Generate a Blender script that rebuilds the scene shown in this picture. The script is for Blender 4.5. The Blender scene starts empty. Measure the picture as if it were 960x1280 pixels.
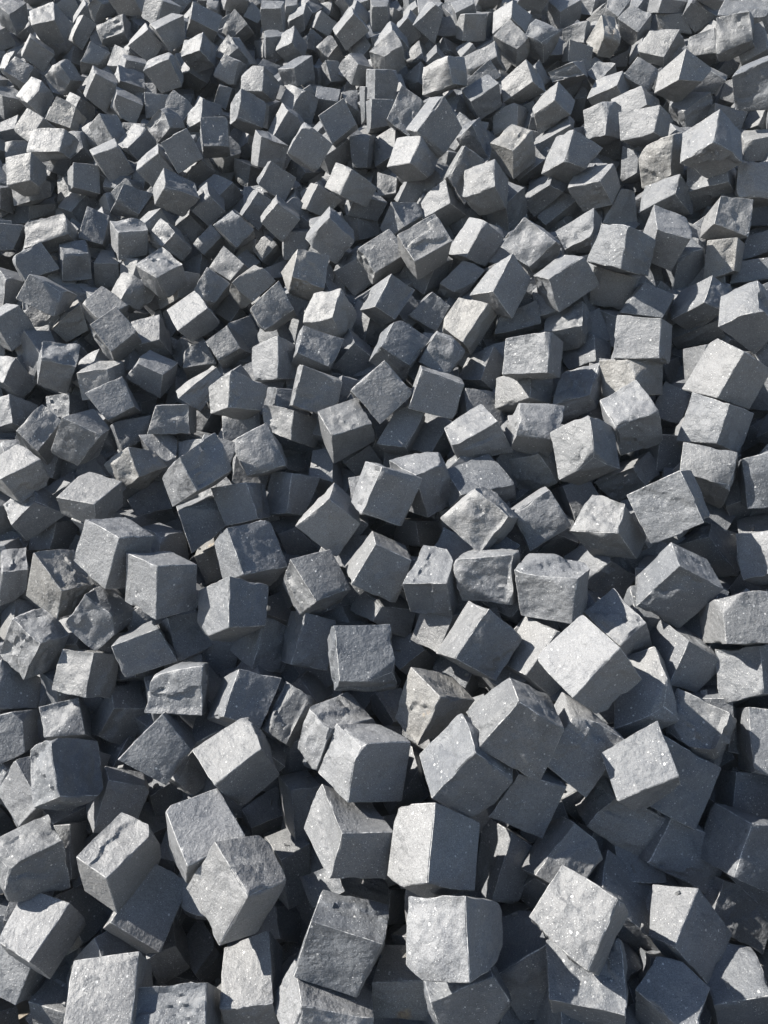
import bpy, math, random
import numpy as np
from mathutils import Vector, Matrix

# ------------------------------------------------------------------ camera, sky, sun, exposure
sc = bpy.context.scene
cam_d = bpy.data.cameras.new('camera')
cam_d.sensor_fit = 'VERTICAL'
cam_d.sensor_height = 32.0
cam_d.lens = 24.0                       # 960 px focal length over 1280 px of height
cam_d.clip_start = 0.05
cam_d.clip_end = 2000.0
cam = bpy.data.objects.new('camera', cam_d)
sc.collection.objects.link(cam)
cam.location = (0.0, 0.0, 1.7)
cam.rotation_euler = (math.radians(90 - 20), 0.0, 0.0)
sc.camera = cam

SUN = Vector((-0.755, 0.05, 0.654)).normalized()      # direction towards the sun: high on the left
sun_el = math.asin(SUN.z)
sun_az = math.atan2(SUN.x, SUN.y)       # clockwise from +Y, as the sky node counts it
w = bpy.data.worlds.new('World')
sc.world = w
w.use_nodes = True
nt = w.node_tree
sky = nt.nodes.new('ShaderNodeTexSky')
sky.sky_type = 'NISHITA'
sky.sun_disc = False
sky.sun_elevation = sun_el
sky.sun_rotation = sun_az
sky.air_density = 1.0
sky.dust_density = 0.6
sky.ozone_density = 1.2
nt.links.new(sky.outputs['Color'], nt.nodes['Background'].inputs['Color'])
nt.nodes['Background'].inputs['Strength'].default_value = 0.066
sl = bpy.data.lights.new('sun', 'SUN')
sl.energy = 5.0
sl.angle = math.radians(0.5)
sl.color = (1.0, 0.945, 0.865)
so = bpy.data.objects.new('sun', sl)
sc.collection.objects.link(so)
so.rotation_euler = SUN.to_track_quat('Z', 'Y').to_euler()
so.location = (-4, 0, 6)
sc.view_settings.view_transform = 'Standard'
sc.view_settings.look = 'None'
sc.view_settings.exposure = 1.32
sc.view_settings.gamma = 1.0
sc.view_settings.use_curve_mapping = False
sc.cycles.max_bounces = 6

# ------------------------------------------------------------------ materials
def nodes_of(name):
    m = bpy.data.materials.new(name)
    m.use_nodes = True
    t = m.node_tree
    return m, t, t.nodes['Principled BSDF']

def N(t, kind, **kw):
    n = t.nodes.new(kind)
    for k, v in kw.items():
        if k in n.inputs: n.inputs[k].default_value = v
        else: setattr(n, k, v)
    return n

def L(t, a, b): t.links.new(a, b)

def math_node(t, op, a, b=None, clamp=False):
    n = t.nodes.new('ShaderNodeMath'); n.operation = op; n.use_clamp = clamp
    for i, v in enumerate((a, b)):
        if v is None: continue
        if hasattr(v, 'is_output'): t.links.new(v, n.inputs[i])
        else: n.inputs[i].default_value = v
    return n.outputs[0]

def remap(t, v, a, b, c=0.0, d=1.0):
    n = t.nodes.new('ShaderNodeMapRange'); n.clamp = True
    t.links.new(v, n.inputs['Value'])
    for k, x in zip(('From Min', 'From Max', 'To Min', 'To Max'), (a, b, c, d)): n.inputs[k].default_value = x
    return n.outputs['Result']

def mix(t, fac, a, b, mode='MIX'):
    n = t.nodes.new('ShaderNodeMix'); n.data_type = 'RGBA'; n.blend_type = mode
    for s, v in ((n.inputs[0], fac), (n.inputs[6], a), (n.inputs[7], b)):
        if hasattr(v, 'is_output'): t.links.new(v, s)
        else: s.default_value = v
    return n.outputs[2]

def noise(t, vec, scale, detail=3.0, rough=0.55, dist=0.0):
    n = t.nodes.new('ShaderNodeTexNoise')
    n.inputs['Scale'].default_value = scale; n.inputs['Detail'].default_value = detail
    n.inputs['Roughness'].default_value = rough; n.inputs['Distortion'].default_value = dist
    t.links.new(vec, n.inputs['Vector'])
    return n.outputs['Fac']

def basalt():
    m, t, bs = nodes_of('split_basalt')
    geo = t.nodes.new('ShaderNodeNewGeometry')
    pos = geo.outputs['Position']
    def attr(name):
        a = t.nodes.new('ShaderNodeAttribute'); a.attribute_name = name
        return a.outputs['Fac']
    edge, tint, warm, rust = attr('edge_wear'), attr('tint'), attr('warm'), attr('rust')
    # body colour: cool dark grey, a little different from stone to stone
    base = mix(t, tint, (*(0.078, 0.086, 0.098), 1), (*(0.150, 0.155, 0.163), 1))
    base = mix(t, warm, base, (*(0.25, 0.23, 0.19), 1))
    big = noise(t, pos, 16.0, 3.0, 0.6)
    base = mix(t, remap(t, big, 0.35, 0.7, 0.0, 0.20), base, (0.27, 0.275, 0.275, 1))
    grain = noise(t, pos, 480.0, 2.0, 0.8)
    base = mix(t, 1.0, base, mix(t, remap(t, grain, 0.3, 0.7), (0.55, 0.55, 0.56, 1), (1.48, 1.48, 1.47, 1)), 'MULTIPLY')
    streak = t.nodes.new('ShaderNodeVectorMath'); streak.operation = 'MULTIPLY'
    L(t, pos, streak.inputs[0]); streak.inputs[1].default_value = (1.0, 0.35, 1.6)
    mid = noise(t, streak.outputs[0], 75.0, 3.0, 0.6, 0.6)
    base = mix(t, remap(t, mid, 0.5, 0.78, 0.0, 0.14), base, (0.30, 0.305, 0.31, 1))
    # pale bruises: small pecks, hair scratches, worn arrises
    vo = t.nodes.new('ShaderNodeTexVoronoi'); vo.inputs['Scale'].default_value = 95.0
    vo.inputs['Randomness'].default_value = 1.0
    L(t, pos, vo.inputs['Vector'])
    pick = t.nodes.new('ShaderNodeSeparateColor'); L(t, vo.outputs['Color'], pick.inputs[0])
    size = remap(t, pick.outputs[0], 0.64, 1.0, 0.03, 0.30)
    peck = math_node(t, 'LESS_THAN', math_node(t, 'ADD', vo.outputs['Distance'], math_node(t, 'MULTIPLY', remap(t, noise(t, pos, 420.0), 0.3, 0.7), 0.13)), size)
    vo2 = t.nodes.new('ShaderNodeTexVoronoi'); vo2.inputs['Scale'].default_value = 330.0
    L(t, pos, vo2.inputs['Vector'])
    pick2 = t.nodes.new('ShaderNodeSeparateColor'); L(t, vo2.outputs['Color'], pick2.inputs[0])
    dust = math_node(t, 'MULTIPLY', math_node(t, 'LESS_THAN', vo2.outputs['Distance'], 0.24), math_node(t, 'GREATER_THAN', pick2.outputs[1], 0.84))
    sv = t.nodes.new('ShaderNodeMapping'); sv.inputs['Rotation'].default_value = (0.6, 0.9, 0.4); sv.inputs['Scale'].default_value = (1.0, 7.0, 7.0)
    L(t, pos, sv.inputs['Vector'])
    sn = noise(t, sv.outputs[0], 26.0, 2.0, 0.5, 0.35)
    scratch = math_node(t, 'LESS_THAN', math_node(t, 'ABSOLUTE', math_node(t, 'SUBTRACT', sn, 0.5)), 0.0035)
    scratch = math_node(t, 'MULTIPLY', scratch, remap(t, noise(t, pos, 30.0), 0.60, 0.66))
    patch = remap(t, noise(t, pos, 14.0, 1.0), 0.36, 0.54, 0.12, 1.0)
    marks = math_node(t, 'MAXIMUM', math_node(t, 'MULTIPLY', peck, patch), math_node(t, 'MULTIPLY', dust, patch))
    marks = math_node(t, 'MAXIMUM', marks, math_node(t, 'MULTIPLY', scratch, 0.8))
    en = math_node(t, 'MULTIPLY', remap(t, noise(t, pos, 170.0, 2.0, 0.6), 0.36, 0.56), remap(t, noise(t, pos, 38.0, 1.0), 0.40, 0.58, 0.16, 1.0))
    wear = math_node(t, 'MULTIPLY', edge, en)
    marks = math_node(t, 'MAXIMUM', math_node(t, 'MULTIPLY', marks, 0.8), wear, True)
    base = mix(t, marks, base, (0.56, 0.56, 0.55, 1))
    # rust and ochre staining
    rn = remap(t, math_node(t, 'ADD', rust, math_node(t, 'MULTIPLY', math_node(t, 'SUBTRACT', noise(t, pos, 90.0, 4.0), 0.5), 0.9)), 0.45, 0.85)
    rn = math_node(t, 'MULTIPLY', math_node(t, 'MULTIPLY', rn, 0.7), math_node(t, 'GREATER_THAN', rust, 0.02))
    base = mix(t, rn, base, mix(t, remap(t, noise(t, pos, 160.0), 0.4, 0.6), (0.20, 0.11, 0.05, 1), (0.34, 0.26, 0.15, 1)))
    L(t, base, bs.inputs['Base Color'])
    L(t, remap(t, grain, 0.3, 0.7, 0.5, 0.7), bs.inputs['Roughness'])
    bs.inputs['Specular IOR Level'].default_value = 0.5
    if 'Diffuse Roughness' in bs.inputs: bs.inputs['Diffuse Roughness'].default_value = 0.1
    b1 = t.nodes.new('ShaderNodeBump'); b1.inputs['Strength'].default_value = 0.75; b1.inputs['Distance'].default_value = 0.0026
    hgt = math_node(t, 'ADD', math_node(t, 'MULTIPLY', noise(t, pos, 130.0, 3.0, 0.65), 1.0), math_node(t, 'MULTIPLY', noise(t, streak.outputs[0], 45.0, 3.0, 0.55, 0.8), 1.1))
    L(t, hgt, b1.inputs['Height'])
    # hackled breaks: small tilted planes with crisp meetings, on some patches only
    dn = t.nodes.new('ShaderNodeTexNoise'); dn.inputs['Scale'].default_value = 60.0; dn.inputs['Detail'].default_value = 2.0
    L(t, pos, dn.inputs['Vector'])
    dv = t.nodes.new('ShaderNodeVectorMath'); dv.operation = 'MULTIPLY_ADD'
    L(t, dn.outputs['Color'], dv.inputs[0]); dv.inputs[1].default_value = (0.022, 0.022, 0.022); L(t, pos, dv.inputs[2])
    v3 = t.nodes.new('ShaderNodeTexVoronoi'); v3.inputs['Scale'].default_value = 33.0; L(t, dv.outputs[0], v3.inputs['Vector'])
    df = t.nodes.new('ShaderNodeVectorMath'); df.operation = 'SUBTRACT'; L(t, dv.outputs[0], df.inputs[0]); L(t, v3.outputs['Position'], df.inputs[1])
    rc = t.nodes.new('ShaderNodeVectorMath'); rc.operation = 'SUBTRACT'; L(t, v3.outputs['Color'], rc.inputs[0]); rc.inputs[1].default_value = (0.5, 0.5, 0.5)
    dt = t.nodes.new('ShaderNodeVectorMath'); dt.operation = 'DOT_PRODUCT'; L(t, df.outputs[0], dt.inputs[0]); L(t, rc.outputs[0], dt.inputs[1])
    hk = math_node(t, 'MULTIPLY', dt.outputs['Value'], remap(t, noise(t, pos, 11.0, 1.0), 0.42, 0.64, 0.04, 0.34))
    b3 = t.nodes.new('ShaderNodeBump'); b3.inputs['Strength'].default_value = 1.0; b3.inputs['Distance'].default_value = 1.0
    L(t, hk, b3.inputs['Height']); L(t, b3.outputs[0], b1.inputs['Normal'])
    b2 = t.nodes.new('ShaderNodeBump'); b2.inputs['Strength'].default_value = 0.5; b2.inputs['Distance'].default_value = 0.0007
    L(t, noise(t, pos, 620.0, 1.0, 0.7), b2.inputs['Height']); L(t, b1.outputs[0], b2.inputs['Normal'])
    L(t, b2.outputs[0], bs.inputs['Normal'])
    return m

def soil(name, c1, c2, scale):
    m, t, bs = nodes_of(name)
    geo = t.nodes.new('ShaderNodeNewGeometry')
    n1 = noise(t, geo.outputs['Position'], scale, 6.0, 0.65)
    L(t, mix(t, remap(t, n1, 0.3, 0.7), (*c1, 1), (*c2, 1)), bs.inputs['Base Color'])
    bs.inputs['Roughness'].default_value = 0.95
    b = t.nodes.new('ShaderNodeBump'); b.inputs['Distance'].default_value = 0.02
    L(t, n1, b.inputs['Height']); L(t, b.outputs[0], bs.inputs['Normal'])
    return m

MAT = basalt()

# ------------------------------------------------------------------ ground and the buried bulk of the heap
HF = (-0.4153, 0.3351, 0.7982, -0.0162, -0.0542, -0.0143)      # mean face of the heap: z as a quadratic in x, y
def heap_z(x, y, off):
    front = HF[0] + HF[1] * x + HF[2] * y + HF[3] * x * x + HF[4] * x * y + HF[5] * y * y
    back = 5.2 - 0.7 * max(0.0, y - 7.6)
    return min(front, back) + off * 1.25

def link(me, name, mats):
    for m in mats: me.materials.append(m)
    o = bpy.data.objects.new(name, me)
    sc.collection.objects.link(o)
    return o

me = bpy.data.meshes.new('ground')
G = 900.0
me.from_pydata([(-G, -G, 0), (G, -G, 0), (G, G, 0), (-G, G, 0)], [], [(0, 1, 2, 3)])
o = link(me, 'ground', [soil('dusty_yard_gravel', (0.16, 0.14, 0.115), (0.30, 0.27, 0.225), 9.0)])
o['kind'] = 'structure'

vs, fs = [], []
xs = np.linspace(-5.5, 5.5, 56); ys = np.linspace(-1.2, 11.5, 64)
for j, y in enumerate(ys):
    for i, x in enumerate(xs):
        vs.append((x, y, max(heap_z(x, y, -0.30), -0.15)))
for j in range(len(ys) - 1):
    for i in range(len(xs) - 1):
        a = j * len(xs) + i
        fs.append((a, a + 1, a + 1 + len(xs), a + len(xs)))
me = bpy.data.meshes.new('stone_dust_mound')
me.from_pydata(vs, [], fs)
o = link(me, 'stone_dust_mound', [soil('stone_dust', (0.05, 0.05, 0.05), (0.12, 0.115, 0.11), 14.0)])
o['kind'] = 'structure'

# ------------------------------------------------------------------ stone shapes
def hash3(ix, iy, iz, seed):
    h = (ix * 374761393 + iy * 668265263 + iz * 2147483647 + seed * 974634777) & 0xffffffff
    h = ((h ^ (h >> 13)) * 1274126177) & 0xffffffff
    h = h ^ (h >> 16)
    return (h & 0xffff) / 32767.5 - 1.0

def vnoise(p, seed):
    i = np.floor(p).astype(np.int64); f = p - i
    f = f * f * (3 - 2 * f)
    r = 0
    for dx in (0, 1):
        wx = f[:, 0] if dx else 1 - f[:, 0]
        for dy in (0, 1):
            wy = f[:, 1] if dy else 1 - f[:, 1]
            for dz in (0, 1):
                wz = f[:, 2] if dz else 1 - f[:, 2]
                r = r + wx * wy * wz * hash3(i[:, 0] + dx, i[:, 1] + dy, i[:, 2] + dz, seed)
    return r

_grid = {}
def cube_grid(n):
    """welded surface grid of a unit cube; the outermost rows are narrow, so that the arrises can wear"""
    if n in _grid: return _grid[n]
    if n >= 6:
        t = np.concatenate([[-.5], np.linspace(-.486, .486, n - 1), [.5]])
    else:
        t = np.linspace(-.5, .5, n + 1)
    idx, pts, quads = {}, [], []
    def vid(p):
        k = tuple(np.round(p, 5))
        if k not in idx:
            idx[k] = len(pts); pts.append(p)
        return idx[k]
    for ax in range(3):
        for s in (-.5, .5):
            u, v = (ax + 1) % 3, (ax + 2) % 3
            for a in range(n):
                for b in range(n):
                    q = []
                    for (da, db) in ((0, 0), (1, 0), (1, 1), (0, 1)):
                        p = [0, 0, 0]; p[ax] = s; p[u] = t[a + da]; p[v] = t[b + db]
                        q.append(vid(tuple(p)))
                    quads.append(q if s > 0 else q[::-1])
    P = np.array(pts); Q = np.array(quads)
    on = np.abs(np.abs(P) - .5) < 1e-6
    _grid[n] = (P, Q, on)
    return _grid[n]

CORNER = np.array([[0,0,0],[1,0,0],[0,1,0],[0,0,1],[1,1,0],[0,1,1],[1,0,1],[1,1,1]], float)

def stone(cor, n, seed, rough):
    """cor: 8 corners (order of CORNER); returns vertices, quads, edge wear"""
    rng = np.random.default_rng(seed)
    P, Q, on = cube_grid(n)
    T = P + .5
    wgt = np.ones((len(P), 8))
    for k in range(8):
        for a in range(3):
            wgt[:, k] *= T[:, a] if CORNER[k, a] else 1 - T[:, a]
    V = wgt @ cor
    cen = cor.mean(0)
    # the three axis directions, outward face normals
    ax = []
    for a in range(3):
        d = cor[CORNER[:, a] == 1].mean(0) - cor[CORNER[:, a] == 0].mean(0)
        ax.append(d / np.linalg.norm(d))
    hand = np.sign(np.dot(np.cross(ax[0], ax[1]), ax[2]))
    size = np.linalg.norm(cor.max(0) - cor.min(0)) / 1.6
    k = size / 0.1
    off = np.zeros_like(V)
    for a in range(3):
        for s in (0, 1):
            away = np.abs(P[:, a] - (.5 if s else -.5))
            m = away < .14
            fall = np.clip(1 - away[m] / .14, 0, 1)
            u, v = P[m][:, (a + 1) % 3], P[m][:, (a + 2) % 3]
            kind = rng.choice(3, p=[.40, .37, .23]) if not rough else 2
            amp = (0.0007, 0.0013, 0.0019)[kind] * k
            famp = (0.0005, 0.0018, 0.0042)[kind] * (1.35 if rough else 1.0) * k
            fr = rng.uniform(2.2, 4.5)
            q = np.stack([u * fr + rng.uniform(0, 90), v * fr + rng.uniform(0, 90), np.full(len(u), rng.uniform(0, 90))], 1)
            h = vnoise(q, seed) + .5 * vnoise(q * 2.3, seed + 1) + .3 * vnoise(q * 5.1, seed + 2) + .2 * vnoise(q * 9.7, seed + 5)
            wob = .06 * vnoise(q * 2.1, seed + 6)
            # conchoidal facets: lower envelope of a few tilted planes
            kf = rng.integers(3, 8)
            c0 = rng.uniform(-.45, .45, (kf, 2)); g = rng.normal(0, 1.5, (kf, 2)); b0 = rng.uniform(0, 1.0, kf)
            fac = np.min(b0[:, None] + g[:, :1] * (u + wob - c0[:, :1]) + g[:, 1:] * (v - wob - c0[:, 1:]), 0)
            fac = np.clip(fac, -1.6, 0.8)
            fac = fac - fac.mean()
            d = amp * h + famp * fac
            # ledges where a flake has come away
            for s_ in range(rng.integers(0, 3) if kind else 0):
                th = rng.uniform(0, 6.283); ln = np.cos(th) * u + np.sin(th) * v + rng.uniform(-.3, .3) + 2.2 * wob
                d = d - rng.uniform(.0012, .0038) * k * np.clip(ln / .035, 0, 1)
            d = d * (.40 + .60 * np.clip((.5 - np.maximum(np.abs(u), np.abs(v))) / .13, 0, 1))
            # a pillowed or hollow face
            d = d + rng.normal(0, .0009) * k * (1 - (2 * u) ** 2) * (1 - (2 * v) ** 2) * (2 if rough else 1)
            off[m] += (d * fall)[:, None] * (ax[a] if s else -ax[a])[None]
    V = V + off
    # worn arrises and corners
    ne = on.sum(1)
    inward = cen[None] - V
    inward /= np.linalg.norm(inward, axis=1, keepdims=True)
    q = (V - cen) / k
    nz = vnoise(q * 95 + seed % 97, seed + 3)
    nz2 = vnoise(q * 38 + seed % 53, seed + 4)
    far = np.sort(np.abs(P), axis=1)
    gap = .5 - far[:, 1]                                    # param distance to the nearest arris
    pull = np.where(ne >= 2, .0007 + .0005 * nz, 0) + np.where(ne == 3, .0008, 0)
    chip = .0085 * np.maximum(nz2 - .36, 0) * np.clip(1 - gap / .07, 0, 1)
    V = V + inward * ((np.maximum(pull, 0) + chip) * k)[:, None]
    # spalls: planes that take off corners and lengths of arris
    for c in range(rng.integers(1, 4) + (2 if rough else 0)):
        kk = rng.integers(0, 8)
        if rng.random() < .55:
            n_ = (cor[kk] - cen)
            tgt = cor[kk]
        else:
            a = rng.integers(0, 3); other = [j for j in range(8) if np.abs(CORNER[j] - CORNER[kk]).sum() == 1 and CORNER[j, a] != CORNER[kk, a]][0]
            f = rng.uniform(.2, .8)
            tgt = cor[kk] * f + cor[other] * (1 - f)
            n_ = tgt - cen
        n_ = n_ / np.linalg.norm(n_) + rng.normal(0, .22, 3)
        n_ /= np.linalg.norm(n_)
        depth = rng.uniform(.0008, .0052) * k * (1.7 if rough else 1)
        lev = np.dot(tgt, n_) - depth
        dd = V @ n_ - lev
        cut = dd > 0
        V[cut] -= n_[None] * (dd[cut] * (.92 + .08 * nz[cut]))[:, None]
    edge = np.where(ne >= 2, 1.0 if n >= 6 else 0.0, 0.0)
    return V, (Q if hand > 0 else Q[:, ::-1]), edge

def mesh_from(name, V, Q, attrs, sharp=math.radians(32)):
    me = bpy.data.meshes.new(name)
    me.vertices.add(len(V)); me.vertices.foreach_set('co', V.astype(np.float32).ravel())
    me.loops.add(Q.size); me.loops.foreach_set('vertex_index', Q.astype(np.int32).ravel())
    me.polygons.add(len(Q))
    me.polygons.foreach_set('loop_start', np.arange(0, Q.size, 4, dtype=np.int32))
    me.polygons.foreach_set('use_smooth', np.ones(len(Q), dtype=bool))
    me.update(calc_edges=True)
    for k, a in attrs.items():
        at = me.attributes.new(k, 'FLOAT', 'POINT'); at.data.foreach_set('value', np.asarray(a, np.float32))
    me.set_sharp_from_angle(angle=sharp)
    return me

# rusty or ochre spots: world position, radius
RUST = [(0.037, 1.013, 0.354, 0.034), (-0.484, 1.976, 0.896, 0.034), (0.092, 1.342, 0.768, 0.038), (0.914, 3.573, 2.449, 0.05)]
def rust_of(V):
    r = np.zeros(len(V))
    for (x, y, z, rad) in RUST:
        d = np.linalg.norm(V - np.array([x, y, z]), axis=1)
        r = np.maximum(r, np.clip(1 - d / rad, 0, 1))
    return r

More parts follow.
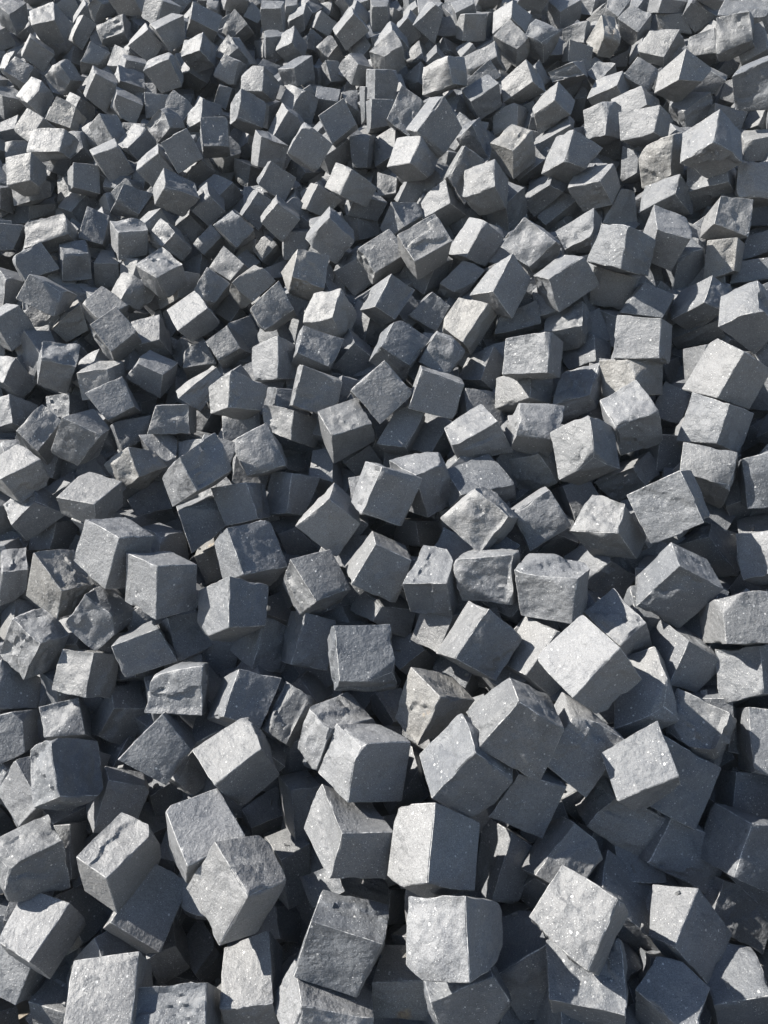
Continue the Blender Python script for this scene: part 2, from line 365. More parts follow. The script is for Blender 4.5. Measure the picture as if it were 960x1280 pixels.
# ------------------------------------------------------------------ the stones, one object each
# centre (mm), eight corners from the centre (mm), seed, rough, warm, grid, label
STONES = '''
121 972 590 7 -21 110 -85 17 68 12 -105 18 88 59 2 -83 -67 -23 82 -11 -49 -10 103 -24 -10 24 -101 1027 0 0 26|stone cube with sunlit front and shaded right face, fifty-nine percent across, ninety-one down
-273 1114 547 33 -78 56 -44 17 93 -23 -85 -51 93 -8 22 -104 11 -13 39 -18 -95 37 84 48 -30 77 -59 1015 0 1 26|stone cube with sunlit left and shaded right face, thirty-one percent across, eighty-seven down
91 1102 643 0 4 106 -68 61 52 -19 -100 18 88 40 28 -89 -44 -40 69 -57 -41 19 99 -20 0 -2 -103 1026 0 1 26|stone cube with sunlit left and shaded right face, fifty-six percent across, eighty-three down
-77 1035 494 -50 -21 83 77 -37 46 -36 64 62 -84 -47 -22 88 52 37 -84 31 -62 42 -63 -59 47 20 -85 1024 0 0 26|stone cube with dull grey faces, forty-five percent across, ninety-two down
251 1225 831 -13 -56 85 -9 62 65 -83 -66 -6 77 -53 23 -95 57 -13 35 -70 -86 74 70 17 14 57 -85 1086 0 1 26|stone cube with sunlit left and shaded front face, sixty-seven percent across, seventy-one down
334 993 603 -11 -97 -8 51 -30 76 -93 -13 11 27 -49 -81 -28 46 72 -53 31 -73 94 17 2 13 94 2 1033 0 1 26|stone cube with sunlit top face, seventy-five percent across, ninety down
-66 1168 627 -13 -78 68 -60 64 59 -34 -101 -16 85 -38 34 -100 45 -15 76 -62 -54 35 93 -5 10 77 -71 1022 0 1 26|stone cube with sunlit left and shaded front face, forty-five percent across, eighty-two down
-34 1262 718 -18 -58 82 -61 36 62 -34 -90 -28 87 -4 46 -104 8 -35 70 -38 -70 46 89 25 14 58 -81 1076 0 0 26|stone cube with sunlit left and shaded front face, forty-eight percent across, seventy-four down
158 1196 758 5 -65 77 -12 49 89 -74 -69 -18 91 -43 12 -93 44 -8 16 -50 -91 73 69 19 -5 64 -80 1085 0 0 26|stone cube with sunlit left and shaded front face, sixty percent across, seventy-five down
401 1305 903 -52 -92 -14 35 -64 79 -106 16 12 19 -39 -89 -14 41 96 -35 66 -73 101 -19 -18 52 90 8 1088 0 0 26|stone cube with sunlit left and shaded front face, seventy-seven percent across, sixty-five down
-529 1207 521 7 -85 39 78 25 58 -67 -42 49 9 -69 -69 -14 67 63 -69 -25 -57 68 43 -45 -12 85 -39 1002 0 1 26|stone cube with sunlit top and shaded right face, fifteen percent across, eighty-four down
552 1057 493 19 20 90 -44 70 46 -50 -63 43 92 9 -10 -72 -10 8 24 -70 -45 42 62 -47 -12 -18 -85 1042 0 0 26|stone cube with sunlit top and shaded right face, ninety percent across, ninety-one down
-247 1049 384 52 -69 33 29 52 72 -47 -75 21 58 -47 -62 -57 39 40 -39 -49 -65 51 80 -7 -48 70 -32 1017 0 1 26|stone cube with sunlit top and shaded front face, thirty-three percent across, ninety-six down
-696 1377 592 26 -93 22 -25 11 94 -40 -82 -27 92 -19 -36 -86 21 43 18 -14 -102 42 83 31 -26 91 -26 1061 1 0 26|rough stone cube with sunlit front and shaded right face, eight percent across, seventy-six down
-491 997 399 50 33 85 -68 25 72 63 -80 22 53 85 -18 -54 -80 31 69 -28 -82 -61 78 -28 -51 -31 -81 1004 0 1 26|stone cube with sunlit top and shaded right face, fourteen percent across, ninety-seven down
351 972 486 -79 -54 19 -70 32 57 43 -87 24 -51 -5 -80 54 9 90 63 -36 -68 -40 85 -30 79 57 -11 1034 0 0 26|stone cube with sunlit top face, seventy-six percent across, ninety-six down
-699 1177 362 19 -87 21 67 8 69 -65 -44 30 30 -50 -74 -45 48 68 -62 -7 -67 80 46 -24 -23 86 -23 1001 0 0 26|stone cube with sunlit top and shaded right face, five percent across, ninety-one down
624 1496 993 -22 -67 67 -10 27 85 -90 -32 -39 78 -64 16 -65 65 -12 10 -31 -94 77 33 42 22 67 -66 1147 0 0 26|stone cube with sunlit left and shaded front face, eighty-eight percent across, fifty-seven down
268 1047 428 80 -65 -55 17 -44 104 -26 -57 -70 78 50 -50 -75 -54 39 -21 49 -91 22 61 83 -75 59 38 1036 0 0 26|half-buried stone cube with sunlit top and shaded front face, sixty-eight percent across, ninety-four down
-736 1254 470 -18 -75 52 78 -4 57 -79 6 43 -15 -73 -39 14 80 57 -76 5 -54 80 -13 -62 17 73 -56 1000 1 1 26|rough stone cube with sunlit top and shaded right face, four percent across, eighty-four down
488 1191 752 36 -71 42 20 19 98 -68 -68 -15 69 -17 -28 -80 17 28 -2 -17 -92 58 68 13 -32 69 -46 1097 0 0 26|stone cube with sunlit front and shaded underside face, eighty-three percent across, seventy-five down
-300 1328 662 -36 -90 12 59 -40 68 -98 -5 34 3 -43 -84 12 44 88 -59 41 -66 84 4 -38 36 90 -14 1071 0 1 26|stone cube with sunlit top and shaded front face, thirty-one percent across, seventy-four down
690 1168 591 -9 -31 80 -51 -76 -4 75 -11 56 -42 65 52 45 -67 -59 48 79 12 -78 15 -47 12 27 -90 1048 0 0 26|stone cube with sunlit left and shaded front face, ninety-six percent across, eighty-three down
366 1506 974 32 -71 65 -92 -9 48 28 -81 -40 89 19 57 -69 -20 -60 83 8 -52 -42 83 47 -29 71 -64 1141 1 0 26|rough stone cube with sunlit top face, seventy-two percent across, fifty-seven down
-45 1435 846 -49 -89 -9 -63 -2 83 79 -66 -11 -65 -19 -74 57 20 76 73 3 -80 -82 65 8 49 88 8 1074 0 0 26|stone cube with dull grey faces, forty-seven percent across, sixty-four down
-526 1655 919 16 -73 75 -82 12 73 6 -95 -50 88 8 44 -92 -9 -48 82 -9 -65 -1 93 43 -15 74 -71 1105 0 0 26|stone cube with sunlit left and shaded right face, twenty-one percent across, fifty-seven down
-486 1205 399 49 -89 -22 85 24 38 -45 -80 46 -7 -30 -95 13 29 92 -91 -23 -33 39 81 -43 -42 87 17 1003 0 1 26|stone cube showing a dark front face, nineteen percent across, eighty-nine down
632 1005 417 31 -59 64 -66 -54 33 59 -54 -46 35 47 70 -33 -46 -67 65 53 -35 -60 53 43 -30 60 -61 1047 0 0 26|half-buried stone cube with sunlit top and shaded front face, ninety-six percent across, ninety-six down
499 964 442 -74 -14 50 -6 46 79 -3 -82 28 -53 17 -69 55 -21 58 4 -42 -69 7 80 -32 70 16 -45 1044 0 0 26|stone cube with sunlit top face, eighty-seven percent across, ninety-seven down
206 1444 878 8 -19 96 -25 71 66 -59 -77 6 91 -15 20 -95 10 -31 30 -67 -54 58 77 -8 -7 20 -94 1083 0 1 26|stone cube with sunlit left and shaded front face, sixty-two percent across, sixty-three down
-356 1207 567 -9 -95 28 -70 -4 86 91 -30 40 -30 -48 -64 21 56 84 68 9 -72 -79 23 -61 9 91 -41 1014 0 0 26|stone cube with sunlit top and shaded right face, twenty-six percent across, eighty-one down
376 1268 750 -2 -17 101 -13 83 67 -75 -64 6 88 -35 32 -87 32 -38 10 -81 -62 78 64 -4 1 17 -101 1087 0 0 26|stone cube with sunlit left face, seventy-five percent across, seventy-three down
478 1252 600 43 -63 -84 87 -48 19 -90 -53 7 36 49 -84 -34 -51 77 -90 51 -11 87 57 3 -39 59 73 1039 0 1 26|stone cube with sunlit left and shaded front face, eighty percent across, eighty down
637 1608 1129 41 -95 -8 -8 -41 96 -53 -47 -76 98 -3 -19 -101 5 24 7 42 -92 55 45 70 -39 94 4 1145 0 0 26|stone cube with sunlit left face, eighty-seven percent across, forty-nine down
102 1382 762 9 -65 66 -47 7 90 -36 -75 -55 91 -3 16 -84 -2 -29 37 2 -66 39 69 37 -9 68 -60 1078 0 3 26|warm-grey stone cube with sunlit left and shaded right face, fifty-six percent across, sixty-nine down
146 977 458 88 -47 -17 36 -39 77 -35 -68 -69 72 56 -36 -69 -55 39 -41 38 -81 30 66 65 -82 49 21 1037 0 0 26|half-buried stone cube with sunlit top and shaded front face, sixty-two percent across, ninety-eight down
-354 1597 876 5 -21 100 -81 43 34 12 -101 9 83 33 49 -84 -37 -60 83 -38 -20 -11 99 -14 -6 22 -97 1121 0 0 26|stone cube with sunlit left and shaded right face, thirty percent across, fifty-nine down
237 1193 519 11 -7 89 -35 69 67 -35 -78 -17 67 2 36 -60 -10 -60 23 -61 -45 34 78 17 -6 8 -87 1030 0 0 26|stone cube with sunlit left and shaded front face, sixty-five percent across, eighty-four down
-662 1737 966 45 -74 64 -60 2 87 0 -90 -61 101 12 32 -102 -9 -22 53 -6 -98 7 89 59 -44 75 -61 1103 0 0 26|stone cube with sunlit front and shaded right face, fourteen percent across, fifty-four down
-100 978 399 -44 -46 74 -64 55 62 -62 -71 6 84 -26 19 -103 28 -16 71 -50 -49 76 66 -17 42 45 -79 1025 0 0 26|stone cube with sunlit left and shaded front face, forty-two percent across, ninety-eight down
532 1353 812 36 -90 28 27 42 84 -76 -67 -39 59 -67 -20 -43 70 30 -40 -46 -94 63 66 37 -25 91 -25 1091 0 1 26|stone cube with sunlit top and shaded front face, eighty-four percent across, sixty-eight down
485 1798 1201 4 -99 1 -3 -21 101 -72 -33 -64 79 -42 -31 -81 44 36 3 24 -93 75 30 54 -4 98 -3 1197 0 1 26|stone cube with sunlit left and shaded right face, seventy-six percent across, forty-four down
850 1894 1367 -4 -72 70 -40 32 94 -55 -75 -39 92 -28 21 -103 22 -37 51 -26 -78 54 76 41 4 72 -72 1204 0 1 26|stone cube with sunlit left and shaded front face, ninety-five percent across, thirty-seven down
-860 1665 747 50 -72 38 -32 -23 83 -9 -63 -71 87 14 28 -92 -12 -21 33 19 -92 11 64 74 -48 71 -39 1051 1 0 26|rough stone cube showing a dark underside face, four percent across, sixty-three down
-328 1722 964 3 -101 -8 -48 -21 85 -57 -52 -54 97 -23 -23 -91 24 26 50 17 -96 43 57 68 1 99 2 1119 0 0 26|stone cube with sunlit left and shaded front face, thirty-two percent across, fifty-four down
-370 982 378 55 14 82 -79 8 65 69 -71 22 63 72 -17 -62 -71 21 76 -8 -67 -66 68 -28 -56 -12 -78 1012 0 0 26|stone cube with sunlit top face, twenty-three percent across, ninety-eight down
344 1159 574 12 0 85 -4 84 34 -65 -62 17 79 -22 34 -81 18 -46 8 -79 -19 61 61 -19 -10 0 -87 1032 0 1 26|stone cube with sunlit left face, seventy-three percent across, eighty-three down
34 1061 368 46 -41 56 -56 -37 45 49 -60 -27 46 54 33 -56 -53 -30 54 36 -48 -40 60 26 -43 42 -53 1028 0 3 26|warm-grey stone cube with sunlit top face, fifty-two percent across, ninety-six down
518 1632 1061 -14 -84 32 13 -31 83 -99 -15 3 53 -39 -56 -41 47 77 -22 30 -84 88 7 -24 22 84 -31 1143 0 1 26|stone cube with sunlit top and shaded right face, seventy-nine percent across, fifty-two down
-818 1762 864 43 -84 22 -51 -12 100 5 -62 -71 92 -6 4 -100 -1 -24 34 20 -79 21 63 74 -45 83 -26 1106 0 3 26|warm-grey stone cube with sunlit front and shaded underside face, seven percent across, fifty-seven down
731 1412 946 -57 -22 73 -56 -79 -11 60 -19 88 -54 74 -10 48 -80 -7 56 77 6 -53 26 -68 56 22 -72 1093 0 1 26|stone cube with sunlit left face, ninety-six percent across, sixty down
588 1225 533 60 -71 -65 101 -26 23 -84 -71 20 32 29 -100 -30 -30 98 -104 27 -21 80 72 -17 -55 70 61 1040 0 0 26|stone cube with sunlit left and shaded front face, eighty-eight percent across, eighty-three down
266 1224 681 37 -56 -77 80 -38 34 -74 -61 -14 21 49 -79 -17 -51 74 -82 41 -28 69 63 20 -32 54 70 1031 0 0 26|stone cube with sunlit left and shaded front face, sixty-nine percent across, seventy-eight down
641 1311 755 -12 -90 -10 32 -41 71 -78 -20 0 43 -28 -78 -47 28 78 -34 40 -73 86 22 5 9 89 7 1096 1 1 26|rough stone cube with sunlit front face, ninety-one percent across, seventy-one down
239 1582 971 46 -56 72 -88 -21 52 41 -80 -40 68 41 47 -69 -40 -46 77 20 -55 -40 79 37 -36 58 -67 1137 1 0 26|rough stone cube with dull grey faces, sixty-three percent across, fifty-six down
118 1597 944 18 -82 42 48 21 77 -80 -49 22 36 -54 -59 -27 59 73 -56 -19 -72 73 42 -42 -13 83 -41 1131 0 0 26|stone cube with sunlit top and shaded front face, fifty-six percent across, fifty-seven down
678 1173 437 55 -74 -53 100 -17 29 -65 -71 32 24 22 -97 -26 -24 92 -98 20 -23 66 74 -26 -56 71 46 1041 0 0 26|stone cube with sunlit left and shaded front face, ninety-six percent across, eighty-nine down
806 1832 1259 -1 -63 68 -57 34 76 -25 -84 -24 90 -7 32 -92 3 -41 59 -30 -66 28 86 29 -3 61 -74 1207 0 0 26|stone cube with sunlit left and shaded right face, ninety-three percent across, forty-one down
-164 1655 913 7 -92 2 -57 -22 77 -40 -38 -61 90 -27 -1 -83 23 -10 49 22 -75 36 44 75 -1 90 -6 1122 0 1 26|stone cube with sunlit left and shaded underside face, forty-one percent across, fifty-seven down
-484 1414 635 8 -15 96 -82 -62 13 74 -38 22 -9 79 45 22 -78 -42 67 61 -16 -82 36 -28 2 17 -90 1060 0 0 26|stone cube with dull grey faces, twenty-one percent across, seventy-three down
635 1447 847 -10 -62 72 -39 63 69 -45 -76 -27 73 -56 10 -61 51 -23 23 -59 -58 50 74 20 9 66 -63 1092 0 0 26|stone cube with sunlit left and shaded front face, eighty-nine percent across, sixty-four down
555 1257 678 45 -78 -65 112 -10 31 -70 -85 11 15 15 -111 -19 -14 114 -107 10 -33 74 84 -13 -50 79 66 1098 0 0 26|half-buried stone cube with sunlit left and shaded front face, eighty-nine percent across, seventy-seven down
611 1876 1267 -56 -79 -12 44 -80 36 -74 18 41 -17 -20 -96 11 20 95 -43 85 -21 83 -25 -59 53 80 14 1202 0 0 26|stone cube with sunlit front and shaded underside face, eighty-two percent across, forty-one down
1008 2602 1947 -22 -100 15 -4 -29 103 -100 -18 -48 77 -57 -51 -80 55 44 13 31 -96 91 16 43 24 101 -11 1390 0 0 20|stone cube with sunlit left and shaded underside face, ninety-three percent across, fourteen down
-8 1663 961 -11 -54 77 -21 54 67 -68 -67 -19 71 -42 31 -87 45 -22 41 -59 -79 61 68 23 14 54 -77 1130 0 1 20|stone cube with sunlit left and shaded front face, forty-nine percent across, fifty-five down
231 1689 1067 51 -75 34 -25 -18 88 -13 -78 -60 89 18 0 -104 -16 7 30 16 -93 23 76 56 -51 76 -32 1136 0 1 20|stone cube with sunlit front face, sixty-two percent across, fifty-one down
3 1761 1109 -14 -47 86 -50 51 63 -58 -79 -27 91 -21 45 -86 24 -36 47 -54 -70 55 78 24 15 48 -84 1128 0 0 20|stone cube with sunlit left and shaded front face, fifty percent across, forty-eight down
-483 1899 1120 22 -105 -20 -22 -79 68 -66 -22 -90 106 -1 12 -95 -1 -18 27 80 -65 51 25 99 -22 103 14 1115 0 0 20|stone cube showing a dark right face, twenty-six percent across, forty-six down
-104 1352 708 3 -64 73 -60 -7 78 -29 -82 -23 97 29 29 -84 -36 -47 55 6 -79 22 91 46 -4 63 -77 1075 1 0 20|rough stone cube with sunlit left and shaded right face, forty-three percent across, seventy-one down
-453 1503 725 54 -34 83 -62 -31 53 57 -82 -15 44 73 26 -76 -69 -17 49 22 -79 -20 85 23 -46 37 -74 1069 0 0 20|stone cube showing a dark right face, twenty-three percent across, sixty-seven down
-315 1466 716 -2 -8 90 -56 68 20 -26 -87 20 91 12 50 -85 -8 -41 51 -69 -23 28 86 -24 -1 7 -92 1070 0 0 20|stone cube showing a dark front face, thirty-two percent across, sixty-eight down
435 1146 484 94 18 8 2 35 90 60 -76 -15 35 59 -68 -36 -59 68 -2 -35 -90 -58 76 15 -95 -18 -8 1043 0 0 20|half-buried stone cube with sunlit left and shaded right face, eighty-one percent across, eighty-seven down
-704 1700 801 79 -55 8 -13 -35 87 -1 -66 -62 82 47 -13 -76 -48 10 9 35 -86 -5 67 65 -74 55 -10 1054 1 0 20|rough stone cube showing a dark right face, thirteen percent across, sixty down
-131 1792 1033 -1 -62 72 -84 -55 -5 76 -55 4 5 50 78 15 -53 -87 65 61 21 -79 53 -9 2 61 -74 1124 0 1 20|stone cube showing a dark front face, forty-three percent across, fifty-one down
979 2099 1494 -20 -88 32 1 6 93 -102 -33 -27 59 -59 -29 -64 65 45 17 -10 -106 80 33 27 28 88 -33 1291 0 0 20|stone cube with sunlit left and shaded underside face, ninety-seven percent across, thirty-one down
-718 1613 699 35 -27 76 -54 5 68 30 -84 -17 69 50 19 -71 -49 -18 56 -6 -70 -26 84 15 -40 28 -74 1055 0 1 20|stone cube with sunlit front and shaded right face, eleven percent across, sixty-six down
758 1381 845 -11 -85 2 -8 -31 79 -65 -33 -56 67 -25 -35 -75 28 44 10 31 -80 74 28 42 7 87 4 1094 0 0 20|stone cube with sunlit left and shaded right face, ninety-seven percent across, sixty-five down
680 2308 1651 -14 -76 68 -63 18 76 -26 -88 -46 87 -9 30 -102 9 -30 79 -18 -75 32 86 41 7 77 -64 1283 0 0 20|stone cube with sunlit left and shaded front face, eighty-one percent across, twenty-four down
-605 1426 485 -2 -37 80 79 -3 33 -37 -78 -28 -38 39 62 40 -37 -56 -85 3 -32 43 74 16 0 39 -76 1064 0 0 20|half-buried stone cube with sunlit left and shaded front face, fifteen percent across, seventy-eight down
510 1472 891 -26 -86 12 32 -63 55 -82 10 40 21 -34 -85 -15 35 87 -36 63 -56 78 -10 -40 28 86 -11 1090 0 0 20|stone cube with sunlit top and shaded front face, eighty-one percent across, sixty-one down
97 1849 1103 -17 -86 53 84 -14 74 -88 7 60 11 -75 -68 1 74 66 -74 16 -68 74 -7 -59 7 84 -58 1129 1 0 20|rough stone cube with sunlit left and shaded right face, fifty-six percent across, forty-seven down
685 2069 1430 20 -65 67 -75 8 67 19 -91 -32 83 22 43 -90 -22 -42 81 -7 -64 -14 92 33 -24 63 -72 1203 0 0 20|stone cube with sunlit left and shaded right face, eighty-four percent across, thirty-three down
-100 2024 1201 -36 -86 5 73 -49 30 -78 -15 54 -35 -27 -93 34 25 86 -72 45 -42 77 20 -40 37 88 0 1183 0 1 20|stone cube with sunlit top and shaded underside face, forty-five percent across, forty-two down
399 2070 1384 31 -52 78 -76 9 52 22 -90 -25 83 26 41 -85 -26 -42 77 -9 -53 -23 90 23 -29 54 -73 1193 0 0 20|stone cube with sunlit front and shaded right face, sixty-nine percent across, thirty-five down
516 2314 1569 -60 -80 7 48 -54 68 -14 -61 -88 -85 29 12 102 -29 -11 -53 56 -60 5 56 74 56 82 -1 1278 0 0 20|stone cube with sunlit top and shaded front face, seventy-three percent across, twenty-seven down
775 1745 1157 17 -95 4 36 -48 70 -89 -37 16 32 -11 -85 -71 10 82 -11 48 -71 85 39 -11 0 94 -5 1208 0 1 20|stone cube with sunlit front and shaded underside face, ninety-three percent across, forty-six down
-656 1607 576 14 -50 58 -17 20 76 -31 -59 -16 78 0 27 -85 -6 -44 24 -23 -83 38 72 53 -20 46 -70 1059 0 1 20|stone cube with sunlit left and shaded front face, sixteen percent across, seventy down
-802 1989 1013 39 -82 15 82 25 44 -72 -54 24 26 -58 -65 -30 58 66 -79 -22 -36 71 49 -37 -38 84 -10 1100 0 1 20|stone cube with sunlit top and shaded front face, twelve percent across, forty-nine down
237 1955 1197 -64 -70 -9 51 -59 55 -79 28 19 -40 -33 -64 17 40 83 -50 60 -51 101 -33 -34 65 68 2 1191 0 0 20|stone cube with sunlit top and shaded front face, sixty-two percent across, forty-three down
-182 1630 778 71 -3 54 -3 -26 90 52 -61 -46 34 85 14 -36 -86 -16 8 27 -88 -49 62 48 -76 3 -55 1068 0 0 20|half-buried stone cube with sunlit left and shaded front face, forty percent across, sixty-three down
338 1448 839 -47 -80 6 26 -28 86 -86 6 -15 18 -57 -63 -27 60 72 -23 29 -84 94 -9 5 45 80 -7 1089 0 1 20|half-buried stone cube with sunlit left and shaded front face, seventy percent across, sixty-four down
382 1912 1224 -40 -5 80 -65 66 -10 -57 -72 12 74 -4 67 -59 10 -50 50 -72 -6 54 70 -16 44 7 -76 1199 0 0 20|stone cube showing a dark underside face, sixty-nine percent across, forty-two down
-862 2144 1144 75 -69 30 -31 -57 76 -3 -62 -67 64 48 16 -83 -54 -33 19 59 -71 16 66 75 -56 70 -27 1159 0 1 20|stone cube showing a dark front face, ten percent across, forty-three down
123 2483 1656 -32 -91 -35 82 -58 24 -85 -40 40 -19 7 -99 31 -6 101 -78 59 -21 73 39 -44 28 90 34 1263 0 1 20|stone cube showing a dark underside face, fifty-five percent across, twenty-four down
341 2332 1548 -36 -88 -2 26 -25 101 -93 3 -22 28 -66 -82 -31 56 53 -25 35 -76 94 -2 25 37 88 2 1274 0 0 20|stone cube with sunlit left and shaded front face, sixty-five percent across, twenty-eight down
-580 1634 755 46 -27 68 -56 -58 39 89 -42 -13 9 72 41 -33 -72 -41 53 58 -40 -64 43 16 -45 27 -69 1056 0 0 20|stone cube showing a dark front face, eighteen percent across, sixty-three down
797 1721 983 -38 -54 49 -100 -4 5 47 -70 -50 -10 8 62 9 -17 -88 68 16 29 -23 62 28 47 59 -36 1146 0 1 20|half-buried stone cube with sunlit left and shaded front face, ninety-three percent across, fifty-four down
747 1291 604 -36 -13 73 59 -10 64 -54 -68 -15 -33 63 17 48 -63 -17 -70 12 -60 51 66 10 36 14 -71 1049 0 0 20|stone cube with sunlit left face, ninety-seven percent across, seventy-seven down
-418 2169 1258 -2 -41 88 -83 27 44 -10 -95 -7 87 19 29 -78 -23 -41 75 -23 -33 7 92 0 4 44 -80 1175 0 1 20|stone cube with sunlit left and shaded right face, thirty-one percent across, thirty-nine down
-206 1293 419 -7 -50 66 48 -11 71 -56 34 52 6 -70 -49 -2 69 48 -50 12 -67 55 -34 -53 6 49 -70 1020 0 1 20|half-buried stone cube with sunlit top and shaded front face, thirty-eight percent across, eighty-four down
833 2396 1680 -60 -73 29 -42 28 99 -51 -16 -63 46 -82 0 -51 84 4 18 -25 -91 86 12 51 54 73 -30 1286 0 0 20|stone cube showing a dark underside face, eighty-seven percent across, twenty-three down
376 1749 1049 14 -34 84 -73 -40 26 68 -59 2 24 67 61 -28 -67 -62 78 40 -24 -68 59 -2 -16 34 -85 1139 0 0 20|stone cube with dull grey faces, seventy percent across, fifty down
235 1859 1102 -49 -86 -4 94 -41 9 -82 6 36 -74 -52 -52 38 56 64 -91 41 -8 110 -11 -49 54 86 4 1135 0 0 20|stone cube with sunlit top and shaded front face, sixty-three percent across, forty-seven down
532 2081 1282 7 -85 18 49 10 93 -82 -37 -21 45 -47 -26 -46 57 53 -40 -4 -76 75 25 -13 -9 81 -29 1195 0 0 20|stone cube with sunlit top and shaded underside face, seventy-five percent across, thirty-eight down
-1034 2081 1057 -6 -91 13 80 -19 51 -85 -26 32 17 -48 -76 -12 49 78 -72 18 -56 81 26 -32 -2 92 -10 1099 0 1 20|stone cube with sunlit top and shaded right face, three percent across, forty-six down
-299 1663 744 17 -25 99 -9 -96 -8 83 15 31 -63 38 26 63 -46 -49 7 90 -9 -85 -8 -11 -14 32 -79 1067 0 1 20|half-buried stone cube with sunlit left and shaded right face, thirty-four percent across, sixty-three down
-213 1470 670 51 -13 69 -9 17 94 1 -90 -12 61 57 -22 -57 -61 11 11 -13 -81 -4 88 6 -55 14 -65 1073 1 1 20|rough stone cube with sunlit front face, thirty-seven percent across, seventy down
767 1306 731 -40 1 82 -45 -70 -27 34 -13 84 -23 83 23 18 -84 -26 50 70 27 -32 13 -82 39 0 -81 1095 0 0 20|stone cube with sunlit left face, ninety-eight percent across, seventy-two down
42 2228 1384 -53 -75 18 32 -73 -33 -6 -7 93 -89 8 -37 89 -9 33 -50 77 43 19 6 -97 56 74 -20 1185 0 0 20|stone cube showing a dark front face, fifty-two percent across, thirty-four down
140 2059 1294 43 -55 -63 73 -52 31 -76 -54 -32 42 48 -71 -41 -47 74 -73 51 -34 74 53 29 -40 56 67 1188 0 0 20|stone cube showing a dark front face, fifty-seven percent across, thirty-eight down
901 2256 1508 -25 -85 12 10 -27 83 -83 15 -53 42 -70 -11 -37 76 29 -6 27 -85 73 -19 41 27 84 -15 1293 0 0 20|stone cube with sunlit left and shaded underside face, ninety-one percent across, thirty down
244 2305 1449 -19 -81 -45 53 -49 63 -85 -20 -3 14 -9 -96 -24 3 79 -50 51 -59 93 26 19 18 80 41 1272 0 3 20|warm-grey stone cube with sunlit front and shaded right face, sixty-one percent across, thirty-two down
-74 1201 441 -6 -62 69 -22 -9 85 -68 -46 9 81 -8 -27 -100 11 33 17 7 -90 89 45 -12 9 63 -67 1023 0 0 20|half-buried stone cube with sunlit left and shaded right face, forty-five percent across, eighty-seven down
-370 1921 1024 14 -42 73 -83 -22 52 50 -78 -14 53 59 38 -42 -60 -40 71 24 -45 -44 77 12 -19 41 -76 1116 0 0 20|stone cube showing a dark right face, thirty-two percent across, forty-nine down
-6 2063 1292 -7 -69 -73 84 -52 8 -84 -50 14 -6 34 -92 7 -34 94 -83 52 -8 83 50 -14 7 68 71 1187 0 0 20|stone cube showing a dark front face, fifty percent across, thirty-eight down
337 2744 1835 16 -94 1 22 -31 88 -83 -44 -33 68 -22 -60 -75 22 61 -17 30 -88 81 43 31 -12 95 2 1381 0 1 20|stone cube with sunlit front and shaded underside face, sixty-three percent across, eighteen down
618 2794 1933 -10 -49 84 -53 63 64 -37 -88 -15 99 -27 26 -90 19 -49 44 -54 -39 42 86 10 4 50 -81 1376 0 0 20|stone cube with sunlit left and shaded front face, seventy-four percent across, fifteen down
-331 1996 1142 -29 -75 -44 -70 -40 46 77 -61 -15 -28 24 -81 26 -20 92 69 36 -57 -71 60 12 26 76 47 1178 1 0 20|rough stone cube with dull grey faces, thirty-four percent across, forty-four down
176 2954 2040 26 -38 -99 95 -15 -2 -66 -85 -21 -20 59 -85 26 -55 96 -104 13 -4 63 82 15 -19 38 100 1353 0 0 20|stone cube with sunlit left and shaded front face, fifty-seven percent across, twelve down
-170 2406 1461 19 -88 3 42 -23 87 -71 -44 -17 53 -30 -90 -58 20 63 -60 34 -54 96 38 2 -21 91 6 1260 1 1 20|rough stone cube with sunlit front and shaded underside face, forty-three percent across, thirty down
531 1679 945 -10 -73 55 -11 27 85 -67 -52 -17 65 -44 -1 -95 48 13 25 -30 -93 82 52 18 11 71 -59 1144 0 0 20|stone cube with sunlit left and shaded front face, seventy-nine percent across, fifty-six down
444 2441 1657 -19 -65 -59 58 -82 14 -105 -15 1 18 29 -83 -28 -27 89 -53 81 -16 107 12 -11 22 67 66 1277 1 0 20|rough stone cube showing a dark underside face, sixty-nine percent across, twenty-four down
665 2062 1331 -14 -66 64 -86 26 45 -14 -89 -26 80 -4 44 -77 2 -50 82 -24 -39 14 89 26 16 66 -64 1201 0 3 20|warm-grey stone cube with sunlit left and shaded right face, eighty-two percent across, thirty-seven down
-1011 2075 949 -12 -37 -83 -32 -79 -13 103 -9 -8 -46 53 -57 38 -55 53 42 80 13 -89 10 13 -4 36 82 1108 0 0 20|half-buried stone cube with sunlit front face, four percent across, fifty down
-183 1362 517 -12 -39 74 -53 44 47 49 -11 70 -4 -73 -49 7 71 42 43 -43 -45 -42 12 -67 11 40 -72 1018 0 1 20|stone cube with sunlit top and shaded front face, thirty-nine percent across, seventy-eight down
1048 2527 1731 -59 -70 -6 -36 -34 75 50 -77 -45 -57 37 -46 67 -31 64 25 37 -68 -42 66 16 53 71 10 1287 0 1 20|stone cube with sunlit left and shaded underside face, ninety-five percent across, twenty-one down
-256 1975 1031 14 -39 73 -56 30 60 0 -83 -22 86 18 46 -72 -20 -52 42 -27 -52 4 83 25 -18 37 -78 1118 0 0 20|stone cube with sunlit left and shaded right face, thirty-eight percent across, forty-eight down
-765 1574 580 30 5 75 -57 -18 63 65 -58 12 29 78 -11 -26 -76 17 54 19 -62 -61 55 -21 -35 -5 -73 1057 0 0 20|stone cube showing a dark underside face, nine percent across, seventy down
-249 2547 1567 -33 -90 5 -19 -24 87 68 -59 -30 -57 -9 -53 81 14 69 23 24 -88 -86 53 14 23 91 -5 1250 0 3 20|warm-grey stone cube showing a dark front face, forty percent across, twenty-seven down
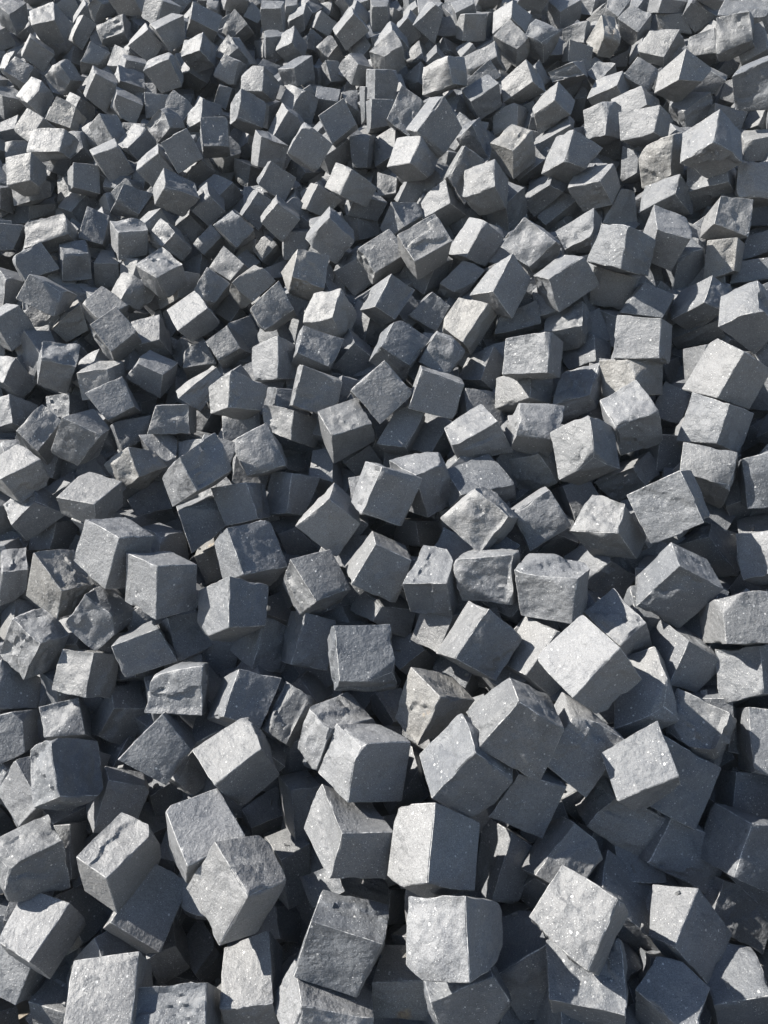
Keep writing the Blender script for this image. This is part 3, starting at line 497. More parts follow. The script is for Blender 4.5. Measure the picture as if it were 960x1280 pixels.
442 2909 1967 -13 -91 -7 62 -39 62 -84 -26 20 6 -29 -100 -3 24 85 -71 49 -35 89 20 -36 14 92 11 1373 0 3 20|warm-grey stone cube with sunlit top and shaded right face, sixty-seven percent across, fifteen down
-709 2110 1063 29 -80 -2 -4 -40 76 -32 -45 -51 84 15 -1 -88 -12 11 3 40 -78 45 46 53 -37 76 -8 1166 1 3 20|rough stone cube showing a dark right face, eighteen percent across, forty-six down
898 2928 2037 19 -71 65 -92 25 55 0 -94 -26 98 -5 26 -83 -2 -45 73 -18 -36 -4 93 23 -13 72 -62 1388 0 0 20|stone cube with sunlit left and shaded right face, eighty-four percent across, twelve down
700 2757 1840 -10 -90 16 46 -34 72 -100 -5 -2 45 -52 -58 -48 53 61 -30 32 -77 87 6 3 9 90 -14 1383 0 0 20|stone cube with sunlit left and shaded underside face, seventy-seven percent across, eighteen down
904 2735 1920 0 -68 70 -87 2 39 10 -78 -51 61 7 81 -58 -7 -79 84 -4 -45 -18 79 53 8 69 -68 1392 1 3 20|rough stone cube showing a dark right face, eighty-six percent across, sixteen down
642 1909 1102 -26 -65 45 -91 11 -23 15 -81 1 40 6 71 -34 -6 -70 83 -13 18 -17 84 6 29 64 -49 1151 0 1 20|half-buried stone cube showing a dark front face, eighty-two percent across, forty-six down
-190 2119 1282 -32 -45 86 78 -34 36 -61 -68 -25 -51 56 70 52 -55 -68 -80 30 -45 63 69 27 31 46 -82 1182 0 1 20|stone cube showing a dark front face, forty-one percent across, thirty-eight down
-327 2325 1332 18 -40 86 -71 7 47 17 -87 -34 67 31 47 -67 -32 -49 70 -7 -47 -19 84 25 -15 44 -76 1176 0 0 20|stone cube with sunlit front and shaded right face, thirty-six percent across, thirty-five down
1071 3129 2217 -45 -93 -16 -16 -51 88 -83 36 -38 54 -60 -15 -66 66 33 21 55 -76 92 -40 28 43 86 -4 1509 0 1 20|stone cube with sunlit left and shaded front face, eighty-nine percent across, seven down
-1030 2432 1307 -15 -88 26 83 -47 2 -28 -3 81 -60 -37 -54 75 40 63 -78 49 3 13 0 -92 11 87 -29 1153 1 0 20|rough stone cube showing a dark underside face, seven percent across, thirty-six down
101 2937 1937 -11 -93 -16 24 -56 73 -93 -13 -22 64 -23 -65 -57 26 74 -30 58 -68 96 9 9 9 93 15 1359 0 0 20|stone cube with sunlit left and shaded right face, fifty-four percent across, sixteen down
-740 2683 1571 4 -87 -10 79 -32 35 -77 -43 29 2 -18 -89 -1 19 92 -76 30 -40 74 42 -34 -4 90 17 1235 0 0 20|stone cube showing a dark underside face, twenty-one percent across, twenty-seven down
-1 1682 829 -6 -67 49 -55 25 49 -28 -74 9 82 -12 8 -91 12 -8 62 -31 -64 33 82 14 4 64 -57 1082 0 1 20|half-buried stone cube with sunlit left and shaded front face, fifty percent across, sixty down
-888 1554 567 38 -16 81 -42 -31 63 49 -62 -8 29 74 17 -30 -81 -38 48 36 -49 -56 62 10 -36 18 -76 1058 0 0 20|stone cube showing a dark right face, two percent across, seventy-two down
-670 1166 175 28 -59 50 -60 -31 44 57 29 40 18 -62 -46 -17 62 47 55 29 -49 -59 -30 -41 -24 61 -45 1008 0 1 20|half-buried stone cube with sunlit top and shaded right face, seven percent across, ninety-seven down
292 2580 1665 19 -60 70 -23 35 82 -42 -78 -41 88 -21 19 -97 17 -30 32 -30 -68 41 75 35 -19 61 -67 1275 0 0 20|stone cube with sunlit left and shaded front face, sixty-two percent across, twenty-four down
-796 1440 501 -20 -70 -48 39 -79 22 -89 -10 -2 32 13 -85 -33 -11 90 -39 77 -29 91 8 -4 19 72 54 1062 0 0 20|half-buried stone cube with sunlit front and shaded top face, three percent across, seventy-seven down
536 2286 1437 18 -84 20 34 -6 82 -77 -21 -7 40 -56 -50 -59 47 27 -41 9 -72 95 26 22 -9 83 -22 1282 0 1 20|stone cube with sunlit top and shaded underside face, seventy-four percent across, thirty-two down
-399 1260 202 1 -72 24 38 -21 53 -52 -15 36 17 -38 -71 -11 38 73 -48 21 -55 54 15 -36 0 72 -24 1016 0 0 20|half-buried stone cube with sunlit top and shaded right face, twenty-six percent across, ninety-three down
-489 1927 978 49 -29 66 -45 -61 48 74 -29 -7 10 69 50 -14 -76 -69 46 64 -40 -75 36 26 -44 26 -75 1117 0 0 20|stone cube showing a dark front face, twenty-six percent across, fifty-one down
-851 2482 1393 4 -85 -42 82 -34 20 -61 -54 38 -16 5 -95 13 -6 91 -84 35 -18 66 56 -33 -4 84 39 1217 0 1 20|stone cube showing a dark underside face, fifteen percent across, thirty-three down
-7 2578 1625 -25 -78 -46 84 -46 17 -79 -42 26 -33 11 -85 23 -11 87 -84 48 -10 88 39 -35 26 78 45 1262 0 1 20|stone cube showing a dark underside face, forty-nine percent across, twenty-five down
-763 1193 252 20 -78 -18 47 -42 48 -72 -47 1 34 8 -76 -31 -7 77 -52 41 -51 69 46 -3 -15 79 22 1006 0 0 20|stone cube showing a dark right face, two percent across, ninety-five down
1258 2940 2168 -98 -37 20 17 -84 67 -56 3 -78 -41 57 66 53 -64 -85 -8 89 -52 43 4 97 91 32 -35 1506 0 0 20|stone cube showing a dark front face, ninety-eight percent across, eight down
407 1973 1119 -13 -78 51 -84 -28 16 46 -77 -34 39 34 88 -45 -33 -85 85 31 -9 -35 76 31 8 76 -58 1138 1 3 14|rough stone cube with sunlit top and shaded right face, sixty-nine percent across, forty-six down
1289 3247 2380 38 -82 -28 22 -61 71 -71 -36 -74 88 9 -42 -84 -4 57 -23 57 -84 69 33 64 -39 85 35 1505 1 1 14|rough stone cube showing a dark underside face, ninety-six percent across, three down
-1020 2231 1131 21 -90 -25 72 -14 50 -48 -71 27 4 0 -92 10 3 100 -78 16 -46 43 69 -33 -24 87 19 1156 0 1 14|stone cube showing a dark underside face, five percent across, forty-two down
-465 1224 272 56 -30 -34 38 -43 46 -4 -54 -55 24 65 -32 -20 -64 34 -40 42 -50 5 54 54 -58 31 37 1005 0 0 14|half-buried stone cube with sunlit top and shaded front face, twenty-two percent across, ninety-three down
5 2433 1501 15 -31 85 -41 63 41 -35 -87 -7 93 -13 36 -83 16 -26 30 -65 -46 35 83 -2 -14 32 -81 1268 0 0 14|stone cube showing a dark front face, fifty percent across, twenty-nine down
-488 1708 751 -8 -97 -24 -36 -51 77 98 -17 -5 -57 -22 -74 54 20 67 40 53 -70 -93 20 13 3 94 15 1065 0 0 14|half-buried stone cube with sunlit left and shaded front face, twenty-four percent across, sixty-two down
-201 2309 1367 48 -65 -38 88 -17 40 -52 -71 10 32 28 -75 -30 -26 80 -85 14 -48 55 73 -5 -56 63 34 1181 0 0 14|stone cube showing a dark front face, forty-one percent across, thirty-four down
-172 2663 1688 16 -26 -88 82 -44 -12 -85 -56 -18 1 73 -61 4 -73 60 -84 44 12 75 56 18 -8 27 90 1266 0 0 14|stone cube showing a dark front face, forty-three percent across, twenty-three down
-1187 2922 1691 89 -62 -1 65 -26 76 -90 -64 -51 81 28 -25 -87 -22 42 -61 27 -75 80 57 32 -77 62 1 1220 1 1 14|rough stone cube showing a dark underside face, six percent across, twenty-three down
396 2151 1278 -2 -94 1 9 -44 84 -82 -6 -46 69 -41 -28 -78 42 30 -5 44 -82 87 6 45 2 93 -4 1194 0 1 14|stone cube with sunlit left and shaded right face, sixty-eight percent across, thirty-eight down
679 2397 1556 78 -75 15 -72 -61 54 27 -36 -72 78 28 53 -67 -30 -59 57 63 -49 -42 39 80 -59 72 -23 1284 0 0 14|half-buried stone cube showing a dark front face, eighty percent across, twenty-eight down
920 2687 1799 -11 -86 15 11 -58 75 -98 -9 -41 86 -33 -58 -70 29 45 -4 67 -49 79 -2 11 7 92 2 1395 0 0 14|stone cube with sunlit left and shaded underside face, eighty-seven percent across, nineteen down
-610 2533 1443 -10 -15 -82 84 -1 -24 -37 -78 -33 -56 60 -35 59 -59 36 -86 1 24 37 76 27 9 17 87 1241 0 0 14|stone cube with sunlit front and shaded underside face, twenty-five percent across, thirty-one down
-264 2124 1190 14 -65 60 -78 4 61 10 -89 -23 79 17 16 -77 -15 -8 73 -7 -69 -4 88 21 -18 66 -58 1179 0 1 14|stone cube with sunlit left and shaded right face, thirty-eight percent across, forty-one down
-732 2440 1284 48 -68 3 -45 -53 44 24 -40 -80 76 21 26 -84 -17 -13 48 52 -49 -17 36 68 -51 69 2 1163 0 0 14|stone cube showing a dark front face, twenty percent across, thirty-six down
887 1725 1151 -63 -20 62 -49 -58 -51 23 -38 87 -32 76 25 30 -80 -38 52 57 49 -23 43 -72 62 20 -62 1148 0 0 14|stone cube with dull grey faces, ninety-eight percent across, forty-seven down
-943 1650 615 84 -30 -28 70 50 17 9 -92 23 1 2 -95 -1 2 105 -72 -55 -29 -9 89 -32 -82 34 38 1053 0 1 14|half-buried stone cube with sunlit left and shaded right face, two percent across, sixty-seven down
-278 1430 421 -16 -66 34 49 -28 36 -50 -15 45 -23 -28 -60 32 34 76 -58 24 -47 47 11 -54 19 68 -29 1019 0 0 14|half-buried stone cube with sunlit top and shaded front face, thirty-four percent across, seventy-nine down
226 3322 2259 11 -81 55 -89 -7 38 36 -82 -40 77 12 66 -84 -13 -67 94 7 -37 -30 84 44 -16 79 -59 1470 1 1 14|rough stone cube showing a dark right face, fifty-eight percent across, seven down
-758 3015 1834 27 10 -85 95 -27 -18 -65 -52 -41 5 89 -25 -8 -91 21 -87 27 19 63 53 44 -30 -10 86 1257 0 1 14|stone cube with sunlit left and shaded underside face, twenty-three percent across, nineteen down
52 2066 1184 8 -74 -27 63 -25 66 -73 -58 -19 16 11 -70 -14 -10 74 -54 25 -67 63 56 13 -9 75 30 1189 0 0 14|stone cube with dull grey faces, fifty-two percent across, forty-two down
863 1577 1017 -72 34 43 -68 -32 -41 0 -22 86 7 88 -3 -12 -88 4 73 31 40 4 22 -85 68 -34 -42 1150 1 0 14|rough stone cube with sunlit left and shaded right face, ninety-eight percent across, fifty-four down
-1126 2671 1502 35 -66 -62 72 -54 25 -86 -55 -5 32 51 -62 -33 -48 71 -74 57 -18 82 51 -5 -29 64 56 1214 0 0 14|stone cube showing a dark front face, six percent across, twenty-nine down
-1395 3271 1910 40 -32 80 -69 -14 64 42 -78 -22 59 60 39 -59 -61 -42 67 15 -62 -45 78 23 -36 33 -80 1302 0 1 14|stone cube showing a dark right face, three percent across, seventeen down
-813 2304 1217 -6 -75 -42 -71 -52 36 69 -47 -2 -24 24 -77 34 -22 83 59 49 -43 -75 47 2 15 75 43 1162 0 0 14|stone cube showing a dark front face, fifteen percent across, thirty-nine down
-1029 1939 803 14 -70 52 62 -38 41 -35 23 74 -21 -60 -75 27 57 66 -68 38 -41 29 -21 -68 -9 71 -49 1113 1 0 14|rough stone cube showing a dark front face, two percent across, fifty-six down
283 2274 1317 -8 -82 -12 34 -31 76 -81 -3 -32 46 -50 -59 -34 41 36 -36 38 -56 73 4 34 5 82 12 1192 0 1 14|stone cube with sunlit left and shaded right face, sixty-three percent across, thirty-six down
1047 2677 1855 17 -100 -8 14 -42 87 -85 -31 -37 78 -20 -39 -82 28 60 -22 39 -94 92 29 31 -13 97 1 1391 0 0 14|stone cube with sunlit left and shaded underside face, ninety-two percent across, eighteen down
-240 1250 311 74 37 19 18 -20 65 58 -23 -43 -20 73 -21 27 -71 29 -24 17 -74 -66 21 38 -67 -34 -12 1021 0 0 14|half-buried stone cube with sunlit front and shaded right face, thirty-seven percent across, ninety down
-350 2473 1468 -18 -75 -52 74 -45 10 -62 -59 13 -28 24 -88 28 -21 95 -80 43 -14 71 56 -20 16 76 55 1245 0 1 14|stone cube showing a dark front face, thirty-five percent across, thirty down
613 3138 2126 -11 -92 14 13 -18 88 -96 -8 -36 60 -63 -32 -32 70 49 -38 17 -90 88 4 23 16 90 -17 1374 0 1 14|stone cube with sunlit left and shaded underside face, seventy-two percent across, eleven down
-686 1280 282 85 16 -12 24 56 57 55 -70 6 6 26 -85 -5 -25 88 -26 -58 -62 -54 69 -8 -86 -14 16 1009 0 3 14|warm-grey stone cube showing a dark right face, eleven percent across, eighty-nine down
781 3054 2065 0 -56 78 -76 2 44 -7 -82 -48 67 16 59 -61 -14 -56 74 -5 -52 -3 80 43 7 60 -67 1384 0 0 14|stone cube with sunlit left and shaded right face, seventy-eight percent across, twelve down
-1309 3361 2024 77 -36 60 -74 5 64 47 -81 -30 96 39 21 -94 -42 -31 66 1 -49 -50 79 25 -69 36 -60 1300 1 0 14|rough stone cube showing a dark right face, seven percent across, fourteen down
637 2655 1689 25 -78 5 34 -23 87 -58 -33 -44 51 -24 -45 -81 14 17 -21 29 -71 77 35 51 -27 79 -1 1280 0 0 14|stone cube with sunlit front and shaded underside face, seventy-five percent across, twenty-three down
205 2875 1791 19 -89 1 2 -37 86 -74 -39 -48 83 -14 -36 -78 13 33 -3 38 -84 68 39 48 -17 90 -1 1365 0 0 14|stone cube with sunlit left and shaded underside face, fifty-eight percent across, twenty down
766 2295 1500 20 -71 -27 52 -57 35 -96 -35 -14 60 18 -56 -26 -13 70 -74 53 -47 84 31 3 -20 74 35 1295 0 0 14|stone cube showing a dark underside face, eighty-four percent across, thirty down
52 1440 504 24 -34 76 11 64 69 -41 -64 -22 54 -41 10 -69 30 -39 -7 -53 -40 50 61 13 -23 37 -67 1077 0 0 14|half-buried stone cube with sunlit left and shaded front face, fifty-three percent across, seventy-seven down
524 3317 2227 29 -88 0 7 -48 84 -71 -22 -62 93 -19 -23 -80 15 12 -21 53 -70 72 21 59 -29 88 1 1371 0 1 14|stone cube with sunlit left and shaded underside face, sixty-eight percent across, eight down
914 2485 1613 49 -57 41 -34 -75 27 73 -18 -44 26 42 76 -32 -45 -83 42 77 -22 -70 21 53 -56 55 -48 1294 0 0 14|half-buried stone cube with sunlit left and shaded front face, eighty-nine percent across, twenty-six down
1082 3459 2383 -3 -78 -48 55 -61 50 -88 0 -12 20 -13 -72 -44 10 65 -49 67 -34 104 -2 8 7 76 43 1511 0 1 14|stone cube with sunlit front and shaded right face, eighty-six percent across, four down
1022 2431 1626 7 -58 61 -61 -9 52 6 -71 -31 67 23 43 -65 -29 -62 63 13 -41 -10 74 39 -8 58 -61 1288 0 3 14|warm-grey stone cube with dull grey faces, ninety-four percent across, twenty-five down
-913 2932 1679 -14 -84 25 76 -30 32 -65 -5 62 -33 -51 -74 44 47 64 -82 31 -26 57 7 -58 18 84 -24 1223 0 0 14|stone cube showing a dark front face, seventeen percent across, twenty-three down
-695 2169 918 76 -48 20 26 23 95 -25 -83 15 69 25 -54 -68 -29 41 -28 -19 -84 23 89 1 -73 43 -34 1111 0 0 14|half-buried stone cube showing a dark underside face, twenty percent across, forty-nine down
-100 2366 1346 12 -29 -75 73 -42 -6 -63 -59 -28 -5 68 -53 9 -68 54 -76 42 3 60 57 24 -9 31 80 1184 0 0 14|half-buried stone cube with sunlit left and shaded front face, forty-six percent across, thirty-five down
-270 3055 1987 22 -42 -88 90 -40 8 -72 -65 -24 4 61 -77 -5 -59 84 -90 39 -11 72 64 20 -22 42 89 1348 0 0 14|stone cube showing a dark front face, forty percent across, fourteen down
1164 2608 1843 -73 -14 56 26 -56 73 -73 -32 -39 -29 80 40 33 -84 -49 -30 58 -68 72 35 48 73 12 -62 1396 1 0 14|rough stone cube with dull grey faces, ninety-eight percent across, eighteen down
-114 2881 1851 6 -78 51 -54 10 77 -37 -80 -35 94 -12 -6 -92 9 -3 52 -7 -70 36 79 31 -5 79 -46 1362 0 1 14|stone cube with sunlit left and shaded front face, forty-six percent across, eighteen down
140 2126 1140 -8 -85 -13 53 -22 76 -73 -42 -7 22 -11 -56 -21 22 87 -48 27 -61 72 29 -28 3 81 4 1190 0 0 14|stone cube with sunlit front and shaded right face, fifty-six percent across, forty-three down
-546 3424 2145 -10 -46 84 -72 30 44 -20 -90 -23 83 8 46 -77 -4 -37 67 -34 -55 20 88 18 9 49 -77 1330 0 0 14|stone cube with sunlit left and shaded right face, thirty-two percent across, eleven down
-623 2240 1177 57 -38 54 -39 -45 52 60 -58 -30 54 62 23 -67 -64 -30 52 45 -51 -56 59 32 -63 39 -51 1167 0 1 14|stone cube showing a dark front face, twenty-two percent across, forty-one down
-1564 4151 2610 57 -83 5 38 -12 94 -59 -69 -16 63 -1 -70 -85 -3 58 -48 15 -85 85 71 20 -51 83 -6 1403 0 0 14|stone cube with sunlit front and shaded underside face, six percent across, two down
-254 1975 909 14 -48 48 -32 -60 36 81 -34 -28 13 47 43 -3 -51 -55 41 62 -31 -79 39 42 -34 46 -55 1123 0 0 14|half-buried stone cube with sunlit top and shaded front face, thirty-eight percent across, fifty-two down
404 2371 1448 62 -65 -2 50 -41 71 -77 -54 -30 85 33 -33 -62 -37 22 -60 43 -64 65 56 36 -62 64 1 1281 0 0 14|stone cube with dull grey faces, sixty-eight percent across, thirty-one down
378 3291 2183 75 -17 -29 56 -64 42 -14 -21 -81 52 71 18 -54 -73 -24 -47 65 -39 16 22 85 -84 16 27 1370 0 0 14|stone cube with sunlit front face, sixty-three percent across, nine down
143 1609 829 -22 -76 -34 16 -61 59 -81 -14 -25 45 -4 -75 -44 4 76 -18 60 -61 83 13 22 21 77 37 1080 0 1 14|stone cube with sunlit left and shaded right face, fifty-seven percent across, sixty-one down
166 2240 1365 16 -64 -51 65 -52 24 -77 -53 -11 19 35 -79 -15 -35 80 -67 50 -28 72 51 6 -12 66 57 1186 1 0 14|rough stone cube with dull grey faces, fifty-seven percent across, thirty-five down
-735 1355 393 48 81 21 42 4 79 57 0 -75 -59 72 5 62 -71 -2 -44 -5 -82 -61 -2 70 -45 -79 -16 1010 0 1 14|half-buried stone cube showing a dark right face, nine percent across, eighty-three down
-979 2122 863 34 -52 52 -39 -13 74 10 -67 -29 64 36 25 -69 -42 -43 46 16 -65 -11 74 46 -34 49 -59 1107 0 0 14|stone cube showing a dark right face, seven percent across, fifty-two down
-1105 2882 1600 -10 -80 37 69 -34 35 -50 7 63 -31 -54 -65 26 55 69 -79 34 -36 64 -8 -67 12 80 -36 1218 1 0 14|rough stone cube with sunlit top and shaded front face, ten percent across, twenty-six down
-774 2593 1370 68 -2 -57 48 -67 4 -43 -6 -74 45 72 13 -38 -73 -16 -54 67 -6 35 8 78 -61 2 57 1164 0 0 14|half-buried stone cube with sunlit front and shaded underside face, twenty percent across, thirty-three down
-439 2634 1534 6 -73 -54 87 -23 17 -53 -72 14 -39 25 -76 28 -23 82 -77 22 -21 50 73 -13 -3 72 51 1244 0 3 14|warm-grey stone cube showing a dark front face, thirty-three percent across, twenty-eight down
58 1675 723 72 -2 -23 42 -61 41 27 -24 -78 21 81 8 -23 -80 -5 -38 59 -46 -21 23 77 -81 2 25 1081 0 0 14|half-buried stone cube with sunlit front and shaded right face, fifty-three percent across, sixty-four down
242 2547 1552 -5 -71 -43 76 -39 42 -74 -52 0 -8 25 -73 2 -25 73 -63 40 -41 68 52 0 5 70 41 1273 1 0 14|rough stone cube showing a dark underside face, sixty percent across, twenty-seven down
91 1972 921 71 -2 37 -8 -54 54 57 -25 -31 3 77 15 5 -75 -10 3 52 -58 -67 25 32 -64 1 -39 1132 0 1 14|half-buried stone cube with sunlit left and shaded right face, fifty-four percent across, fifty-two down
-884 2413 1266 38 -67 46 -62 -51 30 44 -59 -43 60 41 53 -58 -43 -59 62 50 -32 -45 61 48 -38 68 -43 1161 0 1 14|stone cube showing a dark front face, thirteen percent across, thirty-seven down
-1231 2845 1592 -12 -73 -47 96 -26 -11 -51 -71 27 -53 22 -69 38 -18 80 -88 26 11 59 65 -42 11 74 51 1219 0 0 14|stone cube showing a dark front face, five percent across, twenty-six down
789 2093 1244 38 -48 49 -26 -14 77 5 -75 -32 69 44 7 -66 -44 -8 29 15 -75 -4 75 32 -44 47 -51 1206 0 0 14|half-buried stone cube with dull grey faces, eighty-seven percent across, forty down
-466 1487 511 30 -52 -30 -1 -71 27 79 -4 -17 -36 13 -67 32 -12 71 7 69 -34 -76 0 8 -35 56 42 1066 0 1 14|half-buried stone cube with sunlit top and shaded right face, twenty-five percent across, seventy-six down
-1252 2628 1407 85 16 -17 52 -21 69 20 -56 -80 13 87 -24 -10 -85 28 -53 20 -72 -22 53 70 -86 -14 24 1213 0 0 14|stone cube showing a dark right face, two percent across, thirty-two down
599 2277 1354 5 -19 90 -78 34 2 1 -85 4 73 18 42 -59 -16 -36 59 -36 -10 -3 81 -18 0 24 -74 1196 0 0 14|stone cube with sunlit left and shaded underside face, seventy-seven percent across, thirty-four down
-160 2091 1054 16 -9 82 -44 7 71 18 -85 4 51 62 -13 -50 -61 15 52 -5 -67 -20 81 -16 -24 12 -76 1125 0 0 14|half-buried stone cube with sunlit front and shaded underside face, forty-two percent across, forty-six down
-502 2494 1352 -19 -65 -34 53 -58 6 -63 -36 25 -21 24 -78 9 -25 74 -58 57 -9 75 36 -26 24 67 40 1171 0 1 14|stone cube showing a dark underside face, thirty percent across, thirty-four down
1130 3173 2130 -46 -74 -20 48 -61 45 -85 32 26 -18 -40 -79 9 34 60 -39 66 -32 82 -28 -15 49 72 14 1389 0 0 14|stone cube with sunlit front face, ninety percent across, eleven down
527 3609 2424 13 -76 -34 58 -66 5 -87 -31 24 20 12 -87 -18 -10 92 -64 61 -18 81 30 -27 -2 80 44 1484 0 1 14|stone cube showing a dark underside face, sixty-seven percent across, four down
-505 3521 2261 33 -58 62 -67 -10 71 21 -86 -35 88 34 14 -78 -37 -24 59 14 -60 -18 84 30 -37 59 -58 1333 0 0 14|stone cube with sunlit front and shaded right face, thirty-four percent across, eight down
-809 3842 2438 36 -31 79 -68 14 54 26 -88 -9 77 41 29 -81 -40 -26 69 -14 -55 -25 87 6 -34 32 -77 1429 1 0 14|rough stone cube with sunlit front and shaded underside face, twenty-six percent across, five down
-652 3282 2045 63 -57 -34 55 -24 72 -39 -74 -39 47 42 -63 -47 -41 67 -54 23 -74 38 74 38 -63 57 33 1328 0 0 14|stone cube showing a dark front face, twenty-eight percent across, thirteen down
19 3671 2389 66 -57 17 23 6 103 -20 -76 -7 81 30 -32 -90 -36 15 -13 -1 -90 25 84 28 -72 51 -36 1461 1 1 14|rough stone cube showing a dark underside face, fifty percent across, five down
-932 3711 2339 75 -24 -56 43 -78 35 -19 -10 -81 65 67 0 -78 -68 -1 -37 77 -36 29 13 88 -78 23 51 1424 0 0 14|stone cube showing a dark underside face, twenty-one percent across, seven down
-446 3221 1993 -6 -82 38 -39 0 75 -31 -55 -61 91 -30 15 -77 22 -38 63 2 -70 4 59 74 -5 83 -34 1335 0 0 14|stone cube with sunlit left and shaded front face, thirty-five percent across, fifteen down
-1065 3020 1694 45 -72 -34 62 -10 65 -38 -83 -13 21 29 -62 -14 -17 97 -66 13 -56 37 71 -21 -45 68 24 1222 0 0 14|stone cube showing a dark underside face, twelve percent across, twenty-two down
905 3615 2447 -26 -84 -6 -27 -13 85 -29 -8 -67 58 -63 -25 -69 52 -4 36 18 -72 41 13 82 15 84 7 1495 0 3 14|warm-grey stone cube with sunlit left and shaded underside face, seventy-nine percent across, four down
421 2847 1789 57 -41 58 -15 -88 2 81 12 -28 -10 34 83 10 -35 -84 18 88 -3 -84 -12 29 -56 42 -57 1380 0 0 14|half-buried stone cube with sunlit top and shaded right face, sixty-six percent across, twenty down
-365 2871 1747 9 -31 -83 77 -39 -4 -61 -56 -14 -3 68 -53 3 -70 47 -76 41 9 62 57 19 -11 29 79 1252 0 1 14|stone cube showing a dark front face, thirty-six percent across, twenty-one down
-1242 2553 1241 36 -21 73 -39 17 78 13 -84 6 66 41 -23 -62 -45 13 37 -14 -70 -11 83 -9 -41 23 -68 1154 0 0 14|stone cube with sunlit top and shaded right face, two percent across, thirty-seven down
-1061 3284 1961 47 -60 48 -45 -81 13 86 -6 -36 9 31 86 0 -32 -89 41 83 -7 -89 7 41 -48 58 -55 1313 0 0 14|stone cube showing a dark front face, fourteen percent across, sixteen down
640 3620 2439 74 -52 26 -30 2 90 -3 -78 -14 77 35 -22 -70 -37 17 19 0 -85 -5 83 27 -61 48 -38 1490 1 0 14|rough stone cube showing a dark underside face, seventy percent across, four down
795 2801 1777 60 -52 -69 36 -48 57 -70 -55 -46 35 57 -62 -15 -58 57 -59 50 -49 50 56 51 -36 50 62 1285 0 1 14|half-buried stone cube with sunlit left and shaded front face, eighty-one percent across, twenty down
-171 3199 2085 -21 -56 -78 70 -51 -9 -72 -50 18 -21 48 -79 23 -49 77 -75 52 12 76 52 -13 21 55 73 1350 0 0 14|stone cube showing a dark front face, forty-four percent across, twelve down
-864 2737 1503 36 -39 -59 83 0 5 -15 -85 -9 -27 40 -70 26 -39 74 -85 -2 -10 20 83 4 -38 41 66 1226 1 1 14|rough stone cube with sunlit left and shaded right face, seventeen percent across, twenty-eight down
926 2311 1436 14 -84 28 33 -12 90 -82 -14 -33 70 -59 -30 -58 51 10 -45 21 -66 85 12 29 -16 84 -28 1292 0 1 14|stone cube with sunlit left and shaded underside face, ninety-one percent across, thirty-three down
-774 2956 1669 31 -69 33 -26 1 83 -12 -71 -14 78 5 -27 -93 -17 -7 35 3 -71 22 81 41 -35 67 -38 1236 1 0 14|rough stone cube with sunlit front and shaded right face, twenty-two percent across, twenty-three down
555 2857 1834 -1 -86 17 25 -13 72 -80 -7 -37 49 -61 -7 -47 69 28 -32 8 -86 84 7 36 4 84 -23 1378 0 0 14|stone cube with sunlit left and shaded underside face, seventy-one percent across, nineteen down
83 3194 2110 9 -72 -77 62 -52 46 -74 -53 -21 19 44 -71 -19 -36 94 -67 56 -35 77 46 2 -9 67 63 1352 0 0 14|stone cube with dull grey faces, fifty-three percent across, eleven down
65 2854 1734 8 -89 -16 -41 -50 67 -53 -7 -55 71 -17 13 -82 15 -19 33 54 -57 61 10 65 4 83 1 1264 0 0 14|stone cube with sunlit left and shaded front face, fifty-two percent across, twenty-one down
-537 1539 429 -7 -60 -67 -11 -77 30 84 -7 -23 -58 32 -53 52 -35 44 20 79 -23 -78 11 33 -2 57 59 1011 0 0 14|half-buried stone cube with sunlit top and shaded front face, twenty-one percent across, seventy-eight down
603 2876 1766 -47 -54 -43 62 -56 45 -78 -20 -12 -27 24 -71 -2 -25 68 -52 59 -36 100 17 3 44 55 45 1279 0 0 14|stone cube showing a dark underside face, seventy-three percent across, twenty-one down
-783 2314 1111 -36 -53 53 -6 -81 -27 73 -6 66 -83 35 15 55 -32 -8 12 80 23 -45 6 -67 30 52 -55 1160 0 0 14|half-buried stone cube showing a dark front face, seventeen percent across, forty-two down
-761 3185 1988 -9 -51 -84 85 -29 -29 -61 -70 23 -35 50 -73 36 -50 74 -85 29 29 59 71 -21 9 50 81 1327 0 0 14|stone cube showing a dark front face, twenty-four percent across, fifteen down
-1215 2468 1137 9 -18 78 35 -77 -5 71 44 24 -67 13 51 44 -9 -41 -24 76 3 -47 -48 -35 -21 19 -75 1155 0 0 14|stone cube with sunlit front and shaded right face, two percent across, forty down
-897 3505 2113 35 -77 -21 0 -60 65 -42 -20 -76 87 5 -7 -84 -7 1 6 61 -63 37 22 81 -40 76 19 1324 1 0 14|rough stone cube showing a dark right face, twenty-one percent across, twelve down
514 1937 1038 -49 -37 42 -59 53 1 -16 -73 -40 19 -23 64 -15 17 -80 50 -46 17 15 70 31 55 39 -36 1140 0 0 14|half-buried stone cube with dull grey faces, seventy-five percent across, forty-eight down
-1159 2612 1318 39 -81 2 -28 -32 80 -20 -40 -86 76 -11 -1 -91 14 9 26 33 -79 32 35 72 -34 82 2 1152 0 0 14|half-buried stone cube showing a dark right face, four percent across, thirty-four down
-554 2344 1252 52 -33 74 -64 -75 -16 72 -22 23 19 63 63 1 -62 -61 56 72 8 -95 24 -17 -40 33 -74 1173 0 1 14|half-buried stone cube showing a dark front face, twenty-six percent across, thirty-eight down
-624 1995 875 17 -60 55 -59 3 52 7 -70 -42 65 4 38 -67 -6 -45 72 -1 -48 -20 70 42 -15 61 -52 1104 0 0 14|half-buried stone cube with sunlit left and shaded right face, twenty-two percent across, fifty-three down
148 2456 1464 11 -64 -49 54 -51 29 -80 -48 -4 12 36 -73 -2 -38 68 -61 52 -26 68 49 4 -2 64 51 1270 0 0 14|stone cube with dull grey faces, fifty-six percent across, thirty-one down
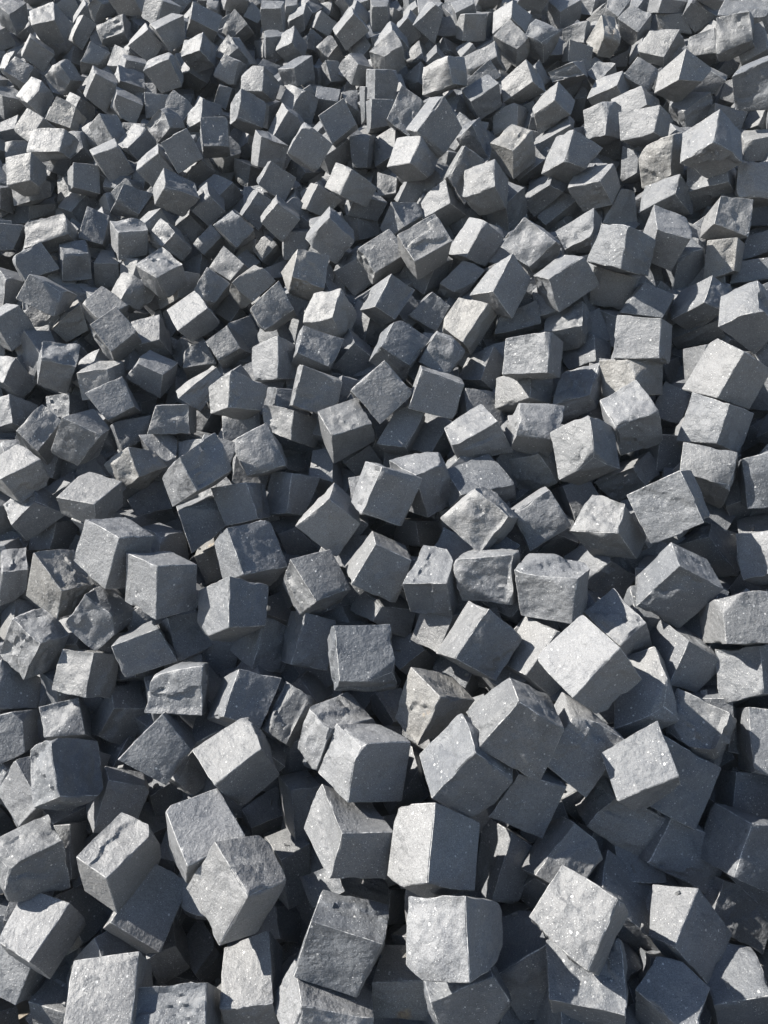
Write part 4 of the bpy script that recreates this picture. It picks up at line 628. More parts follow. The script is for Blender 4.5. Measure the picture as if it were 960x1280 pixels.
-1217 3719 2280 10 -81 46 -53 -53 -39 85 -34 9 -24 12 91 17 -14 -98 63 60 56 -90 32 -14 -9 79 -52 1306 0 1 14|stone cube showing a dark front face, thirteen percent across, nine down
1040 3694 2508 54 -61 29 -25 -17 74 -3 -77 -41 80 29 -15 -80 -26 22 23 14 -83 4 77 40 -54 63 -26 1521 0 0 14|stone cube showing a dark underside face, eighty-three percent across, two down
-962 3150 1806 38 -53 -44 91 -10 33 -37 -74 2 4 37 -64 -10 -36 68 -91 9 -37 52 75 -2 -46 52 42 1233 0 0 14|stone cube showing a dark front face, seventeen percent across, twenty down
-947 2675 1450 5 -82 -16 90 -21 24 -53 -52 32 -20 -13 -85 -1 13 86 -75 21 -26 64 51 -36 -10 84 21 1216 0 1 14|stone cube showing a dark underside face, thirteen percent across, thirty down
-1176 3272 1891 -12 -56 63 69 -1 55 -16 -80 -27 -71 26 36 70 -30 -49 -70 6 -42 15 80 27 14 55 -64 1314 0 0 14|stone cube showing a dark front face, eleven percent across, seventeen down
-656 2215 1068 42 22 76 -71 -11 71 54 -52 13 13 87 -4 3 -86 7 53 12 -68 -71 51 -15 -25 -23 -79 1168 1 0 14|rough stone cube showing a dark underside face, twenty-one percent across, forty-four down
-1432 3908 2352 46 -67 -16 -7 -60 63 -13 -37 -77 78 26 -11 -88 -27 8 9 59 -64 27 37 77 -52 69 20 1414 1 1 14|rough stone cube showing a dark right face, eight percent across, eight down
331 3099 2013 -21 -75 49 -75 -40 3 51 -55 -60 16 11 84 -6 -13 -89 73 42 2 -53 51 50 14 79 -39 1382 0 0 14|stone cube showing a dark underside face, sixty-two percent across, thirteen down
-93 2682 1580 -8 -24 -80 56 -51 -38 -77 -46 4 -1 72 -48 3 -73 45 -61 50 37 73 47 -2 14 25 81 1261 0 0 14|half-buried stone cube showing a dark front face, forty-six percent across, twenty-seven down
-9 3414 2245 -27 -73 42 76 -36 48 -32 -58 -60 -62 23 58 54 -23 -57 -67 37 -46 33 58 59 25 72 -44 1355 0 0 14|stone cube with sunlit left and shaded front face, fifty percent across, eight down
-529 2907 1706 14 -62 -56 76 -43 2 -65 -58 18 -2 41 -69 0 -39 76 -75 44 -1 63 55 -25 -11 62 55 1253 0 0 14|stone cube showing a dark front face, thirty percent across, twenty-two down
-998 3431 2037 17 -26 -82 79 9 -1 -20 -83 -26 -51 48 -53 58 -48 52 -87 -8 5 19 82 24 -15 26 81 1318 0 0 14|stone cube with sunlit front and shaded right face, eighteen percent across, fourteen down
-963 3990 2546 68 3 -39 78 -45 59 1 -33 -84 33 86 1 -41 -89 -8 -60 49 -49 9 33 85 -87 -5 34 1426 0 0 14|stone cube with sunlit top and shaded front face, twenty-two percent across, three down
277 2198 1218 -47 -23 71 -42 -68 -6 50 -7 51 -55 49 18 70 -56 -38 44 69 8 -63 12 -37 43 25 -68 1200 0 0 14|half-buried stone cube with sunlit left and shaded underside face, sixty-two percent across, thirty-nine down
-1076 2740 1411 45 -60 63 -61 -69 -17 62 -48 -27 2 44 71 -25 -43 -70 59 63 1 -55 47 26 -26 65 -48 1215 0 3 14|warm-grey stone cube showing a dark front face, nine percent across, thirty-one down
-583 2686 1515 7 -68 -53 75 -34 29 -52 -63 1 -9 33 -75 2 -31 78 -74 36 -24 61 61 -7 -10 67 50 1242 1 1 14|rough stone cube showing a dark front face, twenty-eight percent across, twenty-eight down
445 1857 964 50 -52 -3 -11 -72 28 35 -21 -69 53 43 42 -57 -43 -42 19 72 -29 -27 22 72 -62 51 1 1142 0 0 14|half-buried stone cube with sunlit left and shaded front face, seventy-three percent across, fifty-three down
269 2843 1891 -4 -59 77 65 -49 36 -61 -45 -22 -4 44 87 3 -51 -106 -76 53 -26 75 50 36 3 56 -83 1369 0 1 14|stone cube showing a dark front face, sixty percent across, seventeen down
-1543 3834 2265 22 -17 -84 73 23 1 -10 -83 -34 -58 44 -51 68 -44 51 -86 -21 3 7 82 31 -17 17 84 1298 0 0 14|stone cube with sunlit front and shaded right face, five percent across, nine down
-865 3198 1930 86 -28 -32 31 -70 49 -9 -21 -81 60 67 10 -63 -69 -14 -31 71 -48 9 23 88 -83 26 28 1325 0 0 14|stone cube showing a dark front face, twenty percent across, sixteen down
-1344 3641 2157 30 -70 -49 61 -46 39 -77 -56 -14 31 33 -71 -23 -29 83 -66 46 -38 68 52 3 -24 70 48 1297 0 3 14|warm-grey stone cube showing a dark right face, nine percent across, eleven down
-234 2981 1800 2 -60 59 -44 -73 -23 87 -28 8 -33 39 70 32 -34 -55 43 72 19 -84 24 -18 -5 60 -60 1349 0 1 14|stone cube with sunlit left and shaded front face, forty-one percent across, twenty down
-1279 4213 2597 64 -67 -13 57 -38 66 -76 -39 -42 63 7 -45 -81 -15 23 -46 36 -72 74 47 66 -57 68 16 1405 0 0 14|stone cube showing a dark underside face, fifteen percent across, three down
-399 3081 1879 -8 -63 63 -57 -66 -16 80 -34 8 -33 37 70 34 -40 -78 57 66 17 -82 36 -1 8 63 -63 1343 0 0 14|stone cube showing a dark front face, thirty-six percent across, eighteen down
-386 3391 2098 16 -74 46 -16 13 87 -55 -57 -53 85 -33 1 -80 30 -12 12 -7 -72 51 54 45 -14 75 -43 1336 0 0 14|stone cube with sunlit left and shaded front face, thirty-seven percent across, twelve down
21 1612 601 -41 -23 60 -70 39 -8 3 -69 7 22 4 55 -12 -7 -63 59 -41 3 -1 72 3 40 24 -57 1079 0 0 14|half-buried stone cube with sunlit left face, fifty percent across, sixty-nine down
1296 2936 1983 -72 -45 8 26 -74 26 -54 -18 -57 -45 54 56 50 -50 -44 -29 74 -27 53 17 53 72 42 -16 1397 0 1 14|stone cube with sunlit top and shaded front face, ninety-eight percent across, fourteen down
878 3388 2224 7 -85 2 40 -34 60 -88 -4 -31 47 -51 -38 -40 54 45 -50 38 -50 87 -3 12 -3 86 0 1386 0 0 14|stone cube with sunlit left and shaded underside face, seventy-nine percent across, nine down
-1824 4386 2705 59 55 -25 85 -19 46 6 -16 -96 -18 87 19 21 -88 -20 -78 20 -42 -8 14 90 -67 -53 28 1418 0 0 14|stone cube showing a dark underside face, two percent across, one down
-656 3077 1797 3 -19 -76 69 -32 -23 -52 -61 -21 -18 72 -38 20 -72 35 -73 31 23 53 61 20 -2 20 80 1256 0 0 14|stone cube with sunlit left and shaded front face, twenty-seven percent across, twenty down
-823 4051 2591 -42 -83 7 -36 -30 86 71 -49 -41 -84 -9 -51 91 3 35 28 35 -71 -71 48 37 43 84 -2 1427 0 1 14|stone cube showing a dark front face, twenty-six percent across, two down
1131 2468 1581 27 -74 -10 32 -60 52 -80 -35 -33 72 18 -40 -63 -19 35 -31 59 -55 71 35 33 -28 76 18 1290 0 0 14|stone cube with dull grey faces, ninety-eight percent across, twenty-seven down
1274 3488 2384 13 -83 -29 4 -55 63 -64 -26 -31 57 1 -52 -92 -7 35 23 58 -55 64 31 44 -5 81 23 1510 0 0 14|stone cube with sunlit left and shaded underside face, ninety-two percent across, four down
-370 3737 2344 -5 -87 3 67 -16 62 -83 -21 10 0 -47 -63 2 51 73 -67 19 -53 74 15 -26 11 85 -6 1443 0 0 14|stone cube with sunlit top and shaded right face, thirty-nine percent across, seven down
-487 1995 832 24 -51 56 -33 -60 35 48 -45 -35 -3 55 57 -10 -56 -61 38 60 -36 -43 46 38 -21 51 -57 1120 0 3 14|warm-grey stone cube with sunlit top and shaded front face, twenty-seven percent across, fifty-five down
-1033 2484 1155 25 -41 64 -69 -9 47 27 -76 -7 62 43 23 -58 -45 -28 65 11 -41 -29 76 7 -24 40 -65 1157 0 0 14|half-buried stone cube with sunlit front and shaded right face, nine percent across, thirty-nine down
-1018 2964 1570 62 -57 25 -21 -79 28 43 -18 -80 14 38 71 -42 -36 -64 16 78 -30 -19 15 72 -54 58 -23 1224 0 1 14|half-buried stone cube showing a dark front face, fourteen percent across, twenty-six down
-344 3513 2197 17 -75 41 -44 1 68 -26 -71 -38 81 -2 15 -82 11 8 43 -10 -92 28 72 40 -16 74 -43 1337 0 0 14|stone cube with sunlit left and shaded front face, thirty-nine percent across, ten down
174 1629 679 37 -47 42 -44 11 59 17 -74 14 63 14 -40 -65 -15 36 47 -9 -56 -15 74 -14 -39 47 -42 1084 0 0 14|half-buried stone cube with sunlit front and shaded right face, fifty-nine percent across, sixty-six down
-611 2526 1304 73 -43 3 31 -2 73 -32 -75 -8 32 37 -56 -23 -40 45 -38 5 -64 15 76 11 -58 43 -3 1169 0 1 14|stone cube showing a dark underside face, twenty-six percent across, thirty-five down
'''
for line in STONES.strip().split('\n'):
    a, label = line.split('|')
    v = list(map(int, a.split()))
    c = np.array(v[:3]) / 1000.0
    cor = np.array(v[3:27]).reshape(8, 3) / 1000.0
    seed, rough, warm, n = v[27:31]
    V, Q, e = stone(cor, n, seed, rough)
    tint = (seed * 7919 % 1000) / 1000.0
    me = mesh_from('paving_stone', V, Q, {'edge_wear': e, 'tint': np.full(len(V), tint), 'warm': np.full(len(V), warm / 10.0), 'rust': rust_of(V + c)})
    o = link(me, 'paving_stone', [MAT])
    o.location = c
    o['label'] = label
    o['category'] = 'stone cube'
    o['group'] = 'basalt paving cubes tipped in a heap'

# ------------------------------------------------------------------ the rest of the heap, past the three hundred: one mass
FAR = '''
-18 3353 2127 -29 -57 53 61 -41 54 -34 -63 -52 -55 50 60 39 -43 -40 -51 36 -67 37 62 50 32 55 -58 1354 0 0 10
-1122 3480 2081 85 -3 -27 37 7 74 35 -72 -39 15 63 -61 -15 -62 65 -42 -8 -78 -29 73 41 -85 2 25 1312 0 0 10
-147 3857 2529 -21 -15 -86 89 -40 -11 -60 -54 -35 -20 77 -44 17 -77 43 -80 41 14 68 52 31 7 16 89 1453 0 1 10
373 3826 2532 -32 -74 32 -66 11 49 -37 -49 -67 66 -40 40 -60 41 -36 66 -13 -55 31 48 65 33 76 -28 1499 0 1 10
-51 2523 1426 89 -13 14 18 -70 50 27 -8 -74 24 69 49 -14 -70 -53 -23 71 -46 -38 10 79 -82 12 -18 1269 0 1 10
-514 4132 2640 56 4 63 -52 13 72 44 -71 17 55 66 -16 -52 -66 15 48 -13 -72 -47 73 -12 -53 -6 -68 1450 0 0 10
1370 3391 2467 45 -95 -22 77 -63 46 -112 -22 6 73 -12 -78 -76 11 75 -72 62 -51 105 23 -1 -41 96 25 1517 0 0 10
-119 3721 2355 12 -78 4 -33 -44 53 -20 -44 -70 83 2 2 -83 1 5 36 40 -64 26 42 66 -21 81 3 1457 0 0 10
486 3291 2101 17 -77 -19 17 -52 65 -69 -21 -51 65 -1 -25 -68 3 30 -11 54 -62 67 18 44 -17 77 17 1372 0 3 10
-1101 3673 2207 36 -13 -78 83 -32 -1 -49 -56 -33 7 78 -38 -11 -80 32 -81 33 2 52 59 39 -37 12 77 1309 0 0 10
-81 3224 1987 27 -60 56 -49 -43 50 16 -55 -56 51 38 61 -40 -38 -60 47 41 -54 -28 56 58 -24 61 -54 1357 0 0 10
-198 1581 650 79 27 -4 22 59 50 46 -62 23 3 30 -77 1 -30 76 -25 -59 -52 -50 63 -21 -77 -26 4 1072 0 1 10
-1232 3327 1796 0 -85 -20 64 -26 56 -77 -24 2 11 -32 -67 -24 33 72 -59 26 -56 83 24 -2 2 84 15 1232 0 0 10
995 3396 2257 70 -34 32 -17 -18 77 37 -77 -39 65 56 -20 -69 -53 28 19 15 -86 -29 76 35 -77 35 -28 1513 1 1 10
405 3576 2355 46 -76 5 36 -54 65 -74 -33 -49 79 10 -17 -89 -10 14 -27 53 -69 75 34 50 -45 78 0 1486 0 0 10
-421 2256 1161 53 -40 61 -55 -46 46 59 -56 -13 47 64 36 -51 -68 -47 61 48 -39 -63 58 21 -50 39 -64 1177 0 0 10
135 2587 1590 44 33 -70 86 -1 28 -8 -47 -75 -30 83 -18 31 -84 16 -86 2 -25 9 47 76 -47 -34 68 1271 0 1 10
536 3754 2529 -12 -87 2 -3 -45 74 -80 -12 -42 63 -35 -41 -74 38 51 1 43 -79 89 8 32 15 89 3 1483 0 0 10
-1080 4018 2508 14 -18 -93 80 -23 -10 -70 -64 -21 -22 75 -47 31 -77 41 -86 26 17 58 66 26 -3 16 87 1408 0 0 10
22 3234 1997 22 -26 84 -60 30 44 19 -82 -20 57 24 55 -59 -27 -63 51 -29 -40 -15 82 20 -16 27 -81 1358 0 1 10
-78 2979 1795 -21 -80 29 -40 6 64 -52 -53 -40 93 -33 6 -81 26 -25 56 -5 -61 32 59 58 13 79 -31 1363 0 0 10
199 3851 2563 21 -28 -96 61 -41 22 -76 -46 -29 -2 73 -51 17 -77 39 -76 47 -5 62 50 40 -7 23 81 1464 0 0 10
-526 2799 1577 2 -73 -31 50 -61 22 -75 -35 10 23 17 -80 -23 -16 82 -54 59 -29 76 34 -13 0 76 39 1243 0 1 10
-1620 4108 2489 22 -13 -81 91 -25 -14 -49 -68 -29 -10 76 -47 5 -76 47 -86 23 10 52 67 28 -26 15 85 1412 0 1 10
929 3181 2132 17 -94 0 -1 -65 67 -91 -12 -64 89 -15 1 -86 28 34 -2 64 -69 83 0 31 -9 93 -1 1387 0 0 10
-1383 2937 1508 30 -67 47 68 -16 23 -42 4 80 -8 -62 -75 22 54 53 -78 14 -28 31 3 -60 -24 70 -40 1228 0 0 10
-628 3195 1844 0 -82 -23 60 -48 36 -89 -17 19 23 -15 -72 -23 15 72 -59 46 -42 86 20 -12 2 82 21 1340 0 0 10
-1113 3795 2309 38 16 -75 78 -33 -21 -59 -37 -46 13 86 -7 -15 -89 0 -79 33 20 58 39 53 -35 -15 77 1310 0 0 10
-1674 4029 2390 33 -59 -51 76 -34 22 -63 -63 1 4 36 -79 -15 -39 71 -78 34 -24 69 65 5 -27 60 55 1413 0 0 10
739 3489 2295 51 -76 -17 -2 -77 30 -66 -17 -33 85 18 -12 -91 -20 7 -6 71 -47 62 24 54 -32 76 18 1494 0 0 10
-20 1259 343 67 42 2 36 -25 71 69 -9 -47 -27 76 -19 25 -75 21 -32 24 -73 -66 10 49 -72 -42 -4 1029 0 1 10
-643 3025 1666 -17 -57 -43 52 -51 22 -61 -48 -6 -10 39 -66 13 -41 63 -57 52 -18 64 46 1 16 59 49 1254 0 0 10
-669 3819 2364 48 -65 25 -20 -53 57 6 -49 -71 72 34 30 -77 -33 -30 29 51 -62 -6 49 70 -52 66 -22 1433 1 0 10
-71 2117 1111 68 -24 -26 34 -63 42 3 -28 -71 43 69 9 -42 -70 -12 -31 63 -42 -1 30 76 -74 23 24 1134 0 1 10
1317 3731 2578 56 -63 -42 -64 -77 3 -5 9 -88 82 0 31 -69 3 -24 47 73 -12 -9 -10 87 -39 64 46 1516 0 0 10
-311 1858 728 78 -30 -13 41 38 58 4 -69 37 9 14 -76 2 -18 62 -53 -33 -47 -12 74 -23 -70 25 1 1127 0 0 10
1174 2563 1657 13 -67 -12 19 -53 58 -68 -43 -43 57 26 -36 -45 -26 35 -15 52 -61 55 41 38 -16 70 21 1289 0 0 10
-467 3031 1780 16 -58 59 -47 -65 -22 74 -32 21 -18 43 70 11 -44 -76 50 66 23 -74 35 -12 -12 56 -64 1255 0 0 10
1383 3301 2357 24 -81 -24 -51 -33 -66 84 2 -37 1 -52 72 -5 54 -68 56 31 61 -81 -2 35 -28 81 26 1520 0 0 10
-277 2200 1046 63 7 52 -20 -38 59 58 -37 -14 8 78 -4 -1 -75 12 17 34 -69 -68 37 13 -57 -6 -49 1126 0 0 10
-1031 4136 2659 33 -87 24 -51 -37 69 -20 -61 -78 98 6 21 -95 -5 -16 51 35 -74 15 59 73 -29 89 -19 1425 0 0 10
-87 3006 1716 -9 -57 65 -84 6 31 1 -80 -41 56 8 50 -48 -11 -59 75 -3 -23 -8 77 33 15 61 -56 1265 0 1 10
-203 3276 1994 83 11 -23 66 -52 40 -7 -20 -87 28 83 23 -25 -85 -28 -63 53 -39 4 21 89 -86 -10 25 1351 0 0 10
-1439 3111 1678 80 -27 50 -18 -52 57 43 -42 -34 46 66 24 -54 -74 -46 24 53 -53 -51 47 48 -71 28 -46 1221 0 0 10
-736 3528 2139 2 -46 73 -74 21 25 -3 -88 -15 66 19 56 -75 -13 -38 81 -26 -39 -1 87 10 4 46 -72 1329 0 0 10
984 2015 1187 48 11 58 -22 -59 41 70 -7 11 -11 76 4 12 -73 5 22 56 -49 -76 7 -11 -42 -12 -60 1209 0 0 10
904 2986 1924 -23 -67 35 -60 13 63 -20 -60 -27 66 -2 48 -64 -3 -61 66 -7 -47 18 67 44 18 60 -55 1393 0 0 10
-1341 4084 2452 60 -42 -33 80 -13 30 -50 -79 -17 11 47 -53 -4 -40 73 -80 5 -52 34 77 11 -53 45 41 1410 0 0 10
-549 3367 1921 26 -65 25 -44 -31 56 4 -53 -58 63 14 14 -57 -18 -24 39 34 -47 -4 52 55 -28 67 -21 1342 0 1 10
-474 2611 1370 76 -29 -8 33 -9 74 11 -77 -32 36 57 -51 -35 -57 52 -35 8 -77 -8 77 34 -79 29 9 1172 0 0 10
624 3133 2034 41 -88 25 45 -3 75 -83 -18 -39 60 -66 -4 -55 65 2 -60 -1 -84 81 24 57 -29 86 -30 1375 0 0 10
-1014 1911 669 -7 10 82 48 48 33 16 -75 24 -70 34 18 66 -34 -18 -46 -49 -35 -13 74 -25 7 -9 -78 1052 0 1 10
795 3613 2383 -48 -56 49 -46 -48 -28 53 -50 21 -53 41 52 47 -46 -67 55 51 35 -50 52 -16 43 57 -46 1493 0 1 10
-1721 3944 2260 95 -13 1 14 -80 15 28 34 -52 17 44 72 -6 -47 -82 -23 82 -7 -45 -29 68 -81 8 -14 1319 0 1 10
-428 3008 1637 37 -55 20 1 -24 74 -19 -60 -36 55 31 -13 -54 -35 2 6 27 -65 16 61 39 -41 55 -22 1247 0 0 10
-739 3141 1730 4 -27 -75 59 -37 -22 -50 -57 -7 -12 69 -40 12 -72 33 -67 38 25 55 58 12 -1 26 74 1258 0 0 10
-1471 3601 2103 -7 -79 -49 61 -55 41 -82 -38 1 18 15 -88 -17 -15 88 -61 56 -39 83 38 -2 5 78 47 1299 0 1 10
-691 4181 2599 -21 -51 -45 59 -64 9 -84 -41 -19 10 47 -52 -3 -38 77 -53 63 -13 75 29 -13 16 55 56 1431 0 1 10
-531 2766 1424 3 -75 -13 38 -48 34 -66 -36 25 10 6 -78 -3 -7 75 -53 47 -35 66 36 -25 5 77 17 1246 0 3 10
-744 3306 1948 0 8 -82 78 -6 -24 -44 -64 -48 -42 75 -19 47 -75 17 -84 7 25 42 63 44 2 -6 87 1339 0 0 10
-585 2409 1150 64 26 10 53 -64 27 58 21 -61 -17 68 42 13 -66 -36 -43 61 -33 -50 -21 62 -78 -27 -11 1180 0 0 10
-491 1409 319 18 -53 51 -31 -38 51 37 27 57 15 -45 -64 -21 43 60 40 38 -52 -38 -26 -54 -20 54 -48 1013 0 1 10
-318 2922 1662 -36 -64 41 -39 -54 -55 56 -51 41 -52 39 52 49 -39 -50 40 54 55 -54 51 -43 37 64 -41 1251 0 0 10
103 3040 1844 -3 -53 63 -57 -62 -40 62 -46 31 -12 52 63 18 -48 -51 56 58 28 -71 46 -32 7 53 -63 1364 0 0 10
-875 2252 1001 -7 -12 78 -75 -14 12 47 -63 20 29 65 45 -23 -62 -36 69 12 -20 -44 63 -21 5 12 -78 1110 1 0 10
-642 3389 1994 90 -8 10 20 -84 -17 28 41 -65 17 30 78 -6 -27 -71 -26 81 9 -41 -42 62 -81 10 -5 1341 0 1 10
-19 4117 2641 43 16 68 -44 15 68 36 -69 20 44 70 -18 -36 -69 20 44 -16 -70 -45 70 -18 -42 -16 -70 1480 0 1 10
-1453 4270 2603 30 -58 65 -39 -71 -44 82 -24 30 -17 37 80 6 -37 -81 45 69 38 -83 26 -23 -25 58 -66 1404 0 1 10
21 3130 1845 27 -42 45 -47 -14 70 22 -69 -6 55 54 16 -46 -55 -18 46 17 -61 -26 73 16 -31 36 -62 1360 0 1 10
-236 3611 2201 59 -3 59 -43 1 73 46 -70 4 51 68 -14 -47 -66 18 40 -2 -76 -48 72 -1 -58 2 -62 1366 0 0 10
906 2150 1354 -36 -43 64 -64 46 40 -48 -68 -32 62 -20 55 -56 21 -54 60 -46 -41 41 68 32 41 43 -64 1205 0 0 10
1203 3803 2601 -48 -72 15 -54 -55 -37 79 -51 8 -71 30 34 64 -31 -35 52 56 41 -70 51 -10 47 72 -17 1522 0 0 10
-719 2782 1520 19 -61 63 -81 2 51 19 -79 -31 79 17 44 -64 -27 -73 66 8 -22 -23 80 31 -14 61 -63 1237 0 3 10
-404 4248 2655 34 -4 70 -48 36 39 24 -77 8 64 43 39 -55 -36 -21 26 -43 -58 -12 79 -2 -34 1 -76 1440 0 0 10
417 1350 594 5 -46 -78 75 -32 -21 -66 -73 6 -31 57 -66 39 -57 66 -85 32 21 57 72 -7 6 47 80 1038 0 0 10
-236 3943 2453 -12 -71 -30 39 -61 24 -71 -30 20 9 17 -80 -5 -19 76 -50 61 -25 74 30 -20 16 73 34 1455 1 1 10
1241 3814 2535 21 -72 28 -92 -36 37 67 -67 -47 66 36 52 -52 -29 -33 71 37 -34 -47 63 37 -34 67 -39 1514 0 1 10
1201 3239 2230 21 -44 -49 40 -85 -15 -97 -17 -33 63 41 -48 -54 -39 52 -40 78 -2 83 14 24 -16 52 71 1508 0 0 10
-318 3340 1932 12 -77 -13 -37 -47 42 -21 -36 -46 77 8 -4 -75 -7 7 34 42 -56 26 41 60 -16 76 10 1344 0 0 10
-1286 3546 2029 73 17 -65 49 -62 -3 -38 35 -57 44 62 45 -36 -68 -62 -55 67 18 30 -28 79 -66 -25 45 1315 0 0 10
-228 3866 2361 -27 -60 42 37 -38 43 -3 -59 -45 -57 36 39 54 -34 -34 -46 34 -54 15 60 48 27 61 -41 1458 0 0 10
-850 3928 2377 14 -42 75 -66 32 41 -14 -91 -12 90 12 33 -82 -6 -15 59 -36 -51 11 87 2 -11 43 -73 1430 0 0 10
506 3002 1929 57 -70 16 -37 -70 -63 75 13 -36 -1 -23 85 7 27 -73 31 66 50 -84 -16 26 -49 74 -5 1377 0 1 10
818 4109 2635 5 -74 4 10 -43 55 -53 -21 -29 70 -8 -15 -83 2 -1 8 47 -42 57 23 34 -13 73 -6 1496 0 0 10
883 3531 2285 40 -57 48 -23 -2 71 -27 -77 -22 80 17 -14 -72 -15 19 20 -2 -81 20 77 22 -37 59 -43 1503 1 0 10
-1406 4468 2768 -40 -25 -86 18 -77 1 -87 -7 -29 56 71 -24 -36 -76 11 -16 84 19 81 8 33 23 21 76 1406 1 1 10
113 3945 2550 -13 -10 -81 62 -47 -35 -61 -40 -13 4 79 -30 -12 -81 25 -59 48 37 72 42 16 6 10 82 1463 0 0 10
905 1709 1001 -41 62 36 -70 -25 32 40 29 70 -3 61 -58 -1 -61 57 75 26 -29 -38 -29 -69 38 -63 -40 1149 0 0 10
827 3788 2492 23 -68 41 -71 -23 19 14 -71 -41 75 18 39 -66 -11 -20 62 16 -39 -18 70 36 -20 70 -34 1492 0 1 10
-1225 4276 2747 75 -5 -74 49 -81 -4 -52 17 -66 70 64 10 -79 -65 -14 -49 81 3 54 -13 77 -68 3 68 1422 0 0 10
1216 2706 1745 -34 -51 51 54 -33 43 -35 -68 -28 -59 48 30 59 -45 -24 -57 30 -50 35 68 28 37 52 -50 1296 0 0 10
-247 2561 1395 -8 -19 83 -91 10 6 -6 -84 10 52 46 45 -40 -43 -36 80 -14 -16 -10 81 -17 23 22 -75 1259 0 0 10
1243 3153 2081 77 -40 32 -53 -51 58 53 -52 -41 56 66 21 -48 -64 -17 41 50 -61 -57 53 44 -69 38 -36 1398 0 1 10
830 3611 2208 27 -23 50 5 10 79 -2 -72 15 56 48 -21 -46 -51 13 9 -9 -76 -3 77 -1 -46 19 -59 1385 0 1 10
-977 3739 2210 64 -45 43 -44 -54 52 51 -43 -30 45 61 43 -46 -63 -51 45 55 -49 -58 48 44 -58 41 -52 1326 0 0 10
-706 3052 1565 27 -37 62 -63 -6 25 23 -71 -17 57 33 34 -50 -30 -28 53 4 -29 -26 68 10 -20 38 -57 1238 0 0 10
1413 3195 2072 -14 -48 57 -41 33 56 -43 -66 -2 77 -11 16 -72 12 -14 44 -33 -58 40 68 8 9 46 -64 1399 0 1 10
-863 1211 63 56 9 33 71 -23 -12 -1 -39 61 -11 71 -13 15 -70 16 -70 24 16 -2 38 -63 -59 -10 -38 1007 0 3 10
-1428 3371 1851 32 -69 49 -75 -15 26 23 -78 -37 81 19 44 -77 -22 -52 70 19 -15 -29 76 30 -26 70 -45 1304 1 1 10
-1426 3454 1796 74 -44 15 -26 -76 7 60 -17 -22 24 54 44 -44 -55 -46 31 71 -19 -53 25 43 -65 41 -23 1230 0 0 10
154 3754 2308 2 -32 77 -67 6 29 -6 -84 -9 65 36 30 -57 -31 -15 67 -11 -44 -4 81 0 1 35 -69 1471 0 0 10
-682 3908 2435 45 -62 23 -5 -15 88 -21 -67 -26 77 30 -12 -72 -34 2 8 17 -81 18 72 39 -49 58 -33 1432 0 1 10
841 2341 1309 54 -21 46 -22 -68 28 66 -16 -5 -4 68 34 10 -66 -28 20 67 -32 -74 18 10 -48 18 -54 1212 0 0 10
-1402 3989 2269 12 -69 -28 34 -67 12 -73 -29 20 27 22 -74 -27 -24 69 -48 64 -21 75 31 -15 0 72 37 1307 0 1 10
-286 4198 2623 -3 -66 43 -42 -62 -29 67 -38 4 -34 31 59 28 -31 -58 45 61 25 -66 39 -1 6 66 -42 1472 0 0 10
-376 4092 2509 27 -66 39 -67 -37 -12 31 -61 -17 54 29 64 -41 -24 -50 57 30 -6 -42 62 21 -18 66 -40 1442 0 0 10
-914 3854 2228 67 -17 41 -24 -46 51 50 -44 -18 28 74 8 -23 -71 -1 22 41 -65 -58 48 27 -62 16 -43 1345 0 0 10
-750 2116 895 28 -80 40 79 24 34 -89 -26 30 29 -80 -30 -26 80 32 -77 -27 -43 81 28 -24 -24 80 -39 1102 0 0 10
309 4007 2563 36 -67 43 -54 -19 42 13 -69 -41 75 21 42 -82 -17 -32 58 14 -55 -15 70 45 -32 66 -44 1465 0 0 10
1351 3432 2197 15 -25 69 -14 -18 62 14 -76 -25 46 62 13 -40 -59 -5 31 15 -71 -20 74 18 -33 28 -63 1507 0 0 10
-960 2228 941 29 -37 72 8 60 80 -38 -75 25 91 -15 -14 -101 12 7 5 -57 -73 48 78 -18 -42 35 -79 1109 0 0 10
-1661 3836 2116 25 1 81 -66 1 47 33 -73 17 49 68 5 -43 -65 3 64 -4 -55 -40 72 -20 -23 0 -78 1320 0 0 10
153 3878 2420 0 -31 73 -57 -8 23 21 -80 -20 48 47 43 -53 -38 -19 68 1 -40 -22 75 6 -6 34 -65 1466 0 0 10
290 2936 1734 -15 -80 -16 -33 -53 49 -41 -12 -58 80 -11 1 -92 17 15 36 52 -53 58 8 48 7 79 15 1276 0 0 10
-705 3818 2262 46 -50 28 -9 -59 44 9 -46 -59 50 53 37 -39 -49 -26 13 53 -59 -18 47 61 -51 51 -25 1331 0 0 10
-639 4352 2680 3 -40 66 -38 -68 -5 59 -36 10 -24 58 47 25 -53 -31 45 65 -3 -70 32 -20 0 41 -64 1447 0 0 10
-555 4157 2504 -4 -64 41 -63 23 46 -14 -58 -34 49 -31 22 -46 31 -21 45 -26 -56 21 61 41 12 65 -39 1436 0 1 10
832 3163 2012 30 -69 22 -45 -67 -12 53 -28 -55 29 20 72 -27 -16 -61 50 63 0 -56 27 50 -34 71 -17 1402 0 1 10
944 4125 2667 11 -75 21 -70 -15 36 -1 -67 -38 83 3 13 -64 -4 -17 52 16 -33 0 67 40 -12 75 -23 1497 0 0 10
398 3488 2275 64 -61 4 16 -54 64 -41 -45 -55 80 37 -6 -74 -42 -8 -21 55 -60 35 48 63 -60 62 -2 1488 0 1 10
-828 2531 1161 66 22 17 36 -64 19 56 25 -40 -29 61 36 35 -56 -22 -37 60 -31 -60 -24 41 -66 -23 -20 1165 0 0 10
-1616 3740 2033 63 -30 45 -39 -56 43 59 -38 -8 32 70 30 -33 -71 -31 42 54 -48 -66 44 23 -57 27 -54 1303 0 0 10
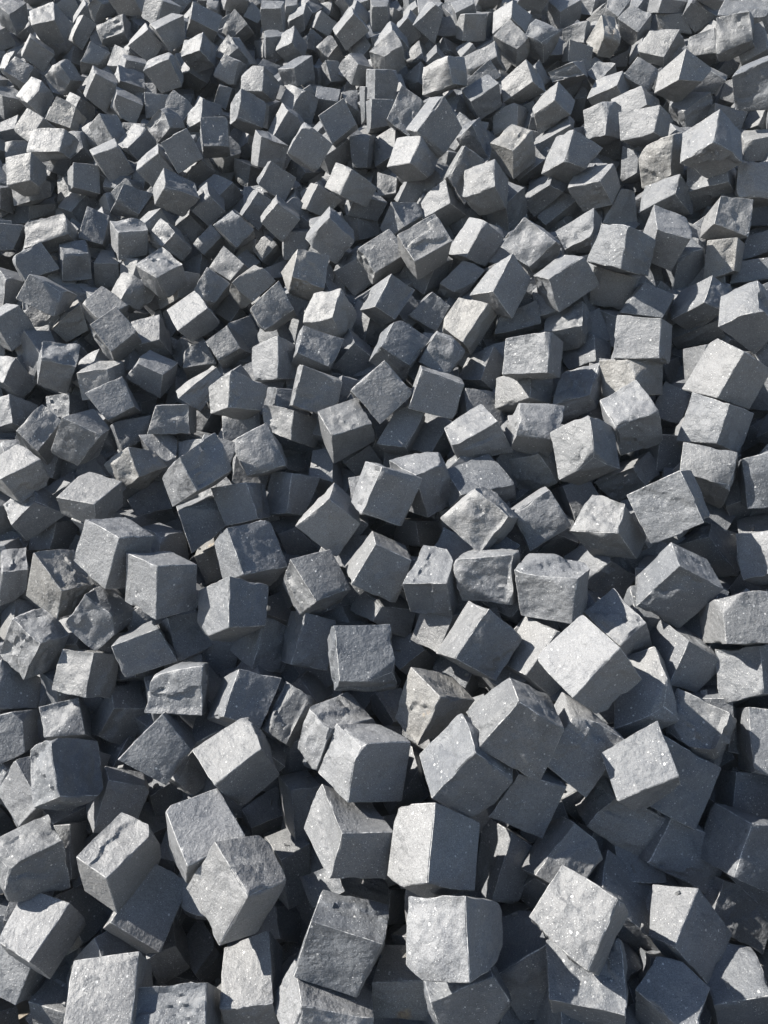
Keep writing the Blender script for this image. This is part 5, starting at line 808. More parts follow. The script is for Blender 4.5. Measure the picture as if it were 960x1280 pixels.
-146 3637 2189 35 13 78 -37 -5 69 39 -71 -15 23 80 -4 -9 -75 17 37 3 -75 -53 65 -2 -35 -10 -69 1367 0 1 10
1006 3894 2593 59 -39 48 -38 -9 68 -4 -79 -22 66 45 -12 -47 -42 20 23 6 -78 -11 78 19 -48 40 -44 1523 0 0 10
-1150 2128 926 37 1 -73 84 9 10 -8 -74 -44 -36 64 -44 38 -64 42 -84 -9 -10 9 73 43 -38 0 76 1114 0 0 10
-1113 3884 2379 45 -7 -76 79 -31 15 -47 -54 -49 6 80 -35 -3 -82 29 -81 32 -12 43 56 53 -43 7 74 1415 0 0 10
-647 2631 1308 -43 4 64 -79 3 1 11 -68 46 28 73 29 -29 -72 -26 83 -2 2 -13 68 -45 42 -6 -70 1170 0 1 10
-1350 3454 1993 77 36 20 69 -58 32 25 31 -81 -8 61 67 9 -62 -69 -63 58 -32 -27 -31 81 -82 -35 -18 1316 0 0 10
-690 2571 1179 -3 -16 74 9 -77 -2 41 16 56 -52 39 2 52 -44 -17 1 74 -6 -53 -10 -39 5 17 -69 1174 0 0 10
357 3907 2596 32 -69 28 22 -1 77 -49 -66 -10 69 -5 -47 -67 5 46 -19 0 -82 50 66 11 -37 71 -24 1502 0 0 10
-1593 3401 1837 64 36 42 53 -60 31 47 33 -64 -32 55 55 36 -53 -47 -49 57 -40 -51 -36 57 -67 -33 -35 1305 0 0 10
16 2053 942 37 -54 -22 -11 -76 4 -4 -4 -76 59 23 42 -49 -22 -40 12 75 -9 0 3 76 -43 56 25 1133 0 0 10
-823 4017 2348 36 -76 -7 9 -30 81 -41 -26 -65 64 -18 -17 -67 14 6 -8 34 -70 40 27 68 -33 75 4 1332 0 0 10
-402 2952 1552 54 -14 57 -31 -60 30 55 -31 -1 8 74 18 -2 -69 -7 31 54 -45 -70 32 3 -45 14 -56 1249 0 0 10
-1500 3507 1758 -46 -18 60 20 -54 55 -69 -42 -21 -18 79 28 19 -78 -25 -32 52 -60 69 43 25 56 17 -62 1231 0 0 10
-1090 2750 1308 59 47 9 30 31 59 60 -45 -7 -25 60 -46 29 -62 42 -27 -33 -67 -62 48 16 -63 -47 -7 1234 0 0 10
-1545 4374 2502 17 -24 69 -69 14 26 10 -81 -11 44 43 53 -50 -34 -30 70 -17 -35 -20 77 0 -3 23 -73 1411 0 0 8
-1623 4649 2796 -67 -59 1 3 -39 -72 29 -63 53 -71 42 19 58 -42 -18 9 40 75 -18 61 -57 57 59 -1 1421 0 0 8
680 3726 2413 -5 -85 -25 -47 -58 46 -42 -1 -52 89 -20 -3 -89 13 -15 37 58 -47 53 10 76 3 83 19 1491 0 0 8
-1201 4052 2431 48 -49 45 -33 -12 79 11 -76 -25 73 44 5 -70 -45 -8 35 12 -77 -13 79 32 -50 46 -51 1409 0 0 8
32 3773 2460 -4 8 91 -75 38 14 -1 -81 34 70 46 28 -70 -43 -22 75 -41 -22 0 80 -38 5 -6 -86 1462 0 0 8
-575 3610 2064 14 -18 82 -48 51 31 8 -82 -10 64 10 52 -58 -5 -39 25 -56 -46 10 81 7 -15 19 -78 1334 0 0 8
286 3936 2456 -25 -27 61 -58 14 35 -9 -79 3 56 42 34 -52 -38 -23 69 -14 -35 2 78 -5 16 24 -70 1467 0 0 8
655 3915 2677 27 17 -82 59 -56 -38 -74 2 -37 46 75 3 -51 -78 -11 -56 56 39 76 2 46 -28 -18 80 1500 0 0 8
-716 4302 2761 44 29 -65 75 -41 -24 -56 -15 -61 22 83 14 -23 -85 -20 -75 40 20 55 17 66 -43 -28 69 1446 0 0 8
221 1153 394 61 -35 -44 77 16 42 4 -83 2 -6 36 -76 4 -37 72 -74 -15 -39 1 85 3 -67 33 39 1035 0 0 8
-1568 3389 1597 30 -63 8 52 14 34 -32 -53 20 13 -27 -55 -8 27 53 -56 -16 -40 31 54 -17 -30 64 -4 1229 0 0 8
-88 3905 2445 -22 -65 -39 33 -66 22 -71 -24 17 10 25 -77 -7 -28 71 -43 67 -19 76 25 -15 24 66 40 1454 0 0 8
-517 3614 2176 83 23 43 44 -75 17 38 45 -66 -18 47 75 27 -45 -70 -48 73 -23 -49 -48 59 -76 -20 -37 1338 0 0 8
-131 4176 2649 6 -15 68 -52 45 44 -7 -83 7 77 24 22 -78 -22 -16 56 -41 -32 9 79 -17 -11 12 -75 1474 0 0 8
1403 3571 2329 -17 -60 37 -58 -33 -24 23 -67 -7 14 38 62 -14 -33 -47 67 29 15 -36 66 4 20 59 -39 1519 0 0 8
-1015 1607 241 38 -11 50 58 -2 -1 2 -60 34 -27 55 27 32 -54 -25 -69 4 4 2 60 -33 -36 9 -56 1063 0 0 8
997 3776 2384 46 -45 45 -43 -63 5 40 -46 -20 29 57 40 -22 -51 -23 45 55 -28 -57 47 20 -38 47 -41 1525 0 0 8
-1502 4524 2721 -17 7 86 -85 20 13 25 -75 51 53 67 34 -58 -68 -37 89 -19 -11 -21 77 -45 13 -9 -91 1407 0 0 8
-889 2909 1550 19 -50 63 -62 9 63 -9 -81 -15 76 27 27 -67 -27 -29 59 -8 -61 0 83 20 -14 48 -69 1225 0 1 8
-278 4462 2739 26 -62 28 -54 -20 31 8 -69 -33 64 20 10 -61 -16 0 54 18 -36 -12 67 28 -24 62 -28 1473 0 0 8
1081 3637 2390 -49 -64 -6 -32 -43 55 -67 18 -43 52 -48 -43 -49 50 48 29 38 -68 70 -19 40 47 68 17 1512 0 0 8
-1924 4434 2619 77 6 -29 51 -43 40 2 -35 -71 14 82 -2 -6 -83 1 -58 41 -46 -6 36 75 -75 -5 31 1420 0 0 8
750 1122 312 -51 -40 24 -30 12 43 2 -61 32 -21 4 -62 23 -1 73 34 -18 -59 -7 61 -31 51 41 -20 1046 0 3 8
-1275 3422 1854 -66 -2 47 3 -54 60 -63 -30 -40 -11 80 22 8 -79 -19 -7 52 -66 66 31 42 69 3 -45 1317 0 0 8
-668 3990 2441 95 35 -14 7 35 93 71 -65 -29 9 67 -73 -7 -66 76 -14 -35 -92 -69 65 29 -91 -36 11 1435 0 0 8
-637 2186 824 43 -46 35 3 28 77 -4 -72 31 57 4 -55 -52 -6 49 -5 -27 -74 10 76 -20 -51 44 -42 1112 0 3 8
-724 2814 1427 49 -61 6 4 -51 63 -33 -50 -78 68 36 11 -58 -30 6 -2 50 -64 21 42 58 -49 62 -1 1239 0 1 8
-35 3498 2190 -43 -68 55 -68 38 70 -40 -60 -65 62 -41 64 -59 39 -71 68 -35 -61 37 61 68 44 66 -60 1356 0 0 8
-538 4247 2598 -13 -68 49 -32 -62 -37 62 -39 9 -41 28 63 43 -29 -66 42 62 37 -72 38 -11 11 70 -44 1437 0 0 8
468 4042 2710 24 29 -70 54 -53 -39 -54 9 -51 38 73 19 -41 -75 -25 -54 53 38 63 -7 56 -30 -28 73 1501 0 1 8
232 3759 2381 -11 17 77 -62 41 29 -12 -75 33 64 51 12 -58 -48 -4 65 -41 -31 5 73 -39 9 -18 -78 1468 0 0 8
588 2184 1174 12 17 70 -44 61 -11 -9 -69 32 53 26 52 -57 -22 -41 36 -63 6 13 68 -36 -4 -18 -73 1198 0 0 8
-1243 4552 2681 5 -77 1 -49 -13 48 -16 -39 -48 77 -26 0 -58 20 -15 36 16 -41 11 43 59 -6 76 -4 1416 0 0 8
-497 3010 1572 44 -47 27 -11 0 71 1 -75 -1 57 29 -42 -43 -28 44 2 -2 -77 0 77 6 -50 46 -29 1248 0 0 8
371 3794 2410 4 -71 40 -11 10 69 -46 -65 -10 71 -22 -35 -62 24 42 7 -14 -81 49 64 9 -12 73 -34 1487 0 0 8
-1834 4561 2669 63 -12 -50 43 -66 20 -15 -4 -61 40 69 20 -35 -73 -32 -44 67 -17 15 11 80 -68 8 39 1417 0 0 8
979 4023 2622 71 9 22 37 15 64 12 -71 3 16 65 -45 1 -69 33 -37 -17 -69 -26 75 10 -73 -8 -18 1504 0 1 8
-856 4477 2728 31 9 67 -30 6 67 29 -72 4 36 71 -16 -19 -67 26 34 -8 -74 -42 69 -10 -38 -8 -65 1448 0 1 8
954 3083 1870 -45 -57 35 -65 35 15 -41 -64 -32 59 -29 47 -57 34 -34 66 -39 -27 37 64 32 45 57 -37 1394 0 0 8
-437 4351 2606 28 6 71 -50 37 33 26 -78 5 49 46 31 -51 -44 -25 38 -36 -31 -17 75 -12 -24 -6 -73 1441 0 0 8
-1183 3584 2077 57 -77 -12 3 -35 87 -44 -60 -49 81 22 -36 -77 -23 33 -9 36 -84 40 62 55 -50 76 6 1311 1 0 8
-1244 2673 1124 21 20 61 18 -65 37 45 36 38 -54 53 -4 48 -50 12 -7 63 -42 -59 -35 -34 -13 -23 -69 1158 0 0 8
1331 3628 2621 25 -63 -54 -84 -38 -36 39 29 -77 53 -60 38 -47 63 -30 77 35 26 -44 -31 70 -18 65 61 1524 0 0 8
-447 4328 2698 28 11 61 -31 10 75 35 -64 21 34 73 -14 -24 -74 12 39 -8 -71 -45 67 -13 -36 -14 -71 1449 0 1 8
-363 4362 2696 -14 -65 39 24 -73 -5 -46 -29 -53 -1 28 74 -12 -23 -60 -38 70 -4 65 24 41 23 68 -32 1478 0 0 8
430 4003 2578 34 -74 32 -47 -48 33 -16 -45 -61 63 17 54 -63 -14 -46 54 41 -52 -6 48 68 -19 76 -29 1498 0 0 8
-918 2816 1417 80 11 12 28 -68 20 37 17 -58 -10 61 49 24 -59 -42 -36 66 -27 -51 -17 59 -72 -11 -14 1227 0 0 8
-535 3929 2363 73 17 42 -5 -2 70 54 -58 -6 21 74 -31 -19 -74 32 3 -3 -83 -54 62 15 -72 -16 -37 1444 0 0 8
-1028 4518 2801 69 -49 -16 11 -46 -68 51 53 -10 -4 -56 63 13 59 -55 -9 46 69 -64 -55 4 -66 48 13 1428 0 0 8
597 3519 2278 28 2 79 -11 -76 38 81 14 4 -43 65 37 44 -63 -33 14 76 -39 -85 -14 -6 -28 -3 -80 1489 0 1 8
322 4105 2639 42 -64 8 -3 -13 80 -13 -71 -19 67 27 -38 -59 -27 36 -2 13 -81 17 75 28 -49 61 -15 1477 0 0 8
23 4223 2651 24 -65 32 -53 -22 41 17 -62 -32 68 18 23 -65 -26 -44 53 29 -22 -20 64 38 -25 64 -35 1475 0 0 8
725 1298 464 -4 -20 77 -42 33 60 -27 -74 -15 68 22 36 -64 -22 -36 42 -33 -59 26 75 16 2 19 -79 1050 0 1 8
-336 4188 2538 -7 -53 59 -42 -60 -41 50 -52 17 -23 50 57 15 -44 -39 51 55 27 -57 48 -29 13 55 -52 1481 0 0 8
1156 2254 1373 -38 -54 -39 -66 -45 13 -32 45 -49 58 -53 2 -55 50 -12 64 44 -16 30 -41 61 37 55 40 1211 0 0 8
-657 4455 2636 43 -33 44 -37 -7 72 4 -74 -3 59 52 -11 -36 -51 15 28 6 -74 -18 76 10 -42 30 -52 1445 0 0 8
524 3722 2412 37 -68 -13 -33 -55 60 -17 -45 -89 71 27 0 -62 -21 14 26 53 -66 13 40 74 -37 71 20 1485 0 1 8
-65 3259 1860 30 21 69 -31 19 63 18 -68 22 35 67 -24 -20 -65 30 34 -21 -69 -36 68 -24 -31 -20 -67 1361 0 3 8
-1534 4089 2313 57 -18 53 -45 -33 58 31 -56 -11 30 72 9 -10 -70 -1 33 30 -65 -52 58 15 -43 17 -57 1323 0 1 8
203 4006 2605 59 -11 59 -55 13 77 26 -75 16 61 60 -10 -51 -61 7 45 -11 -73 -36 79 -6 -49 7 -70 1482 0 0 8
147 4111 2628 -1 7 78 -57 34 43 4 -78 31 65 53 9 -62 -51 -4 64 -34 -44 -7 78 -32 -6 -8 -82 1476 0 1 8
-1426 3545 1958 67 -26 60 -47 -5 59 36 -67 -36 69 48 40 -67 -47 -39 35 6 -57 -36 67 36 -57 25 -62 1301 0 0 8
-796 2034 930 49 -22 49 2 24 84 9 -80 11 66 40 -29 -71 -43 23 9 -22 -79 -2 83 -3 -62 20 -55 1101 0 0 8
-1795 4620 2868 72 33 -44 60 -59 -21 -40 35 -67 38 60 52 -32 -62 -59 -63 58 20 32 -32 76 -67 -34 42 1423 0 0 8
-189 2855 1694 44 19 76 -73 34 52 35 -70 47 69 58 -12 -67 -59 11 68 -34 -51 -38 72 -42 -38 -21 -80 1267 0 0 8
59 4326 2680 6 1 77 -46 -20 44 31 -59 20 19 77 7 -12 -74 2 61 18 -49 -51 58 -24 -7 0 -77 1479 0 0 8
-1364 4062 2234 -13 -57 -38 39 -76 -7 -70 -21 29 19 35 -73 -30 -39 61 -39 74 1 77 24 -21 16 61 48 1308 0 0 8
-202 4226 2571 13 -14 66 -50 8 60 4 -76 13 53 59 6 -36 -57 0 52 -8 -60 -20 77 -11 -15 11 -75 1456 0 0 8
998 2127 1148 76 -13 1 2 -74 33 63 -3 -40 14 73 32 -10 -73 -32 -4 74 -33 -62 8 52 -79 9 -13 1210 0 0 8
-1861 4184 2368 61 -12 20 55 23 -42 30 -76 10 -12 44 64 19 -41 -55 -61 -22 45 -23 74 -13 -70 9 -29 1322 0 0 8
-810 2790 1372 49 -60 15 18 7 73 -42 -61 -27 57 -5 -27 -59 6 30 -22 -6 -71 42 59 23 -43 60 -17 1240 0 1 8
-58 3098 1780 73 28 19 38 -68 25 54 30 -49 -23 67 44 28 -65 -38 -40 65 -33 -57 -28 54 -73 -29 -21 1368 0 1 8
1224 3932 2532 -36 -26 69 -26 -79 -7 -51 31 23 67 17 40 -70 -11 -24 27 76 0 65 -35 -33 24 26 -68 1515 0 0 8
1139 3386 2170 -3 10 81 54 -16 44 -43 -59 17 -16 79 3 10 -75 8 -60 14 -52 53 56 -26 6 -8 -76 1400 0 3 8
502 3007 1806 -3 -64 53 -31 28 60 -63 -60 -8 69 -39 -19 -54 43 30 17 -33 -73 56 59 5 9 66 -46 1379 0 0 8
1169 3524 2173 -14 -4 65 -36 34 54 -41 -72 14 65 38 6 -47 -34 4 44 -33 -52 21 70 -19 7 1 -73 1401 0 0 8
-1084 4134 2489 19 -41 73 76 -28 -9 -50 -72 18 -19 58 63 26 -56 -57 -84 26 4 46 72 -18 -16 41 -74 1451 0 1 8
-56 3784 2351 14 -63 55 -74 27 32 14 -84 -17 73 -5 44 -77 -5 -69 71 -16 -2 -14 84 17 -7 62 -59 1459 0 0 8
-1678 4095 2275 35 -1 68 -50 3 61 28 -71 14 47 66 -7 -33 -64 14 47 -5 -67 -39 71 -13 -34 1 -70 1321 0 3 8
-464 4441 2675 -38 -67 35 -77 23 20 -19 -74 -39 55 -12 65 -53 15 -58 81 -23 -21 12 75 41 39 64 -43 1438 0 1 8
-950 3833 2354 53 14 -50 64 -68 -14 -24 13 -74 44 66 32 -50 -67 -34 -53 66 9 33 -12 78 -66 -12 54 1347 0 0 8
1547 3614 2484 -64 -35 8 -22 -79 16 -21 6 -76 -28 38 66 19 -38 -66 15 79 -17 31 -6 76 70 35 -7 1518 0 0 8
295 4091 2482 -20 -38 63 63 2 45 1 -81 0 -70 39 11 57 -33 5 -57 -7 -57 9 81 -2 17 37 -65 1469 0 0 8
634 1123 351 44 -62 -50 81 1 23 -27 -78 25 -18 22 -81 21 -24 75 -85 1 -17 24 81 -19 -41 60 43 1045 0 1 8
-1935 4654 2782 55 -51 42 -66 -17 72 15 -73 -25 69 47 16 -51 -47 -15 48 19 -68 -27 75 31 -42 47 -53 1419 0 1 8
-950 3939 2182 52 36 44 14 15 68 50 -59 -3 2 73 -39 10 -72 41 -8 -20 -80 -58 59 5 -63 -33 -35 1346 0 0 8
'''
